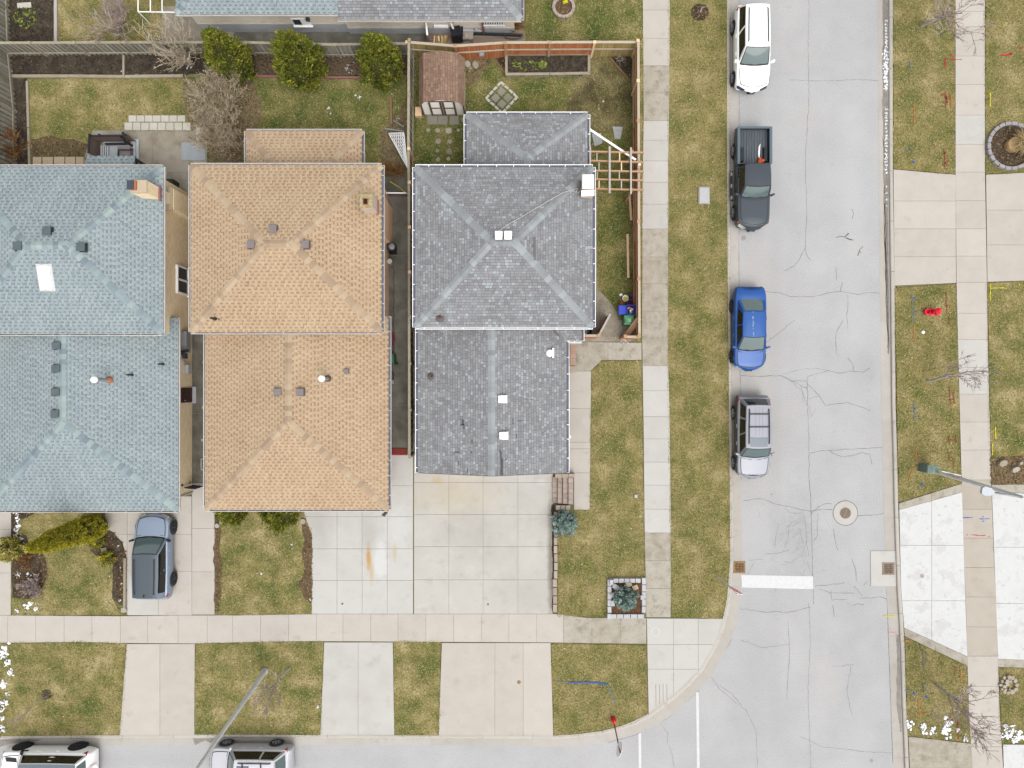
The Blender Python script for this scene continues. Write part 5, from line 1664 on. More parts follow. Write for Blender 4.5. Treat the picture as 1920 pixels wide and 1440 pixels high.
# ======== neighbours along the top edge
hU = House('house', (0, 0, 0), 'neighbour house at the top with a blue-grey roof over a buff side wall', 'lam', m_shin_teal, m_cap_teal, m_deck_teal, m_offwhite, m_brick_grey)
z3 = 2.6
ux0, ux1, uy0 = PX(330, z3), PX(634, z3), PY(25.5, z3)
A_, B_, C_, D_ = Vector((ux0, uy0, z3)), Vector((ux1, uy0, z3)), Vector((ux1, uy0 + 8.5, z3)), Vector((ux0, uy0 + 8.5, z3))
R1, R2 = Vector((ux0 + 4.0, uy0 + 4.25, 4.1)), Vector((ux1, uy0 + 4.25, 4.1))
pl = [[A_, B_, R2, R1], [C_, D_, R1, R2], [D_, A_, R1]]
hU.roof(pl, [(A_, R1, nrm(pl[0]), nrm(pl[2])), (D_, R1, nrm(pl[1]), nrm(pl[2])), (R1, R2, nrm(pl[0]), nrm(pl[1]))], 60)
hU.walls(ux0 + .35, ux1 - .01, uy0 + .36, uy0 + 8.1, z3 - .13)
hU.walls(ux0 + .33, ux1 - .0, uy0 + .32, uy0 + 1.0, .95, m_found, name='foundation')
hU.gutter((ux0, uy0, z3), (ux1 - .02, uy0, z3), (0, -1, 0), 'guard')
y_ = uy0 + .31
for (px, w) in ((567, .8),):
    k = MB(); x = PX(px, 1); k.box((x, y_, 1.22), (.95, .06, .62)); w_ = k.build('window', m_white, hU.t)
    k = MB(); k.box((x - .2, y_ - .035, 1.22), (.4, .02, .5)); k.build('pane', m_glass, w_)
    k = MB(); k.box((x + .02, y_ - .06, .87), (1.05, .12, .07)); k.build('sill', m_white, w_)
k = MB(); k.box((PX(577, 1.6), y_ - .08, 1.6), (.2, .16, .16)); k.build('dryer_vent', m_dark, hU.t)
# white goal-like frame left of it
hV = House('house', (0, 0, 0), 'neighbour house at the top with a pale grey shingle roof and railed window', 'rand', m_shin_gray, m_cap_gray, m_deck_gray, m_offwhite, m_brick_grey)
vx0, vx1, vy0 = PX(634.5, z3), PX(977, z3), PY(35.5, z3)
A_, B_, C_, D_ = Vector((vx0, vy0, z3 - .03)), Vector((vx1, vy0, z3 - .03)), Vector((vx1, vy0 + 9, z3 - .03)), Vector((vx0, vy0 + 9, z3 - .03))
R1, R2 = Vector((vx0, vy0 + 4.5, 4.0)), Vector((vx1 - 4.4, vy0 + 4.5, 4.0))
pl = [[A_, B_, R2, R1], [C_, D_, R1, R2], [B_, C_, R2]]
hV.roof(pl, [(B_, R2, nrm(pl[0]), nrm(pl[2])), (C_, R2, nrm(pl[1]), nrm(pl[2])), (R1, R2, nrm(pl[0]), nrm(pl[1]))], 60)
hV.walls(vx0 + .01, vx1 - .35, vy0 + .56, vy0 + 8.6, z3 - .16)
hV.walls(vx0 + .01, vx1 - .33, vy0 + .5, vy0 + 1.0, .7, m_found, name='foundation')
hV.gutter((vx0, vy0, z3 - .03), (vx1, vy0, z3 - .03), (0, -1, 0), 'guard')
hV.gutter((vx1, vy0, z3 - .03), (vx1, vy0 + 9, z3 - .03), (1, 0, 0), 'open')
y_ = vy0 + .5
k = MB(); x = PX(926, 1.6); k.box((x, y_, 1.65), (1.15, .08, .95)); w_ = k.build('window', m_offwhite, hV.t)
k = MB(); k.box((x, y_ - .045, 1.65), (1.0, .02, .8)); k.build('pane', m_glass, w_)
me = None
for i in range(9):
    k = MB(); k.box((0, 0, 0), (.04, .04, .9)); me = me or k.data('bar', m_white); add('bar', me, w_, (x - .5 + i * .125, y_ - .1, 1.65))
k = MB(); k.box((x, y_ - .1, 1.18), (1.15, .06, .06)); k.build('rail', m_white, w_)
k = MB(); c = P(827, 57, 1.0); k.box((c.x, y_ - .05, 1.0), (.75, .12, .16)); k.build('basement_window', m_white, hV.t)
k = MB(); c = P(850, 45, 1.6); k.lathe((c.x, y_ - .12, 1.75), [(.13, -.05), (.13, .05)], 14); k.build('hose_reel', m_black, hV.t)
k = MB(); k.tube([(PX(843, 2), y_ - .06, 2.3), (PX(845, 1.5), y_ - .08, 1.4), (PX(850, 1), y_ - .15, .9), (PX(857, .3), y_ - .3, .3)], .06, 6); k.build('downpipe', m_white, hV.t)
k = MB(); k.bar((PX(905, 1), y_ - .06, 2.3), (PX(906, 1), y_ - .06, .2), .12, .08); k.build('brown_downpipe', m_flash, hV.t)
k = MB(); k.bar((PX(862, .8), y_ - .1, .7), (PX(900, .8), y_ - .1, .62), .1, .1); k.bar((PX(890, .8), y_ - .1, .8), (PX(902, .8), y_ - .1, .6), .08, .08); k.build('pipe_run', m_found, hV.t)
# ------------------------------------------------------------------ vehicles
def lerp(a, b, t):
    return a + (b - a) * t


def interp(prof, x):
    if x <= prof[0][0]:
        return prof[0][1]
    for (x0, z0), (x1, z1) in zip(prof, prof[1:]):
        if x <= x1:
            t = (x - x0) / (x1 - x0)
            return z0 + (z1 - z0) * t
    return prof[-1][1]


def car(name, label, cat, loc, heading, L, W, Hh, top, gh, paintm, roofm=None, cladm=None, wheels=(.29, .3), wr=.34, rails=True, crossbars=False, sunroof=False, bed=None, rimm=None,
        sidepillars=((.03, .47), (.52, .95)), nose=.2, hoodfrac=(.74,), flares=True, rear_glass=True, grille=True, group='cars parked on the street', taper=.8, tail=.1, mirrorm=None, shaded_flanks=False, rtaper=.84, lampm=None):
    """local frame: +x forward. top: profile of the shoulder height along x (fractions of half length -1..1).
    gh: dict(xc, xf, xq, xr: cowl, roof front, roof rear, rear base as fraction; wb, wr)."""
    t = thing(name, loc, label, cat, group, heading)
    hl = L / 2
    wheel_x = (hl - wheels[0] * L * .66, -hl + wheels[1] * L * .66)

    def hw(s_):
        a = abs(s_)
        fr = (taper if s_ > 0 else rtaper)
        return W / 2 * (fr + (1 - fr) * (max(0.0, 1 - a ** 7)) ** .45)
    prof = [(x * hl, z) for x, z in top]
    b = MB()
    ns = 34
    rings = []
    for i in range(ns + 1):
        s_ = -math.cos(math.pi * i / ns)
        x = s_ * hl
        w = hw(s_)
        zt = interp(prof, x)
        bow = (nose if s_ > 0 else tail) * abs(s_) ** 6
        lo = .24 + .08 * abs(s_) ** 8
        sec = [(.90, lo), (.985, lo + .1), (1.0, .52 * zt + .12), (.99, zt - .13), (.955, zt - .035), (.86, zt), (.5, zt + .03), (0, zt + .042)]
        full = [(yy, zz) for yy, zz in sec] + [(-yy, zz) for yy, zz in reversed(sec[:-1])]
        rings.append([Vector((x - bow * (yy) ** 2 * .9, yy * w, zz)) for yy, zz in full])
    n = len(rings[0])
    base = 0
    for r_ in rings:
        b.v += [tuple(p_) for p_ in r_]
    for i in range(ns):
        for k in range(n - 1):
            q = (i * n + k, i * n + k + 1, (i + 1) * n + k + 1, (i + 1) * n + k)
            b.f.append(tuple(reversed(q)))
            z_ = (rings[i][k].z + rings[i][k + 1].z) / 2
            lowm = 1 if (cladm and (k in (0, n - 2) or (shaded_flanks and k in (1, 2, n - 3, n - 4)))) else 0  # option colours whole flanks dark: side shade put into the paint
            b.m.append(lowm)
            b.t.append(.5)
        q = (i * n + n - 1, i * n, (i + 1) * n, (i + 1) * n + n - 1)
        b.f.append(tuple(reversed(q))); b.m.append(1 if cladm else 0); b.t.append(.5)
    b.f.append(tuple(range(n))); b.m.append(0); b.t.append(.5)
    b.f.append(tuple(reversed(range(ns * n, ns * n + n)))); b.m.append(0); b.t.append(.5)
    b.build('body', [paintm, cladm or m_trim], t, smooth=True, angle=38)

    def top_at(x, yf):
        s_ = x / hl
        zt = interp(prof, x)
        return zt + (.042 - .042 * min(1, abs(yf)) ** 2)
    # greenhouse
    xc, xf, xq, xr = [gh[k] * hl for k in ('xc', 'xf', 'xq', 'xr')]
    wb, wr_ = gh['wb'] * W / 2, gh['wr'] * W / 2
    zc, zq = interp(prof, xc) - .02, interp(prof, xr) - .02
    zr = Hh - .05
    bw, bwr = gh.get('bow', .13), gh.get('rbow', .05)

    def f_front(u, v, o=0.0):
        uu = u * 2 - 1
        y = uu * lerp(wb, wr_, v)
        x = lerp(xc, xf, v) + lerp(bw, .05, v) * (1 - uu * uu)
        z = lerp(zc, zr, v) + .03 * math.sin(v * math.pi)
        nx, nz = (zr - zc), (xc - xf)
        l_ = math.hypot(nx, nz)
        return Vector((x + o * nx / l_, y, z + o * nz / l_))

    def f_rear(u, v, o=0.0):
        uu = 1 - u * 2
        y = uu * lerp(wb * gh.get('rw', .95), wr_ * gh.get('rw', .95), v)
        x = lerp(xr, xq, v) - lerp(bwr, .02, v) * (1 - uu * uu)
        z = lerp(zq, zr, v) + .02 * math.sin(v * math.pi)
        nx, nz = -(zr - zq), (xq - xr)
        l_ = math.hypot(nx, nz)
        return Vector((x + o * nx / l_, y, z + o * nz / l_))

    def f_side(sg):
        def f(u, v, o=0.0):
            x = lerp(lerp(xr, xc, u), lerp(xq, xf, u), v)
            w = lerp(wb, wr_, v) * lerp(gh.get('rw', .95), 1, min(1, u * 2))
            z = lerp(lerp(zq, zc, u), zr, v)
            y = sg * (w + .025 * math.sin(v * math.pi))
            return Vector((x, y + sg * o * .85, z + o * .5))
        return f

    def f_roof(u, v, o=0.0):
        uu = u * 2 - 1
        w = wr_ * lerp(gh.get('rw', .95), 1, min(1, v * 2))
        x = lerp(xq - .02 * (1 - uu * uu), xf + .05 * (1 - uu * uu), v)
        return Vector((x, uu * w, zr + (.05 * (1 - uu ** 4)) * (1 - .3 * (2 * v - 1) ** 2) + o))
    g_ = MB()
    g_.grid(lambda u, v: f_front(u, v), 8, 4, flip=False)
    g_.grid(lambda u, v: f_rear(u, v), 8, 4)
    for sg in (1, -1):
        fs = f_side(sg)
        g_.grid(lambda u, v: fs(u, v), 8, 3, flip=(sg > 0))
    g_.build('cabin', paintm if not gh.get('dark') else m_trim, t, smooth=True, angle=40)
    r_ = MB()
    r_.grid(lambda u, v: f_roof(u, v), 10, 8, flip=False)
    for sgu in (0, 1):
        pass
    r_.build('roof', roofm or paintm, t, smooth=True, angle=60)

    def sub(fn, u0, u1, v0, v1, nu, nv, nm, mat, o=.008, flip=False, parent=None):
        k = MB()
        k.grid(lambda u, v: fn(lerp(u0, u1, u), lerp(v0, v1, v), o), nu, nv, flip=flip)
        return k.build(nm, mat, parent or t, smooth=True)
    sub(f_front, .02, .98, .05, .985, 8, 4, 'windshield_seal', m_trim, .004)
    sub(f_front, .055, .945, .10, .95, 8, 4, 'windshield', m_carglass, .009)
    sub(f_front, .03, .97, -.02, .10, 8, 1, 'cowl', m_trim, .012)
    if rear_glass:
        sub(f_rear, .09, .91, gh.get('rg0', .15), .92, 8, 3, 'rear_window', m_carglass if not gh.get('rdark') else m_glass)
    for sg in (1, -1):
        fs = f_side(sg)
        for (u0, u1) in sidepillars:
            sub(fs, u0, u1, .12, .9, 5, 2, 'side_window', m_sideglass, .006, flip=(sg > 0))
    # wipers
    k = MB()
    for u0, u1 in ((.2, .5), (.52, .82)):
        k.tube([f_front(u0, .08, .03), f_front((u0 + u1) / 2, .13, .03), f_front(u1, .10, .03)], .012, 4)
    k.build('wipers', m_black, t)
    # hood panel slightly proud with a shut line round it
    xh0, xh1 = xc + .1, hl * .9
    k = MB()

    def fh(u, v):
        uu = u * 2 - 1
        x = lerp(xh0 + bw * (1 - uu * uu) * .9, xh1 - nose * .8 * uu * uu * (.8 * v) * .6, v)
        w = hw(min(.999, x / hl)) * .80 * lerp(1, .9, v ** 3)
        return Vector((x, uu * w, top_at(x, uu * .82) + .010 + .012 * (math.cos(uu * math.pi * 2) * .0)))
    k.grid(fh, 8, 6, flip=True)
    hood = k.build('hood', paintm, t, smooth=True)
    k = MB()
    fc = fh(.5, .5)

    def fg(u, v):
        q = fh(u, v)
        return Vector((q.x + (.03 if v > .5 else -.03) * abs(2 * v - 1), q.y * 1.045, q.z - .009))
    k.grid(fg, 8, 6, flip=True)
    k.build('hood_shut_line', m_trim, t, smooth=True)
    # lamps
    for sg in (1, -1):
        k = MB()
        xx = hl * .955
        w = hw(.955)
        zt = interp(prof, xx)
        pts = [Vector((hl * .99 - nose * .28, sg * w * .50, zt - .02)), Vector((hl * .90 - nose * .25, sg * w * .93, zt + .015)), Vector((hl * .83 - nose * .1, sg * w * .985, zt - .01)), Vector((hl * .965 - nose * .45, sg * w * .985, zt - .13)), Vector((hl * 1.0 - nose * .3, sg * w * .6, zt - .14))]
        up = Vector((.015, 0, .022))
        k.mesh([q + up for q in pts] + [q - Vector((.08, 0, .06)) for q in pts], [(0, 1, 2, 3, 4), (0, 5, 6, 1), (1, 6, 7, 2), (2, 7, 8, 3), (3, 8, 9, 4), (4, 9, 5, 0)])
        hlm = k.build('headlight', lampm or m_headlight, t)
        if bed:
            k = MB(); k.box((hl * .88 - nose * .5, sg * (w + .0), zt - .05), (.2, .06, .14), 0); k.build('indicator', m_amber, t)
        k = MB()
        wt_ = hw(-.97)
        zb = interp(prof, -hl * .97)
        pts = [Vector((-hl * .985, sg * wt_ * .70, zb - .03)), Vector((-hl * .965 + tail * .5, sg * wt_ * 1.0, zb - .0)), Vector((-hl * .87, sg * wt_ * 1.03, zb - .02)), Vector((-hl * .93, sg * wt_ * 1.05, zb - .22)), Vector((-hl * 1.0, sg * wt_ * .72, zb - .25))]
        up = Vector((-.02, sg * .012, .018))
        k.mesh([q + up for q in pts] + [q + Vector((.1, -sg * .05, -.05)) for q in pts], [(0, 1, 2, 3, 4), (0, 5, 6, 1), (1, 6, 7, 2), (2, 7, 8, 3), (3, 8, 9, 4), (4, 9, 5, 0)])
        k.build('taillight', m_redlight, t)
        # mirrors
        k = MB()
        fs = f_side(sg)
        m0 = fs(.985, .08)
        k.box(m0 + Vector((-.02, sg * .16, .06)), (.12, .22, .15), sg * .35, taper=.8)
        k.bar(m0 + Vector((.02, 0, .0)), m0 + Vector((0, sg * .12, .02)), .05, .05)
        k.build('mirror', mirrorm or paintm, t)
        for xd in (.12, -.3):
            k = MB()
            x = xd * hl
            k.box((x, sg * (hw(xd) + .008), interp(prof, x) - .17), (.2, .03, .035))
            k.build('door_handle', paintm, t)
    if grille:
        k = MB()
        for j in range(3):
            k.box((hl - .085, 0, .60 - j * .1), (.16, hw(1) * .55, .04))
        k.build('grille', m_trim, t)
        k = MB(); k.box((hl - .06, 0, .56), (.13, .16, .08)); k.build('badge_plate', m_steel, t)
    for wx_ in wheel_x:
        for sg in (1, -1):
            w = W / 2 * (1.0)
            k = MB()
            k.lathe((wx_, sg * (w - .05), wr), [(wr + .075, -.06 * sg), (wr + .075, .062 * sg), (wr * .3, .062 * sg)], 24, axis='Y')
            k.build('wheel_arch', cladm or m_trim, t)
            k = MB()
            k.lathe((wx_, sg * (w - .02), wr), [(wr, -.2 * sg), (wr, .05 * sg), (wr * .93, .075 * sg), (wr * .70, .078 * sg), (wr * .66, .06 * sg)], 24, axis='Y')
            ty = k.build('wheel', m_tyre, t, smooth=True, angle=40)
            k = MB()
            yy = sg * (w + .052)
            k.lathe((wx_, sg * (w - .02), wr), [(wr * .68, .075 * sg), (wr * .62, .082 * sg), (wr * .6, .05 * sg)], 24, axis='Y')
            k.lathe((wx_, sg * (w - .02), wr), [(wr * .17, .05 * sg), (wr * .15, .085 * sg)], 12, axis='Y')
            for q in range(5):
                an = 2 * math.pi * q / 5 + .3
                k.bar((wx_ + math.cos(an) * wr * .1, yy + sg * .01, wr + math.sin(an) * wr * .1), (wx_ + math.cos(an) * wr * .64, yy + sg * .01, wr + math.sin(an) * wr * .64), .07, .03)
            k.build('rim', rimm or m_rim, ty)
    if rails:
        for sg in (1, -1):
            k = MB()
            pts = []
            for v in (.08, .12, .5, .86, .9):
                q = f_roof(.5 + sg * .40, v, .0)
                pts.append(q + Vector((0, 0, .01 if v in (.08, .9) else .06)))
            k.tube(pts, .026, 6)
            k.build('roof_rail', m_trim if rails is True else rails, t)
    if crossbars:
        for v in crossbars:
            k = MB()
            k.bar(f_roof(.11, v, .06), f_roof(.89, v, .06), .06, .03)
            k.build('crossbar', m_trim, t)
    if sunroof:
        u0, u1, v0, v1 = sunroof
        sub(f_roof, u0, u1, v0, v1, 4, 4, 'sunroof', m_glass if False else m_sunroof, .012)
    return t, dict(f_roof=f_roof, f_front=f_front, f_rear=f_rear, hw=hw, prof=prof, hl=hl)


m_sunroof = M('sunroof_glass', [(112, 124, 134)], rough=.08, spec=.5)
DOWN, LEFT, UP = -math.pi / 2, math.pi, math.pi / 2
suv_top = [(-1, .86), (-.97, .98), (-.8, 1.02), (.3, 1.0), (.42, .98), (.86, .82), (.95, .74), (1, .58)]
sed_top = [(-1, .78), (-.97, .9), (-.86, .95), (-.5, .93), (.3, .91), (.42, .88), (.85, .72), (.95, .64), (1, .52)]

t, I = car('suv', 'white sport utility vehicle with a white roof parked at the top of the street', 'car', (PX(1402, 0), 18.08, 0), DOWN, 4.55, 1.84, 1.68, suv_top,
           dict(xc=.40, xf=.1, xq=-.86, xr=-.97, wb=.9, wr=.70, rg0=.3), p_white, rails=True, nose=.36, taper=.72, lampm=M('dark_smoked_lamp', [(70, 74, 96)], rough=.2, coat=.4))
k = MB()
for sg in (1, -1):
    k.tube([Vector((2.12 - .02, 0, .70)), Vector((2.02, sg * .3, .77)), Vector((1.86, sg * .62, .83))], .016, 5)
k.build('grille_line', m_trim, t)

t, I = car('sedan', 'bright blue saloon car parked at the left kerb', 'car', (PX(1397.5, 0), 2.9, 0), DOWN, 4.42, 1.74, 1.44, sed_top,
           dict(xc=.47, xf=.16, xq=-.42, xr=-.74, wb=.88, wr=.68, rg0=.06, rbow=.12), p_blue, rails=False, nose=.3, tail=.2, wheels=(.28, .3), wr=.31, sidepillars=((.12, .5), (.54, .96)), taper=.68, rimm=m_rim_d, rtaper=.72)
bird = MB()
random.seed(3)
for i in range(18):
    u, v = random.gauss(.45, .02), random.uniform(.02, .98)
    c = I['f_roof'](u, v, .004)
    bird.prism([(c.x + math.cos(a) * random.uniform(.02, .09), c.y + math.sin(a) * random.uniform(.01, .035)) for a in [q * .9 for q in range(7)]], c.z, c.z + .004)
bird.build('bird_droppings', M('dried_droppings', [(140, 176, 214)], rough=.9), t)

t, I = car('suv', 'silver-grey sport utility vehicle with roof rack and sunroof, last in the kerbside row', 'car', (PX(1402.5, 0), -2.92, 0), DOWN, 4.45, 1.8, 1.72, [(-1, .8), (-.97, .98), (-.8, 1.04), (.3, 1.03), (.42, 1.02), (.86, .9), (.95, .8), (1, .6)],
           dict(xc=.42, xf=.2, xq=-.80, xr=-.95, wb=.9, wr=.74, rg0=.1, rdark=1), p_grey, cladm=p_greyd, rails=True, crossbars=(.2, .5), sunroof=(.16, .84, .74, .96), nose=.26, taper=.72, wr=.36, shaded_flanks=True,
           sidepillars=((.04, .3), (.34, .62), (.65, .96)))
k = MB()
for u in (.36, .5, .64):
    k.grid(lambda a, b_: I['f_roof'](u - .008 + a * .016, .04 + b_ * .66, .004), 1, 6)
k.build('roof_groove', M('roof_groove_line', [(148, 150, 160)], rough=.5), t)

t, I = car('suv', 'pale blue-grey hatchback with a dark slate roof on the driveway', 'car', (-19.35, -9.2, ZS), UP, 4.6, 1.86, 1.66, suv_top,
           dict(xc=.42, xf=.08, xq=-.90, xr=-.985, wb=.9, wr=.72, rg0=.25, rdark=1), p_lblue, roofm=p_roofdk, cladm=p_greyd, rails=True, nose=.38, taper=.7, wr=.36, rimm=m_rim_d, group='cars on the driveways', mirrorm=m_trim, sidepillars=((.1, .96),))
k = MB(); k.box(I['f_roof'](.5, .06, .05), (.12, .03, .06)); k.build('antenna_fin', m_black, t)

t, I = car('suv', 'boxy white off-road vehicle with a rear spare wheel, cut by the lower left picture edge', 'car', (-25.15, -20.72, 0), LEFT, 4.95, 1.96, 1.9, [(-1, .9), (-.98, 1.08), (-.8, 1.1), (.3, 1.1), (.42, 1.08), (.9, 1.0), (.96, .9), (1, .6)],
           dict(xc=.47, xf=.3, xq=-.90, xr=-.97, wb=.88, wr=.78, rg0=.2), p_white, roofm=M('glass_roof', [(120, 132, 146)], rough=.1, spec=.5), rails=False, nose=.2, taper=.8, wr=.42, rimm=m_rim_d, sidepillars=((.03, .97),), mirrorm=m_trim)
k = MB(); k.lathe((-2.55, .15, .95), [(.36, -.1), (.38, .0), (.36, .1), (.1, .12)], 20, axis='X'); k.build('spare_wheel', p_white, t)
for sg in (1, -1):
    k = MB(); k.prism([(1.35, sg * .45), (1.95, sg * .5), (2.0, sg * .72), (1.4, sg * .68)], 1.085, 1.1); k.build('hood_panel', m_trim, t)
    k = MB(); k.box((1.05, sg * .985, .9), (.32, .03, .1), .0); k.build('side_vent', m_trim, t)

t, I = car('suv', 'silver sport utility vehicle with sunroof on the lower street behind the lamp pole', 'car', (-14.2, -20.5, 0), LEFT, 4.45, 1.78, 1.72, suv_top,
           dict(xc=.44, xf=.2, xq=-.74, xr=-.92, wb=.9, wr=.74, rg0=.1), p_silver, cladm=M('grey_cladding', [(112, 122, 134)], rough=.6), rails=True, crossbars=(.32, .78), sunroof=(.22, .78, .62, .92), nose=.22, taper=.78, wr=.35, sidepillars=((.05, .36), (.4, .95)))

# --- black pickup
t, I = car('pickup_truck', 'black pickup truck with an open cargo bed holding an orange object', 'truck', (PX(1402, 0), 11.05, 0), DOWN, 5.5, 1.78, 1.66,
           [(-1, .62), (-.98, .70), (-.1, .72), (-.05, 1.0), (.3, 1.02), (.42, 1.02), (.86, .98), (.95, .9), (1, .6)],
           dict(xc=.36, xf=.2, xq=-.20, xr=-.24, wb=.9, wr=.78, rg0=.3), p_black, rails=False, nose=.3, taper=.8, wr=.36, bed=True, rtaper=.96, sidepillars=((.05, .4), (.45, .95)))
hl = 2.75
x0, x1 = -hl + .02, -.27 * hl
yw = .86
k = MB()
for sg in (1, -1):
    k.box(((x0 + x1) / 2, sg * yw, .84), (x1 - x0, .09, .52))
k.box((x0 + .035, 0, .84), (.07, yw * 2 - .09, .5))
k.box((x1 - .02, 0, .86), (.05, yw * 2 - .09, .5))
k.build('bed_wall', p_black, t)
k = MB()
for sg in (1, -1):
    k.box(((x0 + x1) / 2, sg * yw, 1.115), (x1 - x0, .14, .03))
k.box((x0 + .04, 0, 1.105), (.11, yw * 2 - .14, .03))
k.build('bed_rail', M('slate_bed_rail', [(104, 122, 132)], rough=.5), t)
m_liner = M('bed_liner', [(84, 92, 100), (104, 112, 120)], scale=3, grain=.15, bscale=14, rough=.6, stretch=(4, .8, 1))
me = None
for i in range(11):
    k = MB(); k.box((0, 0, 0), (x1 - x0 - .1, .09, .025)); me = me or k.data('bed_liner_rib', m_liner)
    add('bed_liner_rib', me, t, ((x0 + x1) / 2, -.72 + i * .144, .79))
k = MB(); k.box(((x0 + x1) / 2, 0, .765), (x1 - x0 - .06, 1.6, .02)); k.build('bed_floor', m_liner, t)
k = MB(); k.box((-1.3, .64, .87), (.85, .2, .2), taper=.85); k.build('wheel_housing', m_trim, t)
k = MB(); k.box((-1.3, -.64, .87), (.85, .2, .2), taper=.85); k.build('wheel_housing', m_trim, t)
c_ = (PX(1402, 0), 11.05, 0)


def in_bed(lx, ly, z):
    return (c_[0] + ly, c_[1] - lx, z)      # heading DOWN: local +x -> -Y, +y -> +X


k = MB()
random.seed(9)
for i in range(7):
    k.lathe(Vector(in_bed(-.98 + random.uniform(-.13, .13), .42 + random.uniform(-.11, .11), .82 + random.uniform(0, .08))), [(.05, 0), (.1, .03), (.09, .09), (.02, .13)], 8)
tag(k.build('crumpled_tarp', M('orange_plastic', [(236, 104, 42)], rough=.5), smooth=True), 'crumpled orange plastic heap in the pickup bed behind the cab', 'tarp')
k = MB()
k.tube([Vector(in_bed(x_, y_, .83)) for x_, y_ in ((-1.9, .4), (-1.75, .34), (-1.5, .32), (-1.3, .31), (-1.12, .33))], [.02, .05, .055, .045, .03], 7)
k.tube([Vector(in_bed(x_, y_, .83)) for x_, y_ in ((-.86, .3), (-.84, .18), (-.8, .05))], [.03, .04, .02], 7)
tag(k.build('white_rag', m_white, smooth=True), 'twisted white rag lying along the right side of the pickup bed', 'rag')
for (lx, zz) in ((.45, .4), (0.1, .4),):
    pass
for sg in (-1, 1):
    k = MB(); k.tube([(1.05, sg * .98, .42), (.95, sg * 1.02, .38), (-.45, sg * 1.02, .38), (-.55, sg * .98, .42)], .06, 8)
    st = k.build('side_step', m_trim, t)
    for lx in (.9, .25, -.4):
        k = MB(); k.tube([(lx - .1, sg * 1.02, .385), (lx + .1, sg * 1.02, .385)], .064, 8); k.build('step_band', m_rim, st)
# ------------------------------------------------------------------ fences
random.seed(33)


def fence(name, label, pts, h, secs, rail_side=1, bob=False, post=True, z=ZL, spacing=None, railm=None, capm=None, gap_top=False, rails=(.35, 1.15), group='garden fences'):
    """pts: base line in px; secs: board material per segment."""
    w3 = [P(x, y, z) for x, y in pts]
    t = thing(name, w3[0], label, 'fence', group)
    o0 = w3[0]
    meshes = {}
    for i in range(len(w3) - 1):
        a, b = w3[i], w3[i + 1]
        d = b - a
        L = d.length
        d.normalize()
        nrm_ = Vector((-d.y, d.x, 0)) * rail_side
        ang = math.atan2(d.y, d.x)
        sp = spacing or (.125 if bob else .148)
        n = max(1, int(L / sp))
        mt = secs[i % len(secs)]
        if mt not in meshes:
            k = MB(); k.box((0, 0, h / 2), (.135 if not bob else .15, .02, h)); meshes[mt] = k.data('board', mt)
        for q in range(n):
            c = a + d * ((q + .5) * L / n) - o0
            if bob:
                c = c + nrm_ * (.03 if q % 2 else -.03)
            c = c + Vector((0, 0, random.uniform(-.015, .012)))
            o = add('board', meshes[mt], t, c, ang + random.uniform(-.012, .012))
        rz = rails
        for z_ in rz:
            k = MB(); k.bar(a - o0 + nrm_ * .06 + Vector((0, 0, z_)), b - o0 + nrm_ * .06 + Vector((0, 0, z_)), .05, .09); k.build('rail', railm or m_rail, t)
        k = MB(); k.bar(a - o0 + nrm_ * .02 + Vector((0, 0, h + .022)), b - o0 + nrm_ * .02 + Vector((0, 0, h + .022)), .13, .035); k.build('cap_rail', capm or m_rail, t)
        if post:
            npst = max(1, round(L / 2.4))
            for q in range(npst + (1 if i == len(w3) - 2 else 0)):
                c = a + d * (q * L / npst) - o0 + nrm_ * .05
                k = MB(); k.box((0, 0, (h + .07) / 2), (.11, .11, h + .07)); k.box((0, 0, h + .085), (.16, .16, .03)); add('post', k.data('post', m_lumber_o if mt is m_board_orange else (m_lumber if mt is m_board_olive else m_timber)), t, c, ang)
    return t


fence('wooden_fence', 'long weathered grey board fence along the back of the left gardens, behind the cedars', [(8, 103), (250, 102), (480, 102), (640, 106), (766, 104)], 1.35, [m_board_grey], rail_side=-1, bob=True, capm=m_timber, railm=m_timber, rails=(.3,))
fence('wooden_fence', 'weathered grey board fence along the left picture edge', [(31, 330), (30, 210), (20, 104), (14, -60)], 1.35, [m_board_grey], rail_side=-1, bob=True, capm=m_timber, railm=m_timber, rails=(.3,))
fence('wooden_fence', 'mossy board fence running between the tan house and the grey house', [(775, 106), (774, 300), (775, 360), (775.5, 600), (776, 850)], 1.75, [m_board_grey, m_board_olive, m_board_olive, m_board_grey], rail_side=1, bob=True, capm=m_timber, railm=m_timber, rails=(.4,), spacing=.17)
fence('wooden_fence', 'orange and olive board fence across the top of the grey house garden', [(772, 106), (858, 113), (948, 107), (1108, 106), (1186, 106)], 1.62, [m_board_olive, m_board_orange, m_board_orange, m_board_olive], rail_side=-1, rails=(.95,), capm=m_rail)
fence('wooden_fence', 'olive and orange board fence beside the pavement right of the grey house', [(1186.5, 107), (1187, 250), (1187.5, 430), (1188.5, 634)], 1.75, [m_board_olive, m_board_orange, m_board_orange], rail_side=-1, rails=(.4, 1.2), capm=m_rail, railm=m_lumber_o)
fence('wooden_fence', 'short orange fence return at the lower corner of the grey house garden', [(1163, 636), (1188, 636)], 1.6, [m_board_orange], rail_side=1, rails=(1.2,), post=True)
fence('wooden_fence', 'short orange fence stub between the grey house porch and the open gate', [(1090, 634), (1116, 634)], 1.6, [m_board_orange], rail_side=1, rails=(1.2,), post=True)
a_, b_ = P(1116, 633, ZL), P(1137, 594, ZL)
t = thing('gate', a_, 'open orange board gate swung into the grey house side yard', 'gate')
me = None
d = (b_ - a_); L = d.length; d.normalize(); an = math.atan2(d.y, d.x)
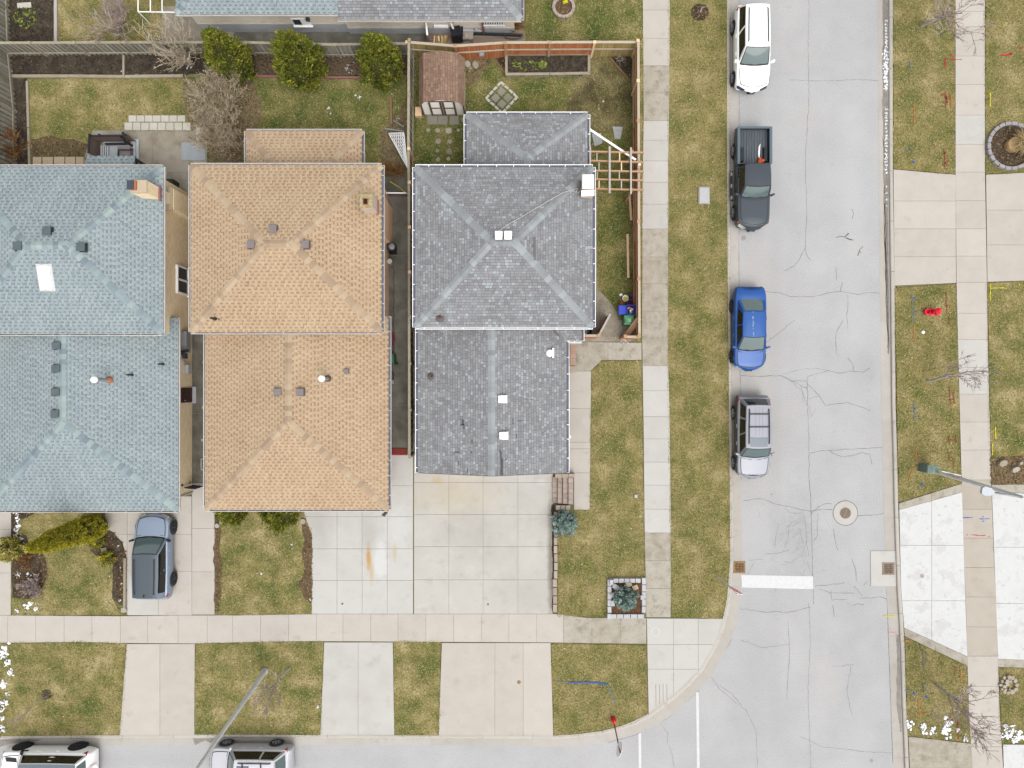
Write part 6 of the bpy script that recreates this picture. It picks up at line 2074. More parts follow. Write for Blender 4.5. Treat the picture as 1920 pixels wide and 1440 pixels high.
for i in range(8):
    k = MB(); k.box((0, 0, .78), (L / 8 - .012, .02, 1.5)); me = me or k.data('board', m_board_orange)
    add('board', me, t, d * ((i + .5) * L / 8), an)
k = MB(); k.bar(Vector((0, 0, 1.55)), d * L + Vector((0, 0, 1.55)), .1, .05); k.build('top_rail', m_lumber_w, t)
k = MB(); k.bar(Vector((.03, .03, .4)), d * L + Vector((.03, .03, 1.2)), .04, .09); k.build('brace', m_lumber_o, t)
a_, b_ = P(1167, 638, .3), P(1199, 596, 1.55)
k = MB(); k.bar(a_ + Vector((0, 0, .1)), b_, .28, .04); tag(k.build('plank', m_lumber_o), 'wide new plank leaning diagonally by the green bin', 'plank')
k = MB(); k.bar(P(1180, 361, .16), P(1182, 413, .16) + Vector((.05, 0, 0)), .12, .05); tag(k.build('plank', m_lumber), 'pale plank on the grass under the pergola, upper of two by the fence', 'plank', 'planks lying along the side fence')
k = MB(); k.bar(P(1176.5, 439, .16), P(1178, 521, .16), .12, .05); tag(k.build('plank', m_lumber), 'long pale plank on the side grass, lower of the two by the fence', 'plank', 'planks lying along the side fence')
k = MB(); k.bar(P(1188, 330, .9), P(1188, 424, .8), .05, .05); tag(k.build('plank', m_lumber_o), 'thin orange batten leaning against the side fence under the pergola', 'plank')
k = MB(); k.bar(P(1191, 360, 1.3), P(1190.5, 452, 1.0), .05, .05); tag(k.build('plank', m_lumber_o), 'longer thin orange batten leaning against the side fence', 'plank')
c = P(899, 97, 1.0); k = MB(); k.box((c.x, c.y, 1.0), (.5, .06, .16), .08); k.box((c.x + .12, c.y - .1, .9), (.26, .18, .14), .08); tag(k.build('floodlight', m_steel), 'grey floodlight box fixed to the orange fence', 'lamp')

# alley gate, lattice and alley clutter
a_, b_ = P(345, 914, .1), P(362, 903, .1)
t = thing('gate', a_, 'dark metal gate across the alley beside the blue-grey house', 'gate')
k = MB(); k.bar(Vector((0, 0, 1.2)), b_ - a_ + Vector((0, 0, 1.2)), .1, .12); k.bar(Vector((0, 0, .3)), b_ - a_ + Vector((0, 0, .3)), .06, .06); k.build('gate_rail', m_trim, t)
c1, c2 = P(363, 909, .1) - a_, P(383, 911, .1) - a_
for i in range(8):
    q = c1.lerp(c2, i / 7); k = MB(); k.bar(q, q + Vector((0, 0, 1.1)), .03, .03); k.build('bar', m_trim, t)
k = MB(); k.bar(c1 + Vector((0, 0, 1.1)), c2 + Vector((0, 0, 1.1)), .04, .04); k.bar(c1 + Vector((0, 0, .2)), c2 + Vector((0, 0, .2)), .04, .04); k.build('gate_frame', m_trim, t)
t = thing('lattice_panel', P(745, 280, .3), 'white diamond lattice panel leaning against the fence', 'trellis')
k = MB()
o0 = P(745, 280, .3)
q00, q10, q01, q11 = P(729, 250, .3) - o0, P(757, 249, 1.2) - o0, P(756, 300, .35) - o0, P(764, 314, 1.3) - o0
bl = lambda u, v: (q00.lerp(q10, u)).lerp(q01.lerp(q11, u), v)
for s_ in range(-10, 26):
    for sl in (1, -1):
        pts = []
        for j in range(9):
            v = j / 8
            u = s_ / 8 + sl * v * .95 if sl > 0 else s_ / 8 - v * .95 + .9
            if 0 <= u <= 1:
                pts.append(bl(u, v) + Vector((0, 0, .012 * sl)))
        if len(pts) > 1:
            k.bar(pts[0], pts[-1], .03, .01)
k.build('lattice_slats', m_white, t)['kind'] = 'stuff'
for u0, v0, u1, v1 in ((0, 0, 1, 0), (0, 0, 0, 1), (1, 0, 1, 1), (0, 1, 1, 1)):
    k = MB(); k.bar(bl(u0, v0), bl(u1, v1), .05, .03); k.build('frame', m_white, t)
k = MB(); k.bar(P(738, 226, .5), P(757, 238, .9), .06, .04); tag(k.build('metal_rod', m_steel), 'pale metal rod above the white lattice, steeper one', 'rod')
k = MB(); k.bar(P(722, 241, .5), P(757, 246, .9), .06, .04); tag(k.build('metal_rod', m_steel), 'pale metal rod just above the white lattice, flatter one', 'rod')
t = thing('barbecue', P(738, 469, .1), 'black barbecue with a grey cover in the alley beside the tan house', 'barbecue')
k = MB(); k.box((0, 0, .5), (.35, .5, .8), taper=.85); k.build('cover', m_black, t)
k = MB(); k.lathe((.06, .02, .9), [(.18, -.06), (.17, .05), (.08, .12)], 12); k.build('lid', m_steel, t)
k = MB(); k.box((0, 0, .1), (.4, .45, .1)); k.build('base', m_trim, t)
t = thing('hose_reel', P(733, 493, .1), 'small hose reel with a coiled pale hose in the alley', 'hose reel')
k = MB(); k.box((0, 0, .25), (.2, .3, .3)); k.build('stand', m_steel, t)
k = MB(); k.lathe((.02, 0, .5), [(.14, -.08), (.14, .08), (.06, .1)], 14); k.build('drum', m_offwhite, t)
k = MB()
pts = [Vector((.1, -.2, .05))] + [Vector((.15 + .04 * math.sin(i * 1.7), -.3 - i * .22, .03)) for i in range(22)]
k.tube(pts, .015, 5); k.build('hose', m_black, t)
c = P(731.5, 637, .1)
k = MB(); k.tube([Vector((c.x + .28 * math.cos(a) * (1 - a / 60), c.y + .5 * math.sin(a) * (1 - a / 60), .15 + a * .006)) for a in [q * .5 for q in range(44)]], .02, 5)
tag(k.build('garden_hose', M('red_hose', [(176, 60, 70), (120, 60, 60)], scale=9)), 'coiled red garden hose against the tan house wall', 'hose')
t = thing('bin', P(736, 674, .1), 'dark green bin with a white label in the alley', 'bin')
k = MB(); k.box((0, 0, .42), (.42, .5, .8)); k.build('body', M('dark_green_plastic', [(46, 106, 72)], rough=.5), t)
k = MB(); k.box((0, 0, .85), (.46, .54, .06), taper=.95); k.build('lid', m_bin_green if False else M('mid_green_plastic', [(64, 128, 88)], rough=.5), t)
k = MB(); k.box((-.08, 0, .885), (.16, .18, .01)); k.build('label_sticker', m_signwhite, t)
k = MB(); k.lathe((.22, -.22, .1), [(.1, -.05), (.1, .05)], 12, axis='Y'); k.build('wheel', m_tyre, t)
t = thing('toolbox', P(734, 711, .1), 'grey plastic crates stacked by the tan house wall', 'crate')
k = MB(); k.box((0, .1, .2), (.3, .45, .3), taper=.92); k.build('body', m_dark, t)
k = MB(); k.box((.06, -.16, .3), (.26, .2, .12), taper=.92); k.build('lid', m_steel, t)
k = MB(); k.bar(P(731, 725, .3), P(733, 760, .2), .08, .04); tag(k.build('plank', m_board_olive), 'narrow olive board lying along the tan house wall', 'plank')
t = thing('brick_step', P(747, 847, .1), 'red brick step at the lower end of the dark alley', 'step')
mb_ = M('red_paving_brick', [(136, 46, 40), (166, 64, 54)], w=(.3, 0, 1), scale=5)
me = None
for i in range(9):
    for j in range(3):
        k = MB(); k.box((0, 0, 0), (.105, .11, .08)); me = me or k.data('brick', mb_)
        add('brick', me, t, (-.44 + i * .11, -.12 + j * .12, .06))
t = thing('picket_rail', P(746, 369, .1), 'low white rail with red pickets across the alley', 'rail')
k = MB(); k.bar(Vector((-.55, 0, .75)), Vector((.6, 0, .75)), .06, .05); k.build('rail', m_white, t)
me = None
for i in range(11):
    k = MB(); k.box((0, 0, .37), (.05, .03, .74)); me = me or k.data('picket', m_flash); add('picket', me, t, (-.52 + i * .11, 0, 0))
k = MB(); k.tube([P(731, 340, .9), P(750, 352, .8), P(763, 363, 1.4)], .02, 5); tag(k.build('washing_line', mp_yellow), 'yellow cord stretched to the fence above the alley', 'cord')
for py in (679.5, 764, 825):
    c = P(382.5 - (py - 680) * .02, py, .14)
    k = MB(); k.box((c.x, c.y, .15), (.14, .14, .05), taper=.9)
    tag(k.build('path_light', M('pale_yellow_lens', [(214, 214, 150)], rough=.4)), {679.5: 'upper square yellow path light in the alley beside the tan house', 764: 'middle square yellow path light in the alley beside the tan house', 825: 'lower square yellow path light in the alley beside the tan house'}[py], 'path light', 'square yellow path lights')
t = thing('window_well', P(382, 870, .12), 'white framed window well beside the tan house', 'window well')
for dx, dy, sx, sy in ((-.1, 0, .04, .62), (0, .3, .22, .04), (0, -.3, .22, .04)):
    k = MB(); k.box((dx, dy, .05), (sx, sy, .1)); k.build('frame', m_offwhite, t)
k = MB(); k.box((.03, 0, .01), (.2, .56, .02)); k.build('well_floor', m_conc_dark, t)

# ------------------------------------------------------------------ shed
x0, x1 = PX(786, 1.5), PX(871.5, 1.5)
ys, yn = PY(189, 2.3), PY(96, 2.4)
t = thing('garden_shed', ((x0 + x1) / 2, (ys + yn) / 2, ZL), 'brown gambrel roofed garden shed with white doors', 'shed')
W2, L2 = (x1 - x0) / 2, (yn - ys) / 2
prof = [(-W2, 1.42), (-W2 * .74, 2.06), (0, 2.34), (W2 * .74, 2.06), (W2, 1.42)]
k = MB()
for i in range(4):
    (a, za), (b_, zb) = prof[i], prof[i + 1]
    k.face([(a, -L2, za), (a, L2, za), (b_, L2, zb), (b_, -L2, zb)])
    k.face([(b_, -L2, zb - .06), (b_, L2, zb - .06), (a, L2, za - .06), (a, -L2, za - .06)])
rf = k.build('roof', m_deck_brown, t)
rest = MB()
cnt = 0
random.seed(4)
for i in range(4):
    (a, za), (b_, zb) = prof[i], prof[i + 1]
    lo, hi_ = ((a, za), (b_, zb)) if za < zb else ((b_, zb), (a, za))
    p0, p1 = (lo[0], -L2 - .02, lo[1]), (lo[0], L2 + .02, lo[1])
    pl = [Vector(p0), Vector(p1), Vector((hi_[0], L2 + .02, hi_[1])), Vector((hi_[0], -L2 - .02, hi_[1]))]
    for q, tone, _ in roof_tabs(pl, 'rand', .14):
        if cnt < 120 and i in (1, 2):
            c = sum(q, Vector()) / 6
            m_ = MB(); m_.mesh([w_ - c for w_ in q], TABF, 0, tone); m_.build('shingle', m_shin_brown, rf, loc=c); cnt += 1
        else:
            rest.mesh(q, TABF, 0, tone)
stuff(rest.build('shingles', m_shin_brown, rf))
k = MB()
w_ = [(p_[0] * .94, p_[1] - .05) for p_ in prof]
fy = -L2 + .14
k.face([(-W2 * .94, fy, 0), (W2 * .94, fy, 0)] + [(x, fy, z) for x, z in reversed(w_)])
k.face([(-W2 * .94, L2 - .1, 0), (W2 * .94, L2 - .1, 0)] + [(x, L2 - .1, z) for x, z in reversed(w_)])
for sg in (-1, 1):
    k.face([(sg * W2 * .94, fy, 0), (sg * W2 * .94, L2 - .1, 0), (sg * W2 * .94, L2 - .1, 1.38), (sg * W2 * .94, fy, 1.38)])
m_shedw = M('white_shed_cladding', [(226, 222, 212), (236, 232, 224)], scale=5, k=1.15, stretch=(8, 1, .5))
k.build('wall', m_shedw, t)
m_shedt = M('dark_brown_trim', [(88, 70, 64), (104, 84, 78)], scale=6, k=1.3)
for sg in (-1, 1):
    k = MB(); k.box((sg * .36, fy - .02, .98), (.62, .04, 1.86)); d_ = k.build('door', m_shedw, t)
    for (dx, dz, sx, sz) in ((-.29, .98, .1, 1.9), (.29, .98, .1, 1.9), (0, 1.02, .5, .09), (0, 1.88, .5, .09), (0, .1, .5, .09)):
        k = MB(); k.box((sg * .36 + dx, fy - .055, dz), (sx, .03, sz)); k.build('door_trim', m_shedt, d_)
for sg in (-1, 1):
    k = MB(); k.bar((sg * W2 * .98, fy - .05, 1.36), (sg * W2 * .73, fy - .05, 2.0), .04, .09); k.bar((sg * W2 * .73, fy - .05, 2.0), (0, fy - .05, 2.26), .04, .09); k.box((sg * W2 * .93, fy - .03, .7), (.08, .06, 1.4)); k.build('corner_trim', m_shedt, t)
k = MB(); k.box((-W2 - .2, -L2 + .2, .15), (.35, .5, .3)); tag(k.build('wooden_box', m_lumber, None), 'small brown wooden box at the lower left corner of the shed', 'box')
bpy.data.objects['wooden_box'].location = ((x0 + x1) / 2, (ys + yn) / 2, ZL)


# ------------------------------------------------------------------ pavers, stones, edging
def piece(name, mat, px, py, w, d, hgt=.06, rz=0.0, parent=None, z=ZL, round_=False, jit=.06):
    c = P(px, py, z)
    k = MB()
    w, d = w / S, d / S
    if round_:
        pts = [(math.cos(a) * w / 2 * random.uniform(1 - jit * 2, 1), math.sin(a) * d / 2 * random.uniform(1 - jit * 2, 1)) for a in [2 * math.pi * i / 9 for i in range(9)]]
    else:
        pts = [(sx * w / 2 * random.uniform(1 - jit, 1), sy * d / 2 * random.uniform(1 - jit, 1)) for sx, sy in ((-1, -1), (1, -1), (1, 1), (-1, 1))]
    R = Matrix.Rotation(rz, 2)
    pts = [R @ Vector(p_) for p_ in pts]
    n = len(pts)
    top = [p_ * .92 for p_ in pts]
    k.mesh([(p_.x, p_.y, -.04) for p_ in pts] + [(p_.x, p_.y, hgt * .7) for p_ in pts] + [(p_.x, p_.y, hgt + random.uniform(0, .01)) for p_ in top],
           [tuple(range(2 * n, 3 * n))] + [(i, (i + 1) % n, (i + 1) % n + n, i + n) for i in range(n)] + [(i + n, (i + 1) % n + n, (i + 1) % n + 2 * n, i + 2 * n) for i in range(n)])
    return k.build(name, mat, parent, loc=c)


t = struct(MBempty('paved_strip'), 'two rows of pale square pavers at the lower edge of the back lawn')
for i in range(7):
    piece('paver', m_paver, 248.5 + i * 15.3, 222.5, 14.8, 12.4, .03, 0, t)
for i in range(8):
    piece('paver', m_paver, 241 + i * 15.6, 237, 15, 14.6, .03, 0, t)
t = struct(MBempty('paved_strip'), 'row of tan pavers with rounded ends beside the back steps')
for i, (x, w) in enumerate(((70, 17), (90, 20.5), (111.5, 20.5), (132, 19), (150, 15))):
    piece('paver', m_paver_t, x, 303, w, 18, .03, 0, t)
t = struct(MBempty('paved_strip'), 'grey mossy pavers in front of the shed doors')
for x, w in ((810.5, 20), (830, 19), (851.5, 18)):
    piece('paver', m_paver_g, x, 225, w, 18, .03, random.uniform(-.03, .03), t)
piece('paver', m_paver_g, 869, 225, 9, 11, .03, .1, t, round_=True)
for i, (x, y, s_) in enumerate(((820.5, 244.5, 10), (841, 245, 14), (859.5, 244.5, 7), (803, 244, 8), (822, 264.5, 12), (843, 265.5, 10), (820, 283, 8), (842, 284, 13), (821.5, 299.5, 9), (841, 298, 8))):
    tag(piece('stepping_stone', m_stone, x, y, s_, s_ * .95, .02, random.uniform(0, 1), round_=True), ['stepping stone, left of the two in the first row below the shed pavers', 'large stepping stone in the first row below the shed pavers', 'tiny stepping stone by the grey gutter in the first row', 'faint stepping stone by the mossy fence in the first row',
        'stepping stone on the left in the second row below the shed', 'faint stepping stone on the right in the second row below the shed', 'small stepping stone on the left in the third row below the shed', 'stepping stone on the right in the third row below the shed', 'small stepping stone on the left, closest to the grey roof', 'faint stepping stone on the right, closest to the grey roof'][i], 'stepping stone', 'stepping stones below the shed')
for x, y, w, d, lb in ((877, 120, 12, 14, 'tan flat stone beside the shed'), (891.5, 122, 13, 16, 'larger pale flat stone beside the shed'), (882, 128, 7, 6, 'small flat stone wedged beside the shed')):
    tag(piece('flat_stone', m_stone, x, y, w, d, .04, .3, round_=True), lb, 'stone', 'flat stones beside the shed')
t = struct(MBempty('paved_square'), 'diamond of pavers edged with short blocks on the grey house back lawn')
R45 = math.radians(43)
cxp, cyp = 940.5, 183.5
for u in range(2):
    for v in range(2):
        lx, ly = (u - .5) * 16.5, (v - .5) * 16.5
        piece('paver', m_paver_g, cxp + lx * math.cos(R45) - ly * math.sin(R45), cyp + lx * math.sin(R45) + ly * math.cos(R45), 13.5, 13.5, .03, -R45, t)
for s_ in range(4):
    for q in range(4):
        lx, ly = -17 + q * 10.8, -20.5
        an = R45 + s_ * math.pi / 2
        if random.random() < .06:
            continue
        piece('edging_block', m_paver, cxp + lx * math.cos(an) - ly * math.sin(an), cyp + lx * math.sin(an) + ly * math.cos(an), 9.4, 4.6, .05, -an + random.uniform(-.08, .08), t)


def timbers(name, label, segs, mat, h=.16, w=.13, z=ZL, kind=True):
    t = thing(name, P(*segs[0][0], z), label, 'edging')
    o0 = P(*segs[0][0], z)
    for a, b_ in segs:
        k = MB(); k.bar(P(*a, z) - o0 + Vector((0, 0, h / 2 - .02)), P(*b_, z) - o0 + Vector((0, 0, h / 2 - .02)), w, h); k.build('timber', mat, t)
    return t


timbers('raised_bed_frame', 'weathered timber frame of the raised bed by the orange fence', [((948, 105.5), (1029, 105)), ((1030, 105), (1105, 104.5)), ((1103.5, 107), (1103.5, 140)), ((949.5, 108), (949.5, 141)), ((948, 143), (1030, 142.5)), ((1031, 142.5), (1105, 141))], m_timber, .3, .14)
b = MB(); b.prism(X_(RB), 0, ZL + .2); rb_ = struct(b.build('garden_bed', m_soil), 'black soil filling the raised bed')
scatter(RB, ZL + .2, 220, m_chip_s, 'mulch_pieces', 'chip', h=(.03, .09), parent=rb_)
scatter([(965, 112), (1010, 116), (1030, 128), (985, 133), (958, 126)], ZL + .21, 70, m_weed, 'weeds', 'chip', h=(.05, .16), parent=rb_)
scatter(circ(1017, 121, 8, 10), ZL + .22, 300, m_weed, 'weeds', 'chip', h=(.05, .15), parent=rb_)
timbers('edging_timber', 'grey timber edging below the dark soil bed at the top left', [((22, 144), (130, 144)), ((131, 144), (235, 145)), ((236, 145), (345, 143.5))], m_timber, .14, .16)
timbers('edging_timber', 'short timber divider in the dark soil bed', [((233.5, 105), (233.5, 142))], m_timber, .14, .1)
timbers('edging_timber', 'thin timber edging beside the bed along the left fence', [((52.5, 153), (55, 240)), ((55, 241), (57, 312))], m_timber, .12, .12)
timbers('edging_timber', 'pale timber beside the top left vegetable patch', [((106, -60), (106.5, 81))], m_lumber_w, .14, .16)
timbers('edging_timber', 'red-brown edging under the golden cedars', [((478, 143.5), (540, 145)), ((610, 146), (675, 146.5))], m_flash, .12, .1)
timbers('edging_timber', 'brown log edging below the rightmost cedar', [((733, 180), (734, 235))], m_timber_b, .14, .14)
timbers('edging_timber', 'timber crossing the dark corner bed at the top right of the back garden', [((1142, 108), (1180, 152))], m_timber_b, .1, .1)
timbers('edging_timber', 'thin timber edging left of the raised bed', [((925, 108), (949, 140))], m_timber_b, .08, .07)
timbers('edging_timber', 'pale stone edging between mulch bed and driveway by the pale blue car', [((236, 1046), (235, 1138))], m_timber, .14, .13)
tag(piece('flat_stone', m_paver, 46, 10.5, 27, 10, .06, .05), 'pale concrete paver lying in the top left vegetable patch', 'paver')
tag(piece('flat_stone', m_stone, 233.5, 1143, 12, 12, .12, .4, round_=True), 'pale boulder at the end of the driveway edging', 'stone')
tag(piece('flat_stone', m_paver_g, 197, 1031, 11, 10, .12, .2), 'grey square stone in the curved mulch bed', 'stone')
tag(piece('flat_stone', m_stone, 408.5, 985, 10, 10, .14, .4, round_=True), 'left rounded stone at the top of the tan house lawn', 'stone', 'stones on the tan house lawn')
tag(piece('flat_stone', m_stone, 417, 979, 11, 8, .14, .9, round_=True), 'second rounded stone touching the left one on the tan house lawn', 'stone', 'stones on the tan house lawn')
tag(piece('flat_stone', m_stone, 569, 977, 10, 11, .14, .3, round_=True), 'grey stone where the tan house driveway begins to curve', 'stone')
tag(piece('flat_stone', m_paver, 377, 251, 18, 27, .06, 0), 'white paver beside the metal plate on the patio', 'paver')
c = P(363.5, 284.5, ZL)
k = MB(); k.prism([(c.x + x, c.y + y) for x, y in ((-.62, -.49), (.6, -.49), (.66, -.4), (.66, .46), (.6, .49), (-.6, .49), (-.66, .42), (-.66, -.42))], ZS + .008, ZS + .04)
tag(k.build('metal_plate', M('dull_metal_sheet', [(172, 180, 186), (184, 190, 194)], scale=3, rough=.5)), 'rounded grey metal sheet lying on the patio under the bare shrub', 'plate')
for pts, lb in (([(1109, 253), (1126, 251), (1129, 270), (1114, 276)], 'left pale slab lying on the muddy lawn'), ([(1147.5, 239), (1167, 240), (1162, 263), (1152, 262)], 'right pale slab lying on the muddy lawn')):
    k = MB(); k.prism(X_(pts), ZL, ZL + .05); tag(k.build('stone_slab', M('pale_blue_slab', [(178, 182, 182), (206, 206, 204)], scale=6)), lb, 'slab', 'slabs on the muddy lawn')


def ring(name, label, cat, px, py, r, n, w, d, mat, hgt=.16, ry=None, z=ZL, cats='edging block'):
    ry = ry or r
    t = thing(name, P(px, py, z), label, cat)
    c = P(px, py, z)
    k = MB(); k.box((0, 0, 0), (w / S, d / S, hgt), taper=.94)
    me = k.data('block', mat)
    for i in range(n):
        a = 2 * math.pi * i / n
        q = P(px + r * math.cos(a), py + ry * math.sin(a), z) - c
        add('block', me, t, (q.x, q.y, hgt / 2 - .02), math.atan2(-math.cos(a) * ry, -math.sin(a) * r))
    return t


ring('flower_bed_ring', 'oval ring of mauve blocks round the far right flower bed', 'edging', 1893, 275, 42, 22, 11.4, 6.5, m_ring, .2)
bed('mulch inside the oval ring of mauve blocks', circ(1893, 275, 38, 22), m_soil, ZL + .06, m_chip, 130)
tag(piece('boulder', M('tan_boulder', [(186, 152, 104), (206, 174, 126)], scale=6, bump=.4), 1895, 274, 30, 28, .35, .2, z=ZL, round_=True, jit=.05), 'flat topped tan boulder in the oval flower bed', 'boulder')
ring('tree_ring', 'round tan block ring on the lawn at the top of the picture', 'edging', 1056.5, 15, 18.5, 16, 7.4, 6, m_block_b, .2)
bed('mulch inside the round tan block ring', circ(1056.5, 15, 15, 18), m_mulch, ZL + .08, m_chip, 200)
random.seed(44)
sl = []
for i in range(12):
    a = 2 * math.pi * i / 12
    sl.append((1889 + 15 * math.cos(a), 1283 + 15 * math.sin(a), random.uniform(7, 11)))
for i in range(9):
    sl.append((1889 + random.uniform(-9, 9), 1283 + random.uniform(-9, 9), random.uniform(5, 9)))
for x, y, s_ in sl:
    o = piece('cobble', m_stone, x, y, s_, s_ * random.uniform(.7, 1), random.uniform(.08, .16), random.uniform(0, 3), round_=True)
    i_ = sl.index((x, y, s_))
    hrs = ['three', 'four', 'five', 'six', 'seven', 'eight', 'nine', 'ten', 'eleven', 'twelve', 'one', 'two']
    tag(o, ('stone at the %s o\'clock place in the stone ring on the lower right lawn' % hrs[i_]) if i_ < 12 else 'stone heaped inside the stone ring on the lower far right lawn', 'stone', 'stones of the lower right stone ring')
for x, y, w, d, lb in ((1877, 868, 19, 13, 'pale grey rock in the leafy bed at the far right'), (1900, 880, 18, 11, 'pinkish rock in the leafy bed at the far right'), (1910, 868, 8, 6, 'tiny white rock in the leafy bed at the far right')):
    tag(piece('rock', m_stone, x, y, w, d, .22, .4, round_=True), lb, 'rock', 'rocks in the far right bed')
# square block planter with a spruce
t = thing('stone_planter', P(1174, 1120, ZL), 'square planter of pale blocks at the pavement corner', 'planter')
c = P(1174, 1120, ZL)
random.seed(6)


def blk(px, py, w, d, mat=m_block, hh=.22, rz=0.0, nm='block'):
    q = P(px, py, ZL) - c
    k = MB(); k.box((0, 0, 0), (w / S, d / S, hh), taper=.93); add(nm, k.data(nm, mat), t, (q.x, q.y, hh / 2 - .02), rz)


for i in range(5):
    blk(1154 + i * 10.3, 1087, 9.8, 8, rz=random.uniform(-.05, .05))
for i in range(5):
    blk(1149 + i * 12.8, 1153.5, 12.4, 8, rz=random.uniform(-.05, .05))
for i in range(5):
    blk(1142, 1091 + i * 12.6, 7.4, 12.2, rz=random.uniform(-.05, .05))
    blk(1206, 1088 + i * 13.2, 7.4, 12.6, rz=random.uniform(-.06, .06))
blk(1145, 1089, 7, 10, hh=.36); blk(1141, 1153, 7, 10, hh=.3)
for px, py, w, d, rz in ((1154, 1099, 14, 9, .6), (1147.5, 1114, 9, 8, -.5), (1148, 1129, 7, 11, 0), (1203, 1118, 7, 9, 0)):
    blk(px, py, w, d, hh=.26, rz=-rz)
for px, py in ((1190, 1100), (1178, 1094)):
    blk(px, py, 11, 9, mat=m_paver_t, hh=.22, rz=.4)
b = MB(); b.prism(X_([(1146, 1091), (1203, 1091), (1203, 1150), (1146, 1150)]), 0, ZL + .1); q = struct(b.build('garden_bed', m_mulch_red), 'red-brown mulch in the square block planter')
scatter([(1146, 1091), (1203, 1091), (1203, 1150), (1146, 1150)], ZL + .1, 260, m_chip, 'mulch_pieces', 'chip', h=(.03, .08), parent=q, tone=(0, .6))
# retaining wall along the wide driveway
t = thing('retaining_wall', P(1042, 1050, ZL), 'low wall of tan blocks between the wide driveway and the side lawn', 'wall')
c = P(1042, 1050, ZL)
for i in range(12):
    y = 966 + i * 15.6
    blk(1041.5 + random.uniform(-.4, .4) - (1.2 if i > 7 else 0), y, 6.6 if i < 8 else 7.6, 14.8, mat=m_block_b, hh=.3)
for i in range(3):
    blk(1046 + i * 9, 950, 8.6, 9, mat=m_block_b, hh=.34)
# brick steps
t = thing('brick_steps', P(1056, 916, ZS), 'mauve brick steps between the wide driveway and the side path', 'steps')
c = P(1056, 916, ZS)
random.seed(8)
for i in range(4):
    hh = .1 + i * .14
    x = 1040 + i * 9.6
    k = MB(); q = P(x, 918, ZS) - c; k.box((q.x, q.y, hh / 2 - .04), (9 / S, 49 / S, hh)); tr = k.build('tread', m_brickpave, t)
    me = None
    for j in range(5):
        k = MB(); k.box((0, 0, 0), (8.4 / S, 9.2 / S, .05)); me = me or k.data('brick', m_brickpave)
        add('brick', me, tr, (q.x, q.y + (j - 2) * 9.7 / S, hh - .03))
for i in range(3):
    q = P(1046 + i * 12.2, 890, ZS) - c
    k = MB(); k.box((0, 0, 0), (11.6 / S, 7 / S, .5)); add('side_block', k.data('side_block', m_block_b), t, (q.x, q.y, .22))
# concrete lamp-like stub and flat square on the side lawn
k = MB(); q = P(1192, 930, ZL); k.box((q.x, q.y, ZL + .05), (.16, .16, .1)); tag(k.build('survey_marker', m_block), 'small white square marker on the side lawn by the pavement', 'marker')

# ------------------------------------------------------------------ pergola
t = thing('pergola', P(1150, 318, ZL), 'open timber pergola frame between the grey house and the side fence', 'pergola')
o0 = P(1150, 318, ZL)
zp = 2.35
for i, (ya, yb) in enumerate(((284.5, 286.5), (301.5, 304.5), (320, 322), (336, 338.5), (354, 356.5))):
    k = MB(); k.bar(P(1101 + (6 if i > 2 else 0), ya, zp) - o0, P(1207, yb, zp) - o0, .07, .14); k.build('rafter', m_lumber_o, t)
for px, ya, yb, w, mt in ((1106.5, 274, 312, .09, m_lumber_w), (1143, 275, 362.5, .10, m_lumber_w), (1183, 277, 364, .09, m_lumber_w)):
    k = MB(); k.bar(P(px, ya, zp + .13) - o0, P(px, yb, zp + .13) - o0, w, .1); k.build('beam', mt, t)
for ya, yb, xs in ((286, 302, (1119, 1161.5)), (304, 320, (1123, 1165)), (322, 336, (1119.5, 1161)), (338, 354, (1123, 1165))):
    for x in xs:
        k = MB(); k.bar(P(x, ya + 1, zp) - o0, P(x, yb, zp) - o0, .055, .12); k.build('blocking', m_lumber_w if random.random() < .5 else m_lumber, t)
for x, y in ((1186, 283), (1186, 355), (1109, 355)):
    q = P(x, y, zp) - o0
    k = MB(); k.bar((q.x, q.y, 0), (q.x, q.y, zp - .1), .1, .1); k.build('post', m_lumber_o, t)
c = P(1199, 307, 2.2); k = MB(); k.box((c.x, c.y, 2.2), (.12, .16, .12)); tag(k.build('security_lamp', m_white), 'tiny white lamp at the fence end of the pergola pipe', 'lamp')

# ------------------------------------------------------------------ bins and buckets
t = thing('recycling_bin', P(1178, 584, ZS), 'bright blue recycling bin with its lid swung open', 'bin')
k = MB()
for dx, dy, sx, sy in ((-.22, 0, .03, .5), (.26, 0, .03, .5), (.02, .25, .45, .03), (.02, -.25, .45, .03)):
    k.box((dx, dy, .45), (sx, sy, .9))
k.box((.02, 0, .4), (.46, .48, .02)); k.build('body', m_bin_blue, t)
k = MB(); k.box((-.44, 0, .78), (.46, .52, .05), ry=.12, taper=.92); k.build('lid', m_bin_blue, t)
k = MB(); k.box((.32, .02, .5), (.14, .3, .1)); k.build('handle', m_black, t)
random.seed(2)
for i, (mt, nm) in enumerate(((m_amber, 'carton'), (m_white, 'bag'), (m_pink, 'carton'), (m_steel, 'can'), (m_white, 'bottle'), (m_bin_green, 'bottle'))):
    q = P(1178, 584, ZS)
    k = MB(); k.box((0, 0, 0), (random.uniform(.1, .18), random.uniform(.08, .16), .1), random.uniform(0, 3), taper=.8)
    tag(k.build('litter_' + nm, mt, loc=(q.x + random.uniform(-.1, .18), q.y + random.uniform(-.17, .17), ZS + .62 + i * .03)), ['orange carton in the blue recycling bin', 'white bag in the blue recycling bin', 'pink carton in the blue recycling bin', 'grey can in the blue recycling bin', 'white bottle in the blue recycling bin', 'green bottle in the blue recycling bin'][i], nm, 'recycling in the blue bin')
t = thing('compost_bin', P(1174.5, 603, ZS), 'green wheeled compost bin with its lid closed', 'bin')
k = MB(); k.box((0, 0, .42), (.5, .46, .84), taper=1.05); k.build('body', m_bin_green, t)
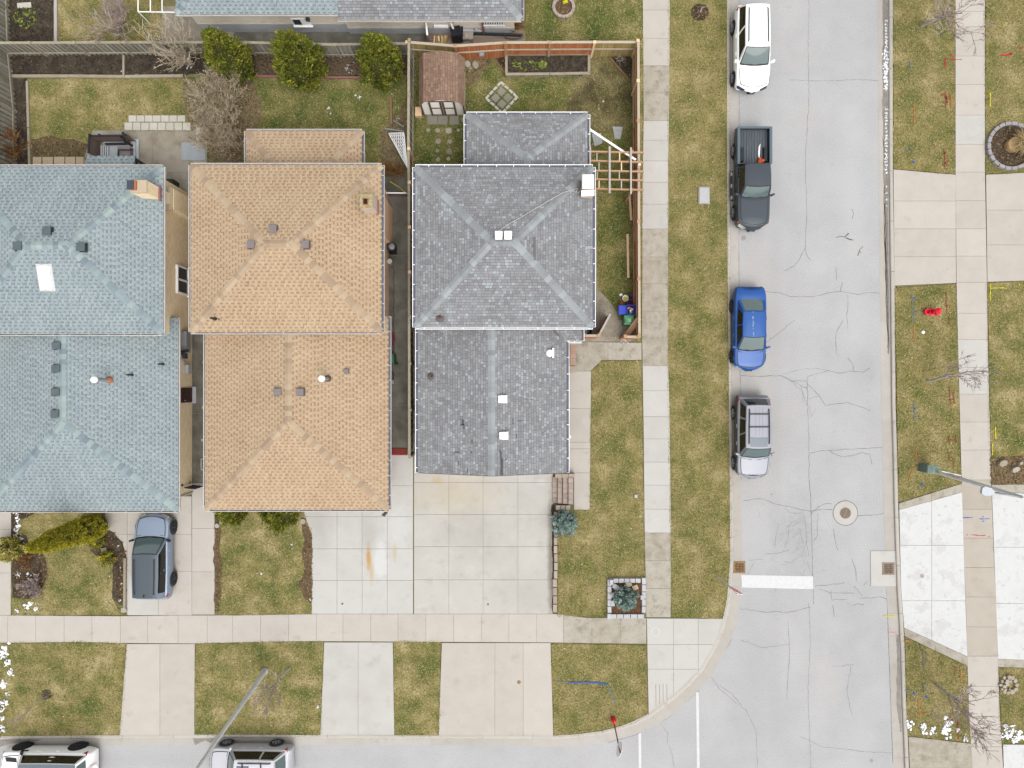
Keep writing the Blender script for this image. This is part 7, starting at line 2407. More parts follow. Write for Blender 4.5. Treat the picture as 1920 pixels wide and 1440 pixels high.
k = MB(); k.box((0, 0, .87), (.56, .53, .08), taper=.93); ld = k.build('lid', M('bright_green_lid', [(84, 164, 108)], rough=.45), t)
k = MB(); k.box((.02, 0, .92), (.2, .22, .02), taper=.8); k.build('emblem_plate', M('pale_green_print', [(150, 214, 170)], rough=.5), ld)
k = MB(); k.box((-.24, -.05, .9), (.06, .2, .04)); k.build('latch', m_black, ld)


def bucket(px, py, r, rim_m, in_m, label, hh=.36):
    q = P(px, py, ZS)
    t = thing('bucket', q, label, 'bucket', 'buckets by the side fence')
    k = MB(); k.lathe((0, 0, 0), [(r * .85, 0), (r, hh), (r * .9, hh), (r * .82, hh * .45)], 16); k.build('body', rim_m, t, smooth=True, angle=40)
    k = MB(); k.lathe((0, 0, 0), [(r * .8, hh * .44), (r * .2, hh * .5)], 14); k.build('contents', in_m, t)


bucket(1171, 560.5, .17, m_white, mp_yellow, 'white bucket with a yellow lid, left of the other buckets')
bucket(1180.5, 559, .16, M('violet_plastic', [(120, 90, 150)], rough=.5), m_soil, 'violet rimmed bucket of dark soil against the fence')
bucket(1179.5, 568, .17, M('magenta_plastic', [(140, 60, 110)], rough=.5), M('dark_magenta', [(96, 40, 84)], rough=.6), 'magenta bucket just above the blue recycling bin')
k = MB(); q = P(1164, 553, ZL); k.box((q.x, q.y, ZL + .06), (.16, .12, .08), .3); tag(k.build('plastic_scrap', m_white), 'white plastic scrap on the soil beside the buckets', 'scrap')
k = MB(); q = P(1165.5, 569, ZL); k.lathe((q.x, q.y, ZL), [(.08, 0), (.12, .18), (.1, .18), (.08, .1)], 12); tag(k.build('flower_pot', m_terracotta), 'small terracotta pot above the blue bin', 'pot')
t = thing('plant_pot', P(1096, 621, ZL), 'black round pot with a white bag inside under the porch eave', 'pot')
k = MB(); k.lathe((0, 0, 0), [(.3, 0), (.38, .5), (.34, .5), (.28, .15)], 20); k.build('body', m_black, t, smooth=True, angle=40)
k = MB(); k.lathe((-.05, -.03, .2), [(.2, 0), (.18, .14), (.06, .2)], 8); k.build('bag', m_block, t, smooth=True)
for i in range(4):
    tag(piece('pebble', m_block, 1165 + i * 4, 640 + (i % 2) * 3, 4, 3.6, .06, i, round_=True), ['first', 'second', 'third', 'fourth'][i] + ' white pebble from the left below the leaning plank', 'pebble', 'white pebbles at the garden corner')

# ------------------------------------------------------------------ top neighbour clutter
t = thing('divider_panel', P(804, 62, ZL), 'white panel fence dividing the yards below the top house', 'fence')
k = MB(); a_, b_ = P(802.5, 41, ZL) - P(804, 62, ZL), P(806.5, 88, ZL) - P(804, 62, ZL); k.bar(a_ + Vector((0, 0, .65)), b_ + Vector((0, 0, .65)), .05, 1.2); k.build('panel', m_steel, t)
k = MB(); k.bar(a_ + Vector((0, 0, 1.28)), b_ + Vector((0, 0, 1.28)), .1, .05); k.build('cap_rail', m_white, t)
random.seed(17)
for i in range(8):
    x = 813 + i * 3.4
    k = MB(); k.bar(P(x + 2, 67, .25 + i % 3 * .05), P(x + random.uniform(-4, 5), 84, .2 + i % 2 * .06), .09, .04)
    tag(k.build('plank', m_board_olive if i % 2 else m_lumber), ['leftmost', 'second from left', 'third from left', 'fourth from left', 'fifth from left', 'third from right', 'second from right', 'rightmost'][i] + ' board of the loose wood pile below the top house', 'plank', 'boards of the loose wood pile')
t = thing('bin', P(857, 73, ZL), 'black plastic bin below the top house wall', 'bin')
k = MB(); k.box((0, 0, .4), (.5, .5, .8)); k.build('body', m_black, t)
k = MB(); k.box((0, 0, .84), (.55, .55, .06), .2, taper=.9); k.build('lid', m_trim, t)
k = MB(); k.box((.32, .02, .5), (.1, .66, .4)); k.build('handle', m_black, t)
t = thing('table', P(877.5, 72, ZL), 'small grey square table with a brown block on it', 'table')
k = MB(); k.prism([(-.32, -.26), (-.26, -.32), (.26, -.32), (.32, -.26), (.32, .26), (.26, .32), (-.26, .32), (-.32, .26)], .5, .56); k.build('tabletop', M('grey_resin', [(186, 178, 174)], rough=.6), t)
for sx in (-1, 1):
    for sy in (-1, 1):
        k = MB(); k.bar((sx * .24, sy * .24, 0), (sx * .24, sy * .24, .5), .05, .05); k.build('leg', m_steel, t)
q = P(875.5, 68.5, .68); k = MB(); k.box((q.x, q.y, ZL + .62), (.2, .22, .08), .05); tag(k.build('block', m_paver_t), 'tan block lying on the small grey table', 'block')
k = MB(); k.bar(P(888, 63, .3), P(980, 66, .25), .1, .14); tag(k.build('dark_pipe', m_vent_teal_d), 'dark drain pipe along the foot of the top house wall', 'pipe')
k = MB(); k.tube([P(962 + 16 * math.cos(a), 68 + 5 * math.sin(a) , .3) for a in [q * .35 for q in range(-1, 11)]], .03, 6); tag(k.build('curved_edging', m_dark), 'curved dark metal edging by the rust coloured shrub', 'edging')
t = thing('goal_frame', P(295, 10, ZL), 'white metal pipe frame standing on the top left lawn', 'frame')
o0 = P(295, 10, ZL)
for a_, b_ in (((259, -30), (259, 22)), ((259, 22), (330, 23)), ((282, -30), (282, 21)), ((304, -30), (304, 21))):
    k = MB(); k.tube([P(*a_, 1.3) - o0, P(*b_, 1.3) - o0], .03, 6); k.build('pipe', m_white, t)
for x in (259, 304, 330):
    k = MB(); q = P(x, 22, 1.3) - o0; k.tube([(q.x, q.y, 0), (q.x, q.y, 1.2)], .03, 6); k.build('leg', m_white, t)

# ------------------------------------------------------------------ deck, air conditioner
t = thing('garden_deck', P(218, 280, ZL), 'small dark wooden deck with slatted sides behind the blue-grey house', 'deck')
o0 = P(218, 280, ZL)
m_deckw = M('dark_deck_wood', [(96, 84, 78), (124, 108, 98)], w=(.6, 0, .8), scale=4, k=1.4)
m_decktop = M('pale_deck_board', [(196, 202, 208), (216, 220, 222)], w=(.3, 0, .8), scale=3)


def dk(px, py, z):
    return P(px, py, z) - o0


def slat_panel(a, b_, h, n, nm, lift=0.0):
    me = None
    d = b_ - a
    L = d.length
    an = math.atan2(d.y, d.x)
    for i in range(n):
        k = MB(); k.box((0, 0, 0), (L, .03, h / n - .015)); me = me or k.data(nm, m_deckw)
        m_ = (a + b_) / 2
        add(nm, me, t, (m_.x, m_.y, lift + h * (i + .5) / n), an)
    k = MB(); k.bar(Vector((a.x, a.y, lift + h + .02)), Vector((b_.x, b_.y, lift + h + .02)), .09, .05); k.build('top_rail', m_trim, t)


slat_panel(dk(191, 265, ZL), dk(189, 300, ZL), 1.0, 6, 'slat', .1)
slat_panel(dk(191, 268, ZL), dk(258, 267, ZL), .95, 6, 'slat', .1)
slat_panel(dk(207, 276, ZL), dk(250, 275, ZL), .2, 1, 'slat', .3)
slat_panel(dk(247, 258, ZL), dk(249, 275, ZL), .75, 4, 'slat', .1)
k = MB(); k.box((dk(228, 283, .1).x, dk(228, 283, .1).y, .1), (1.75, 1.1, .2)); k.build('platform', m_decktop, t)
k = MB(); k.box((dk(252, 288, .1).x, dk(252, 288, .1).y, .06), (.6, 1.5, .12)); k.build('landing', m_decktop, t)
for i in range(4):
    k = MB(); q = dk(192 + i * 4, 286, .3); k.box((q.x, q.y, .28), (.075, .72, .05)); k.build('floor_board', m_decktop, t)
for x, y in ((208, 266), (246, 268), (191, 266), (252, 276)):
    q = dk(x, y, .1); k = MB(); k.bar((q.x, q.y, 0), (q.x, q.y, 1.12), .09, .09); k.build('post', m_trim, t)
k = MB(); q = dk(238, 287, .3); k.box((q.x, q.y, .35), (.7, .5, .3)); k.build('bench_box', m_vent_tan, t)
k = MB(); k.bar(dk(222, 281, .7), dk(250, 281, .7), .05, .05); k.bar(dk(222, 281, .7), dk(222, 296, .7), .05, .05); k.build('hand_rail', m_trim, t)
t = thing('air_conditioner', P(325, 354, ZS), 'black slatted air conditioner by the beige brick wall', 'air conditioner')
k = MB(); k.box((0, 0, .4), (.72, .62, .8)); k.build('casing', m_black, t)
me = None
for i in range(9):
    k = MB(); k.box((0, 0, 0), (.04, .56, .02)); me = me or k.data('slat', m_dark); add('slat', me, t, (-.3 + i * .075, 0, .81))
k = MB(); k.box((0, 0, .02), (.85, .75, .05)); k.build('pad', m_conc_old, t)

# ------------------------------------------------------------------ street furniture
o0 = P(497, 1258, ZL)
t = thing('street_lamp', o0, 'tall grey street lamp pole rising over the lower street', 'street lamp', 'street lamps')
tp = P(364, 1449, 9.2) - o0
k = MB(); k.tube([Vector((0, 0, 0)), tp * .35, tp * .7, tp], [.135, .115, .09, .07], 12); k.build('pole', m_pipe, t, smooth=True, angle=50)
k = MB(); k.lathe((0, 0, 0), [(.2, 0), (.2, .06), (.15, .1)], 14); k.build('base', m_steel, t)
k = MB(); k.tube([tp, tp + Vector((-.1, -.9, .4)), tp + Vector((-.2, -2.2, .5))], [.05, .045, .04], 8); arm = k.build('arm', m_pipe, t)
k = MB(); k.box(tp + Vector((-.22, -2.5, .5)), (.3, .7, .16), taper=.8); k.build('luminaire', m_steel, arm)
o0 = P(1744, 881, ZL)
t = thing('street_lamp', o0, 'street lamp pole leaning over the right pavement with a white lamp head', 'street lamp', 'street lamps')
tp = P(1918, 932.5, 7.6) - o0
k = MB(); k.tube([Vector((0, 0, 0)), tp * .35, tp * .7, tp], [.13, .11, .09, .07], 12); k.build('pole', m_pipe, t, smooth=True, angle=50)
h_ = P(1857, 922, 7.5) - o0
k = MB(); k.tube([tp, (tp + h_) / 2 + Vector((0, 0, .25)), h_], [.045, .04, .035], 8); arm = k.build('arm', m_steel, t, smooth=True)
k = MB(); l0, l1 = P(1838, 919, 7.5) - o0, P(1861, 923, 7.5) - o0
d = (l1 - l0).normalized(); sd = Vector((-d.y, d.x, 0))
ps = [l0 + sd * .13, l0 + d * .12 + sd * .2, l0 + d * .4 + sd * .17, l1 + sd * .05, l1 - sd * .05, l0 + d * .4 - sd * .17, l0 + d * .12 - sd * .2, l0 - sd * .13]
k.mesh([p_ + Vector((0, 0, .0)) for p_ in ps] + [p_ * 1 + Vector((0, 0, .13)) for p_ in ps], [tuple(range(8, 16)), tuple(reversed(range(8)))] + [(i, (i + 1) % 8, (i + 1) % 8 + 8, i + 8) for i in range(8)])
k.build('luminaire', m_lampwhite, arm)
k = MB(); q = tp * .27; k.box(Vector((q.x - .1, q.y + .16, q.z)), (1.0, .04, .35), -.22); k.build('pole_sign', m_signwhite, t)
k = MB(); q = tp * .36; k.box(Vector((q.x - .05, q.y + .08, q.z)), (.5, .04, .3), -.15); k.build('small_pole_sign', m_pink, t)
k = MB(); q = tp * .13; k.lathe((q.x, q.y, q.z), [(.13, 0), (.13, .12)], 12); k.build('yellow_band', mp_yellow, t)
q = P(1732, 877, ZL)
t = thing('utility_cabinet', q, 'pale green utility cabinet at the foot of the right street lamp', 'cabinet', rz=-.12)
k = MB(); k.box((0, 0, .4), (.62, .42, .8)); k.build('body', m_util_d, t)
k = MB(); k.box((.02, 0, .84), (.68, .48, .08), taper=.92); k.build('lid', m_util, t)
for i in range(5):
    k = MB(); k.box((-.3 + i * .06, 0, .885), (.02, .38, .01)); k.build('louvre', m_util_d, t)

q = P(1747, 585, ZL)
t = thing('fire_hydrant', q, 'red fire hydrant on the right hand grass verge', 'fire hydrant')
k = MB(); k.lathe((0, 0, 0), [(.2, 0), (.2, .05), (.13, .06), (.13, .55), (.17, .56), (.17, .62), (.13, .66), (.09, .76), (.03, .8)], 18); k.build('body', m_red, t, smooth=True, angle=40)
for sg in (1, -1):
    k = MB(); k.lathe((sg * .15, 0, .45), [(.07, -.06), (.07, .06), (.05, .09)], 12, axis='X'); k.build('side_nozzle', m_red, t)
k = MB(); k.lathe((.02, -.16, .42), [(.09, -.08), (.09, .05), (.06, .08)], 12, axis='Y'); k.build('front_nozzle', m_red, t)
k = MB(); k.lathe((-.34, 0, 0), [(.16, 0), (.16, .22), (.11, .22), (.11, .1)], 16); k.lathe((-.34, 0, 0), [(.08, .1), (.02, .14)], 10); k.build('valve_box', m_red, t)
k = MB(); q = P(1730, 623, ZL); k.lathe((q.x, q.y, ZL), [(.09, 0), (.09, .06), (.04, .1)], 10); tag(k.build('marker_cap', m_white), 'white round marker cap on the grass below the fire hydrant', 'marker')


def text_mesh(s, size, mat, parent, M4, name='lettering'):
    cu = bpy.data.curves.new('lettering', 'FONT')
    cu.body = s
    cu.size = size
    cu.align_x = 'CENTER'
    cu.align_y = 'CENTER'
    cu.extrude = .003
    tmp = bpy.data.objects.new('tmp_text', cu)
    COL.objects.link(tmp)
    dg = bpy.context.evaluated_depsgraph_get()
    me = bpy.data.meshes.new_from_object(tmp.evaluated_get(dg))
    bpy.data.objects.remove(tmp)
    me.materials.clear()
    me.materials.append(mat)
    o = add(name, me, parent)
    o.matrix_local = M4
    return o


def oct_sign(name, label, base, top_px, h, face_dir, txt, post_m, sleeve=None, colm=m_red, tilt=.0):
    o0 = P(*base, ZL)
    t = thing(name, o0, label, 'sign', 'street signs')
    tp = P(*top_px, h) - o0
    k = MB(); k.bar(Vector((0, 0, 0)), tp + Vector((0, 0, 0)), .06, .05); k.build('post', post_m, t)
    f = Vector(face_dir).normalized()
    right = Vector((0, 0, 1)).cross(f).normalized()
    upv = (Vector((0, 0, 1)) + f * tilt).normalized()
    c = tp - upv * .36 + f * .05
    k = MB()
    r_ = .38
    po = [(math.cos(math.pi / 8 + i * math.pi / 4) * r_, math.sin(math.pi / 8 + i * math.pi / 4) * r_) for i in range(8)]

    def layer(sc, z, m):
        v = [c + right * x * sc + upv * y * sc + f * z for x, y in po]
        return v
    k.mesh(layer(1, -.008, 0) + layer(1, .008, 0), [tuple(range(8, 16)), tuple(reversed(range(8)))] + [(i, (i + 1) % 8, (i + 1) % 8 + 8, i + 8) for i in range(8)], 0)
    pl = k.build('sign_plate', m_signwhite, t)
    k = MB(); k.mesh(layer(.93, .011, 0), [tuple(range(8))]); k.build('red_field', colm, pl)
    nf = right.cross(upv)
    M4 = Matrix(((right.x, upv.x, nf.x, c.x + f.x * .014), (right.y, upv.y, nf.y, c.y + f.y * .014), (right.z, upv.z, nf.z, c.z + f.z * .014), (0, 0, 0, 1)))
    if txt:
        text_mesh(txt, .3, m_signwhite, pl, M4)
    if sleeve:
        k = MB(); q = tp * .06; k.lathe((0, 0, 0), [(.13, 0), (.15, .12), (.12, .4), (.06, .48)], 10); k.build('base_sleeve', sleeve, t)
    return t


oct_sign('stop_sign', 'stop sign with a red face beside the broad stop line', (1347, 1080), (1383, 1114), 3.1, (.42, .9, 0), 'STOP', m_signgrey, tilt=-.06)
oct_sign('stop_sign', 'stop sign on a rusty post with a red base at the lower corner', (1149.5, 1347), (1163, 1412), 3.2, (1, -.35, 0), 'STOP', m_postbrown, sleeve=m_red, tilt=.12)


# ------------------------------------------------------------------ plants
def evergreen(name, label, cat, base, h, R, prof, nc, ns, mat, inner, group=None, lean=(0, 0), clump=.26, spray=(.1, .2), width=.42, seed=1, stem=True, up=.9, tight=False):
    random.seed(seed)
    r_ = np.random.default_rng(seed)
    t = thing(name, P(*base, ZL), label, cat, group)
    ts = r_.uniform(.02, 1.0, nc) ** .9
    an = r_.uniform(0, 2 * np.pi, nc)
    V, T = [], []
    for i in range(nc):
        t_ = ts[i]
        rr = R * prof(t_) * (r_.uniform(.9, 1.0) if tight else r_.uniform(.72, 1.06) if t_ < .72 else r_.uniform(0, 1.0) ** .6)
        cx, cy, cz = math.cos(an[i]) * rr + lean[0] * t_, math.sin(an[i]) * rr + lean[1] * t_, h * (.05 + .93 * t_)
        out = np.array([math.cos(an[i]), math.sin(an[i]), 0])
        cs = clump * r_.uniform(.6, 1.3)
        ctone = r_.uniform(.35, .65) if tight else r_.uniform(0.15, .75)
        p_ = r_.normal(0, 1, (ns, 3))
        p_ /= np.linalg.norm(p_, axis=1)[:, None] + 1e-6
        p_ *= (r_.uniform(0, 1, (ns, 1)) ** .5) * cs * np.array([.8, .8, 1.25])
        c = np.array([cx, cy, cz]) + p_
        d = out * .7 + np.array([0, 0, up]) + r_.normal(0, .45, (ns, 3)) + p_ / cs * .6
        d /= np.linalg.norm(d, axis=1)[:, None]
        L = r_.uniform(spray[0], spray[1], (ns, 1))
        sd = np.cross(d, r_.normal(0, 1, (ns, 3)))
        sd /= np.linalg.norm(sd, axis=1)[:, None] + 1e-6
        w = L * width * .5
        V.append(np.stack([c - d * L * .5, c + sd * w, c + d * L * .5, c - sd * w], 1))
        T.append(np.clip(ctone + r_.normal(0, .2, ns), 0, 1))
    V = np.concatenate(V).reshape(-1, 3)
    V[:, 2] = np.maximum(V[:, 2], .02)
    T = np.concatenate(T)
    n = len(T)
    me = bpy.data.meshes.new('crown')
    me.vertices.add(n * 4)
    me.vertices.foreach_set('co', V.reshape(-1).astype(np.float32))
    me.loops.add(n * 4)
    me.loops.foreach_set('vertex_index', np.arange(n * 4, dtype=np.int32))
    me.polygons.add(n)
    me.polygons.foreach_set('loop_start', np.arange(0, n * 4, 4, dtype=np.int32))
    me.update(calc_edges=True)
    me.materials.append(mat)
    at = me.attributes.new('tone', 'FLOAT', 'FACE')
    at.data.foreach_set('value', T.astype(np.float32))
    add('crown', me, t)
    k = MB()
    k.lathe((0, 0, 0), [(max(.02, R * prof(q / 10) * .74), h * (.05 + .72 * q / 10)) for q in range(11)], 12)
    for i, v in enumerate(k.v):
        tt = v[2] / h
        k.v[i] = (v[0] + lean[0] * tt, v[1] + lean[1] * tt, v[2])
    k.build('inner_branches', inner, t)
    if stem:
        k = MB(); k.tube([(0, 0, -.05), (lean[0] * .2, lean[1] * .2, h * .3)], [.07, .05], 8); k.build('trunk', m_trunk, t)
    return t


ovoid = lambda q: (1 - q ** 1.7) ** .75 * min(1.0, .62 + q * 1.6)
column = lambda q: max(0.0, (1 - q ** 2.2)) ** .62 * min(1.0, .9 + q * .5)
globe = lambda q: max(0.0, 1 - (2 * q - .85) ** 2 * .75) ** .5 if q < .98 else .15
evergreen('cedar_tree', 'golden-green cedar tree nearest the big bare shrub, leftmost of three', 'tree', (452, 136), 4.3, 1.2, ovoid, 190, 46, m_cedar, m_inner, 'golden cedars behind the tan house', clump=.30, seed=101)
evergreen('cedar_tree', 'golden-green cedar tree in the middle of the three behind the tan house', 'tree', (576, 140), 4.2, 1.38, ovoid, 220, 46, m_cedar, m_inner, 'golden cedars behind the tan house', clump=.32, seed=102)
evergreen('cedar_tree', 'golden-green cedar tree next to the brown shed, rightmost of three', 'tree', (722, 142), 4.3, 1.2, ovoid, 200, 46, m_cedar, m_inner, 'golden cedars behind the tan house', clump=.30, seed=103)
evergreen('columnar_cedar', 'tall olive columnar cedar leaning across the front lawn', 'tree', (194, 981), 6.0, .64, column, 420, 64, m_hedge, m_inner, clump=.17, spray=(.06, .12), seed=104, tight=True)
evergreen('round_bush', 'pale yellow bush at the left picture edge by the snow', 'bush', (30, 1024), 1.25, .62, globe, 60, 44, m_yellowbush, m_inner, clump=.2, seed=105)
evergreen('juniper_bush', 'small olive juniper just below the columnar cedar base', 'bush', (186, 1011), .55, .44, globe, 34, 40, m_hedge, m_inner, 'small junipers in the curved bed', clump=.15, spray=(.06, .14), seed=106)
evergreen('juniper_bush', 'small olive juniper touching the square grey stone', 'bush', (205, 1045), .5, .42, globe, 30, 40, m_hedge, m_inner, 'small junipers in the curved bed', clump=.15, spray=(.06, .14), seed=107)
evergreen('cedar_bush', 'golden bush under the left part of the tan eave', 'bush', (441, 957), 1.1, .72, globe, 70, 40, m_cedar, m_inner, 'golden bushes under the tan eave', clump=.22, seed=108)
evergreen('cedar_bush', 'larger golden bush under the tan eave beside the driveway', 'bush', (530, 957), 1.4, 1.0, globe, 120, 40, m_cedar, m_inner, 'golden bushes under the tan eave', clump=.25, seed=109)
evergreen('dwarf_spruce', 'round blue spruce at the end of the retaining wall by the steps', 'bush', (1057, 979), 1.15, .68, globe, 90, 56, m_spruce, m_inner_b, 'round blue spruces', clump=.17, spray=(.07, .14), width=.3, seed=110)
evergreen('dwarf_spruce', 'round blue spruce inside the square block planter', 'bush', (1172, 1118), 1.05, .62, globe, 80, 56, m_spruce, m_inner_b, 'round blue spruces', clump=.17, spray=(.07, .14), width=.3, seed=111)


def bare(name, label, cat, base, h, spread, mat, seed, stems=1, depth=4, kids=(3, 4), trunk=.05, trunkm=None, buds=0, lean=(0, 0), fork=.35, group=None, up=.55, thin=.006, narrow=1.0, minr=.012):
    random.seed(seed)
    t = thing(name, P(*base, ZL), label, cat, group)
    tr, tw, bd = MB(), MB(), MB()
    tips = []

    def grow(p, d, L, r, lv):
        pts = [p]
        q = p.copy()
        dd = d.copy()
        for s_ in range(3):
            dd = (dd + Vector((random.gauss(0, .13), random.gauss(0, .13), random.gauss(0, .08) + up * .08))).normalized()
            q = q + dd * L / 3
            if q.z < .05:
                q.z = .05
            pts.append(q.copy())
        rs = [r, r * .85, r * .7, r * .55]
        (tr if lv == 0 else tw).tube(pts, [max(minr, x) for x in rs], 6 if lv == 0 else (4 if lv < 3 else 3), 0, random.uniform(.1, .9), cap=False)
        if lv >= depth:
            tips.append((q, dd))
            return
        n = random.randint(*kids)
        for i in range(n):
            s_ = random.uniform(fork, 1.0)
            k = min(2, int(s_ * 3))
            b_ = pts[k].lerp(pts[k + 1], s_ * 3 - k)
            a = random.uniform(0, 2 * math.pi)
            side = Vector((math.cos(a), math.sin(a), random.uniform(-.2, .4)))
            nd = (dd * random.uniform(.7, 1.1) + side * random.uniform(.5, .95) * narrow).normalized()
            grow(b_, nd, L * random.uniform(.55, .82), max(thin, r * .55), lv + 1)
    for i in range(stems):
        a = random.uniform(0, 2 * math.pi)
        d = Vector((math.cos(a) * spread * random.uniform(.4, 1), math.sin(a) * spread * random.uniform(.4, 1), h * .55)) if stems > 1 else Vector((lean[0], lean[1], 1))
        d.normalize()
        grow(Vector((random.uniform(-.1, .1) * (stems > 1), random.uniform(-.1, .1) * (stems > 1), -.03)), d, h * (.42 if stems > 1 else .5), trunk, 0)
    tr.build('trunk' if stems == 1 else 'stems', trunkm or m_bark, t)
    tw.build('branches', mat, t)
    if buds:
        for q, d in tips:
            for j in range(buds):
                c = q - d * random.uniform(0, .5) + Vector((random.gauss(0, .06), random.gauss(0, .06), random.gauss(0, .05)))
                e = Vector((random.gauss(0, 1), random.gauss(0, 1), random.gauss(0, 1))).normalized() * .045
                f = e.cross(Vector((random.gauss(0, 1), random.gauss(0, 1), .3))).normalized() * .03
                bd.face([c - e, c + f, c + e, c - f], 0, random.random())
        bd.build('buds', m_bud, t)
    return t


bare('bare_shrub', 'big bare shrub with tan buds beside the patio, lowest and nearest the tan house', 'shrub', (428, 268), 3.0, 1.5, m_twig, 201, stems=10, depth=3, kids=(4, 5), trunk=.04, trunkm=m_twig, buds=3, group='bare shrubs behind the tan house', minr=.008)
bare('bare_shrub', 'big bare shrub with tan buds in the middle of the back lawns', 'shrub', (430, 205), 3.0, 1.6, m_twig, 202, stems=10, depth=3, kids=(4, 5), trunk=.04, trunkm=m_twig, buds=3, group='bare shrubs behind the tan house', minr=.008)
bare('bare_shrub', 'bare shrub with tan buds touching the leftmost golden cedar', 'shrub', (432, 150), 2.2, 1.3, m_twig, 203, stems=7, depth=3, kids=(3, 4), trunk=.035, trunkm=m_twig, buds=2, group='bare shrubs behind the tan house', minr=.012)
bare('bare_shrub', 'bare shrub with a stout pale trunk overhanging the grey back fence', 'shrub', (357, 122), 3.4, 1.4, m_twig, 204, stems=5, depth=3, kids=(3, 5), trunk=.06, trunkm=m_bark, buds=2, minr=.012)
bare('bare_shrub', 'leafless mauve bush on the top left lawn', 'shrub', (232, 55), 3.2, 1.6, m_twig_p, 205, stems=9, depth=3, kids=(3, 4), trunk=.035, trunkm=m_twig_p, minr=.010)
bare('bare_shrub', 'russet shrub in the corner by the left fence', 'shrub', (34, 283), 1.8, 1.3, m_twig_o, 206, stems=9, depth=3, kids=(3, 4), trunk=.025, trunkm=m_twig_o, minr=.011)
bare('bare_shrub', 'brown twiggy shrub below the white lattice panel', 'shrub', (736, 318), 1.5, 1.1, m_twig_o, 207, stems=9, depth=3, kids=(3, 4), trunk=.025, trunkm=m_twig_o, minr=.009)
bare('bare_shrub', 'dense mauve twiggy shrub on the front lawn bed by the snow', 'shrub', (66, 1098), .95, .9, m_twig_p, 208, stems=16, depth=3, kids=(3, 4), trunk=.02, trunkm=m_twig_p, minr=.010)
bare('bare_shrub', 'low russet shrub in the bed above the mauve one', 'shrub', (52, 1052), .8, .9, m_twig_o, 218, stems=12, depth=2, kids=(3, 4), trunk=.018, trunkm=m_twig_o, minr=.010)
bare('bare_shrub', 'rust coloured shrub at the corner of the top neighbour house', 'shrub', (963, 48), 1.0, .6, m_twig_o, 209, stems=12, depth=3, kids=(3, 4), trunk=.02, trunkm=m_twig_o, buds=0, minr=.010)
bare('bare_shrub', 'small dry plant in the dark corner bed by the fence', 'shrub', (1163, 112), .7, .5, m_twig, 210, stems=8, depth=2, kids=(2, 3), trunk=.015, trunkm=m_twig, minr=.009)
bare('bare_tree', 'bare young tree on the upper right verge leaning over the pavement', 'tree', (1727, 49), 4.8, 1, m_twig_p, 211, stems=1, depth=5, kids=(2, 4), trunk=.09, buds=0, fork=.45, group='bare street trees', minr=.011, lean=(.05, 0))
bare('bare_tree', 'bare young tree on the verge between hydrant and street lamp', 'tree', (1738, 714), 3.8, 1, m_twig_p, 212, stems=1, depth=4, kids=(3, 4), trunk=.07, fork=.4, group='bare street trees', minr=.011)
bare('bare_tree', 'bare young tree above the old snow on the lower right verge', 'tree', (1755, 1284), 4.0, 1, m_twig_p, 213, stems=1, depth=5, kids=(2, 4), trunk=.08, fork=.4, group='bare street trees', minr=.011, lean=(.02, -.02))
bare('bare_tree', 'slender bare tree with upright twigs beside the lamp pole', 'tree', (543, 1252), 4.2, 1, m_twig_p, 214, stems=1, depth=4, kids=(3, 4), trunk=.06, fork=.4, group='bare street trees', minr=.010, narrow=.5)
bare('bare_tree', 'thin sapling on the lower left verge with a dark mulch spot', 'tree', (88, 1305), 2.8, 1, m_twig_p, 215, stems=1, depth=3, kids=(2, 3), trunk=.03, fork=.5, group='bare street trees', minr=.009, narrow=.45)
bare('sapling', 'short grey sapling stump in the mulch ring on the verge', 'tree', (1313, 23), .8, 1, m_bark, 216, stems=1, depth=1, kids=(1, 2), trunk=.05, fork=.6, minr=.02, lean=(.2, .2))
bed('dark mulch spot round the thin sapling', circ(90, 1301, 10, 12, .25), m_soil, ZL + .02, m_chip, 100, 'mulch_ring')
# dry ornamental grass in the oval bed
t = thing('ornamental_grass', P(1914, 272, ZL), 'clump of dry straw coloured ornamental grass at the far right', 'plant')
random.seed(31)
k = MB()
for i in range(420):
    a = random.uniform(0, 2 * math.pi)
    l_ = random.uniform(.4, 1.0)
    b0 = Vector((random.gauss(0, .1), random.gauss(0, .1), 0))
    b1 = b0 + Vector((math.cos(a) * l_ * .5, math.sin(a) * l_ * .5, l_ * .6))
    b2 = b1 + Vector((math.cos(a) * l_ * .5, math.sin(a) * l_ * .5, -.1))
    sd = Vector((-math.sin(a), math.cos(a), 0)) * .012
    tn = random.random()
    k.face([b0 - sd, b0 + sd, b1 + sd, b1 - sd], 0, tn)
    k.face([b1 - sd, b1 + sd, b2], 0, tn)
k.build('blades', m_straw, t)
scatter(circ(48, 32, 22, 14), ZL + .04, 60, m_weed, 'weeds', 'chip', h=(.06, .16))
bpy.data.objects['weeds.002']['label'] = 'green weeds in the top left vegetable patch'
# yellow-flagged plant on the ring
k = MB(); q = P(1060, 3, .4); k.box((q.x, q.y, .4), (.3, .16, .08), .3, taper=.7); tag(k.build('yellow_can', mp_yellow), 'yellow watering can standing in the round tan ring', 'watering can')


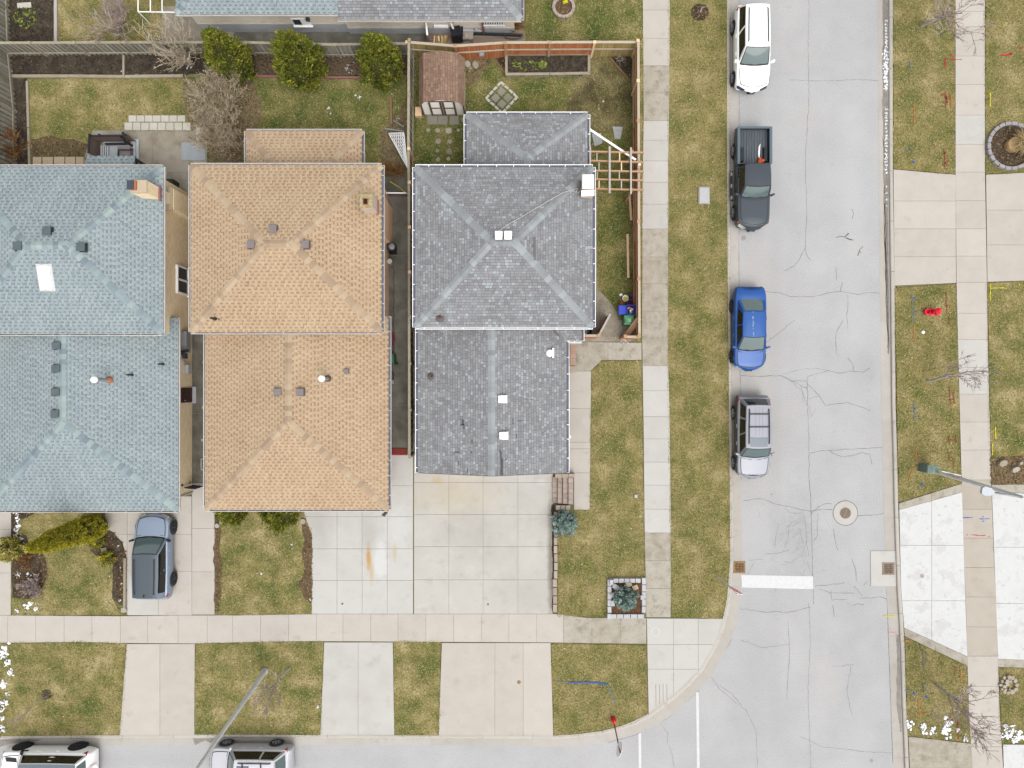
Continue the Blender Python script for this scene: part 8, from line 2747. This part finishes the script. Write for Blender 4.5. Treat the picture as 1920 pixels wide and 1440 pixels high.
# ------------------------------------------------------------------ old snow
def snow(label, blobs, z=ZL + .05, seed=1, speck=0.0):
    random.seed(seed)
    k = MB()
    for (px, py, r) in blobs:
        for j in range(16 if speck == 0 else 9):
            cx, cy = px + random.gauss(0, r * .42), py + random.gauss(0, r * .42)
            rr = r * random.uniform(.07, .36) * (1 if speck == 0 else speck)
            n = 11
            zz = z + random.uniform(0, .025)
            o = [P(cx + rr * math.cos(2 * math.pi * i / n) * random.uniform(.4, 1.35), cy + rr * math.sin(2 * math.pi * i / n) * random.uniform(.4, 1.35), z - .04) for i in range(n)]
            m_ = [P(cx, cy, zz).lerp(Vector((q.x, q.y, zz)), .6) for q in o]
            b0 = len(k.v)
            k.mesh(o + m_, [tuple(range(n, 2 * n))] + [(i, (i + 1) % n, (i + 1) % n + n, i + n) for i in range(n)])
    return stuff(k.build('snow', m_snow), label)


snow('line of old snow along the left edge of the front lawn', [(32, 962, 5), (33, 974, 7), (34, 986, 7), (31, 995, 6), (38, 1010, 9), (40, 1024, 9), (38, 1036, 9), (53, 1078, 6), (34, 1078, 4), (206, 1080, 2), (226, 1064, 2), (228, 1094, 2.5), (225, 1126, 3), (222, 1023, 2)], seed=1)
snow('old snow patches at the bottom of the front lawn', [(57, 1135, 10), (68, 1141, 6), (32, 1145, 5)], seed=2)
snow('old snow patches down the edge of the lower left verge', [(6, 1219, 13), (4, 1230, 8), (17, 1243, 8), (20, 1258, 8), (8, 1287, 9), (13, 1300, 5), (8, 1318, 9), (3, 1330, 6), (5, 1348, 7), (4, 1368, 9)], seed=3)
snow('old snow patches at the bottom of the lower right verge', [(1706, 1359, 9), (1731, 1364, 8), (1733, 1373, 8), (1750, 1370, 8), (1776, 1360, 13), (1774, 1372, 11), (1781, 1382, 5), (1796, 1369, 5), (1809, 1384, 7)], seed=4)
snow('old snow bank at the lower far right corner', [(1885, 1362, 7), (1898, 1368, 9), (1885, 1380, 10), (1900, 1384, 12), (1915, 1382, 14), (1930, 1384, 14)], seed=5)
snow('grainy snow melting in the gutter opposite the white car', [(1661, 40 + i * 6, 3.2) for i in range(9)] + [(1660.5, 96 + i * 7, 5.5) for i in range(11)] + [(1661, 205 + i * 7, 3.4) for i in range(18)] + [(1662, 350 + i * 12, 2.4) for i in range(4)], z=.055, seed=6)
snow('snow dusting on the mulch between the golden cedars', [(652, 122, 9), (657, 134, 9), (660, 116, 8), (648, 130, 7)], seed=7, speck=.35)
snow('scattered snow crumbs beside the brown log edging', [(742, 205, 8), (745, 225, 9), (740, 190, 6), (750, 240, 7)], seed=8, speck=.22)
snow('snow crumbs on the greener back lawn', [(667, 179, 2.5), (674, 182, 3), (616, 203, 3), (620, 213, 2)], seed=9)
snow('snow crumbs in the dark soil bed at the top left', [(230, 133, 3.5), (232, 141, 3), (258, 141, 3.5), (307, 142, 3.5), (357, 125, 5), (352, 127, 4), (22, 136, 4), (130, 88, 9), (68, 83, 3.5), (152, 81, 3.5), (230, 80, 3.5)], seed=10, speck=.7)
snow('snow crumbs behind the brown shed', [(778, 115 + i * 9, 4) for i in range(7)], seed=12, speck=.3)
for x, y, r in ((547, 1020, 2.6), (490, 1076, 2.6), (582, 1124, 2.6), (1131, 142, 2), (513, 1325, 2.8), (1200, 969, 2.5), (1122, 1124, 1.8)):
    pass
snow('tiny white litter specks on the lawns', [(547, 1020, 2.6), (490, 1076, 2.6), (582, 1124, 2.6), (1131, 190, 2), (596, 1325, 3.2), (1200, 969, 2.5), (1122, 1124, 1.8)], seed=13)
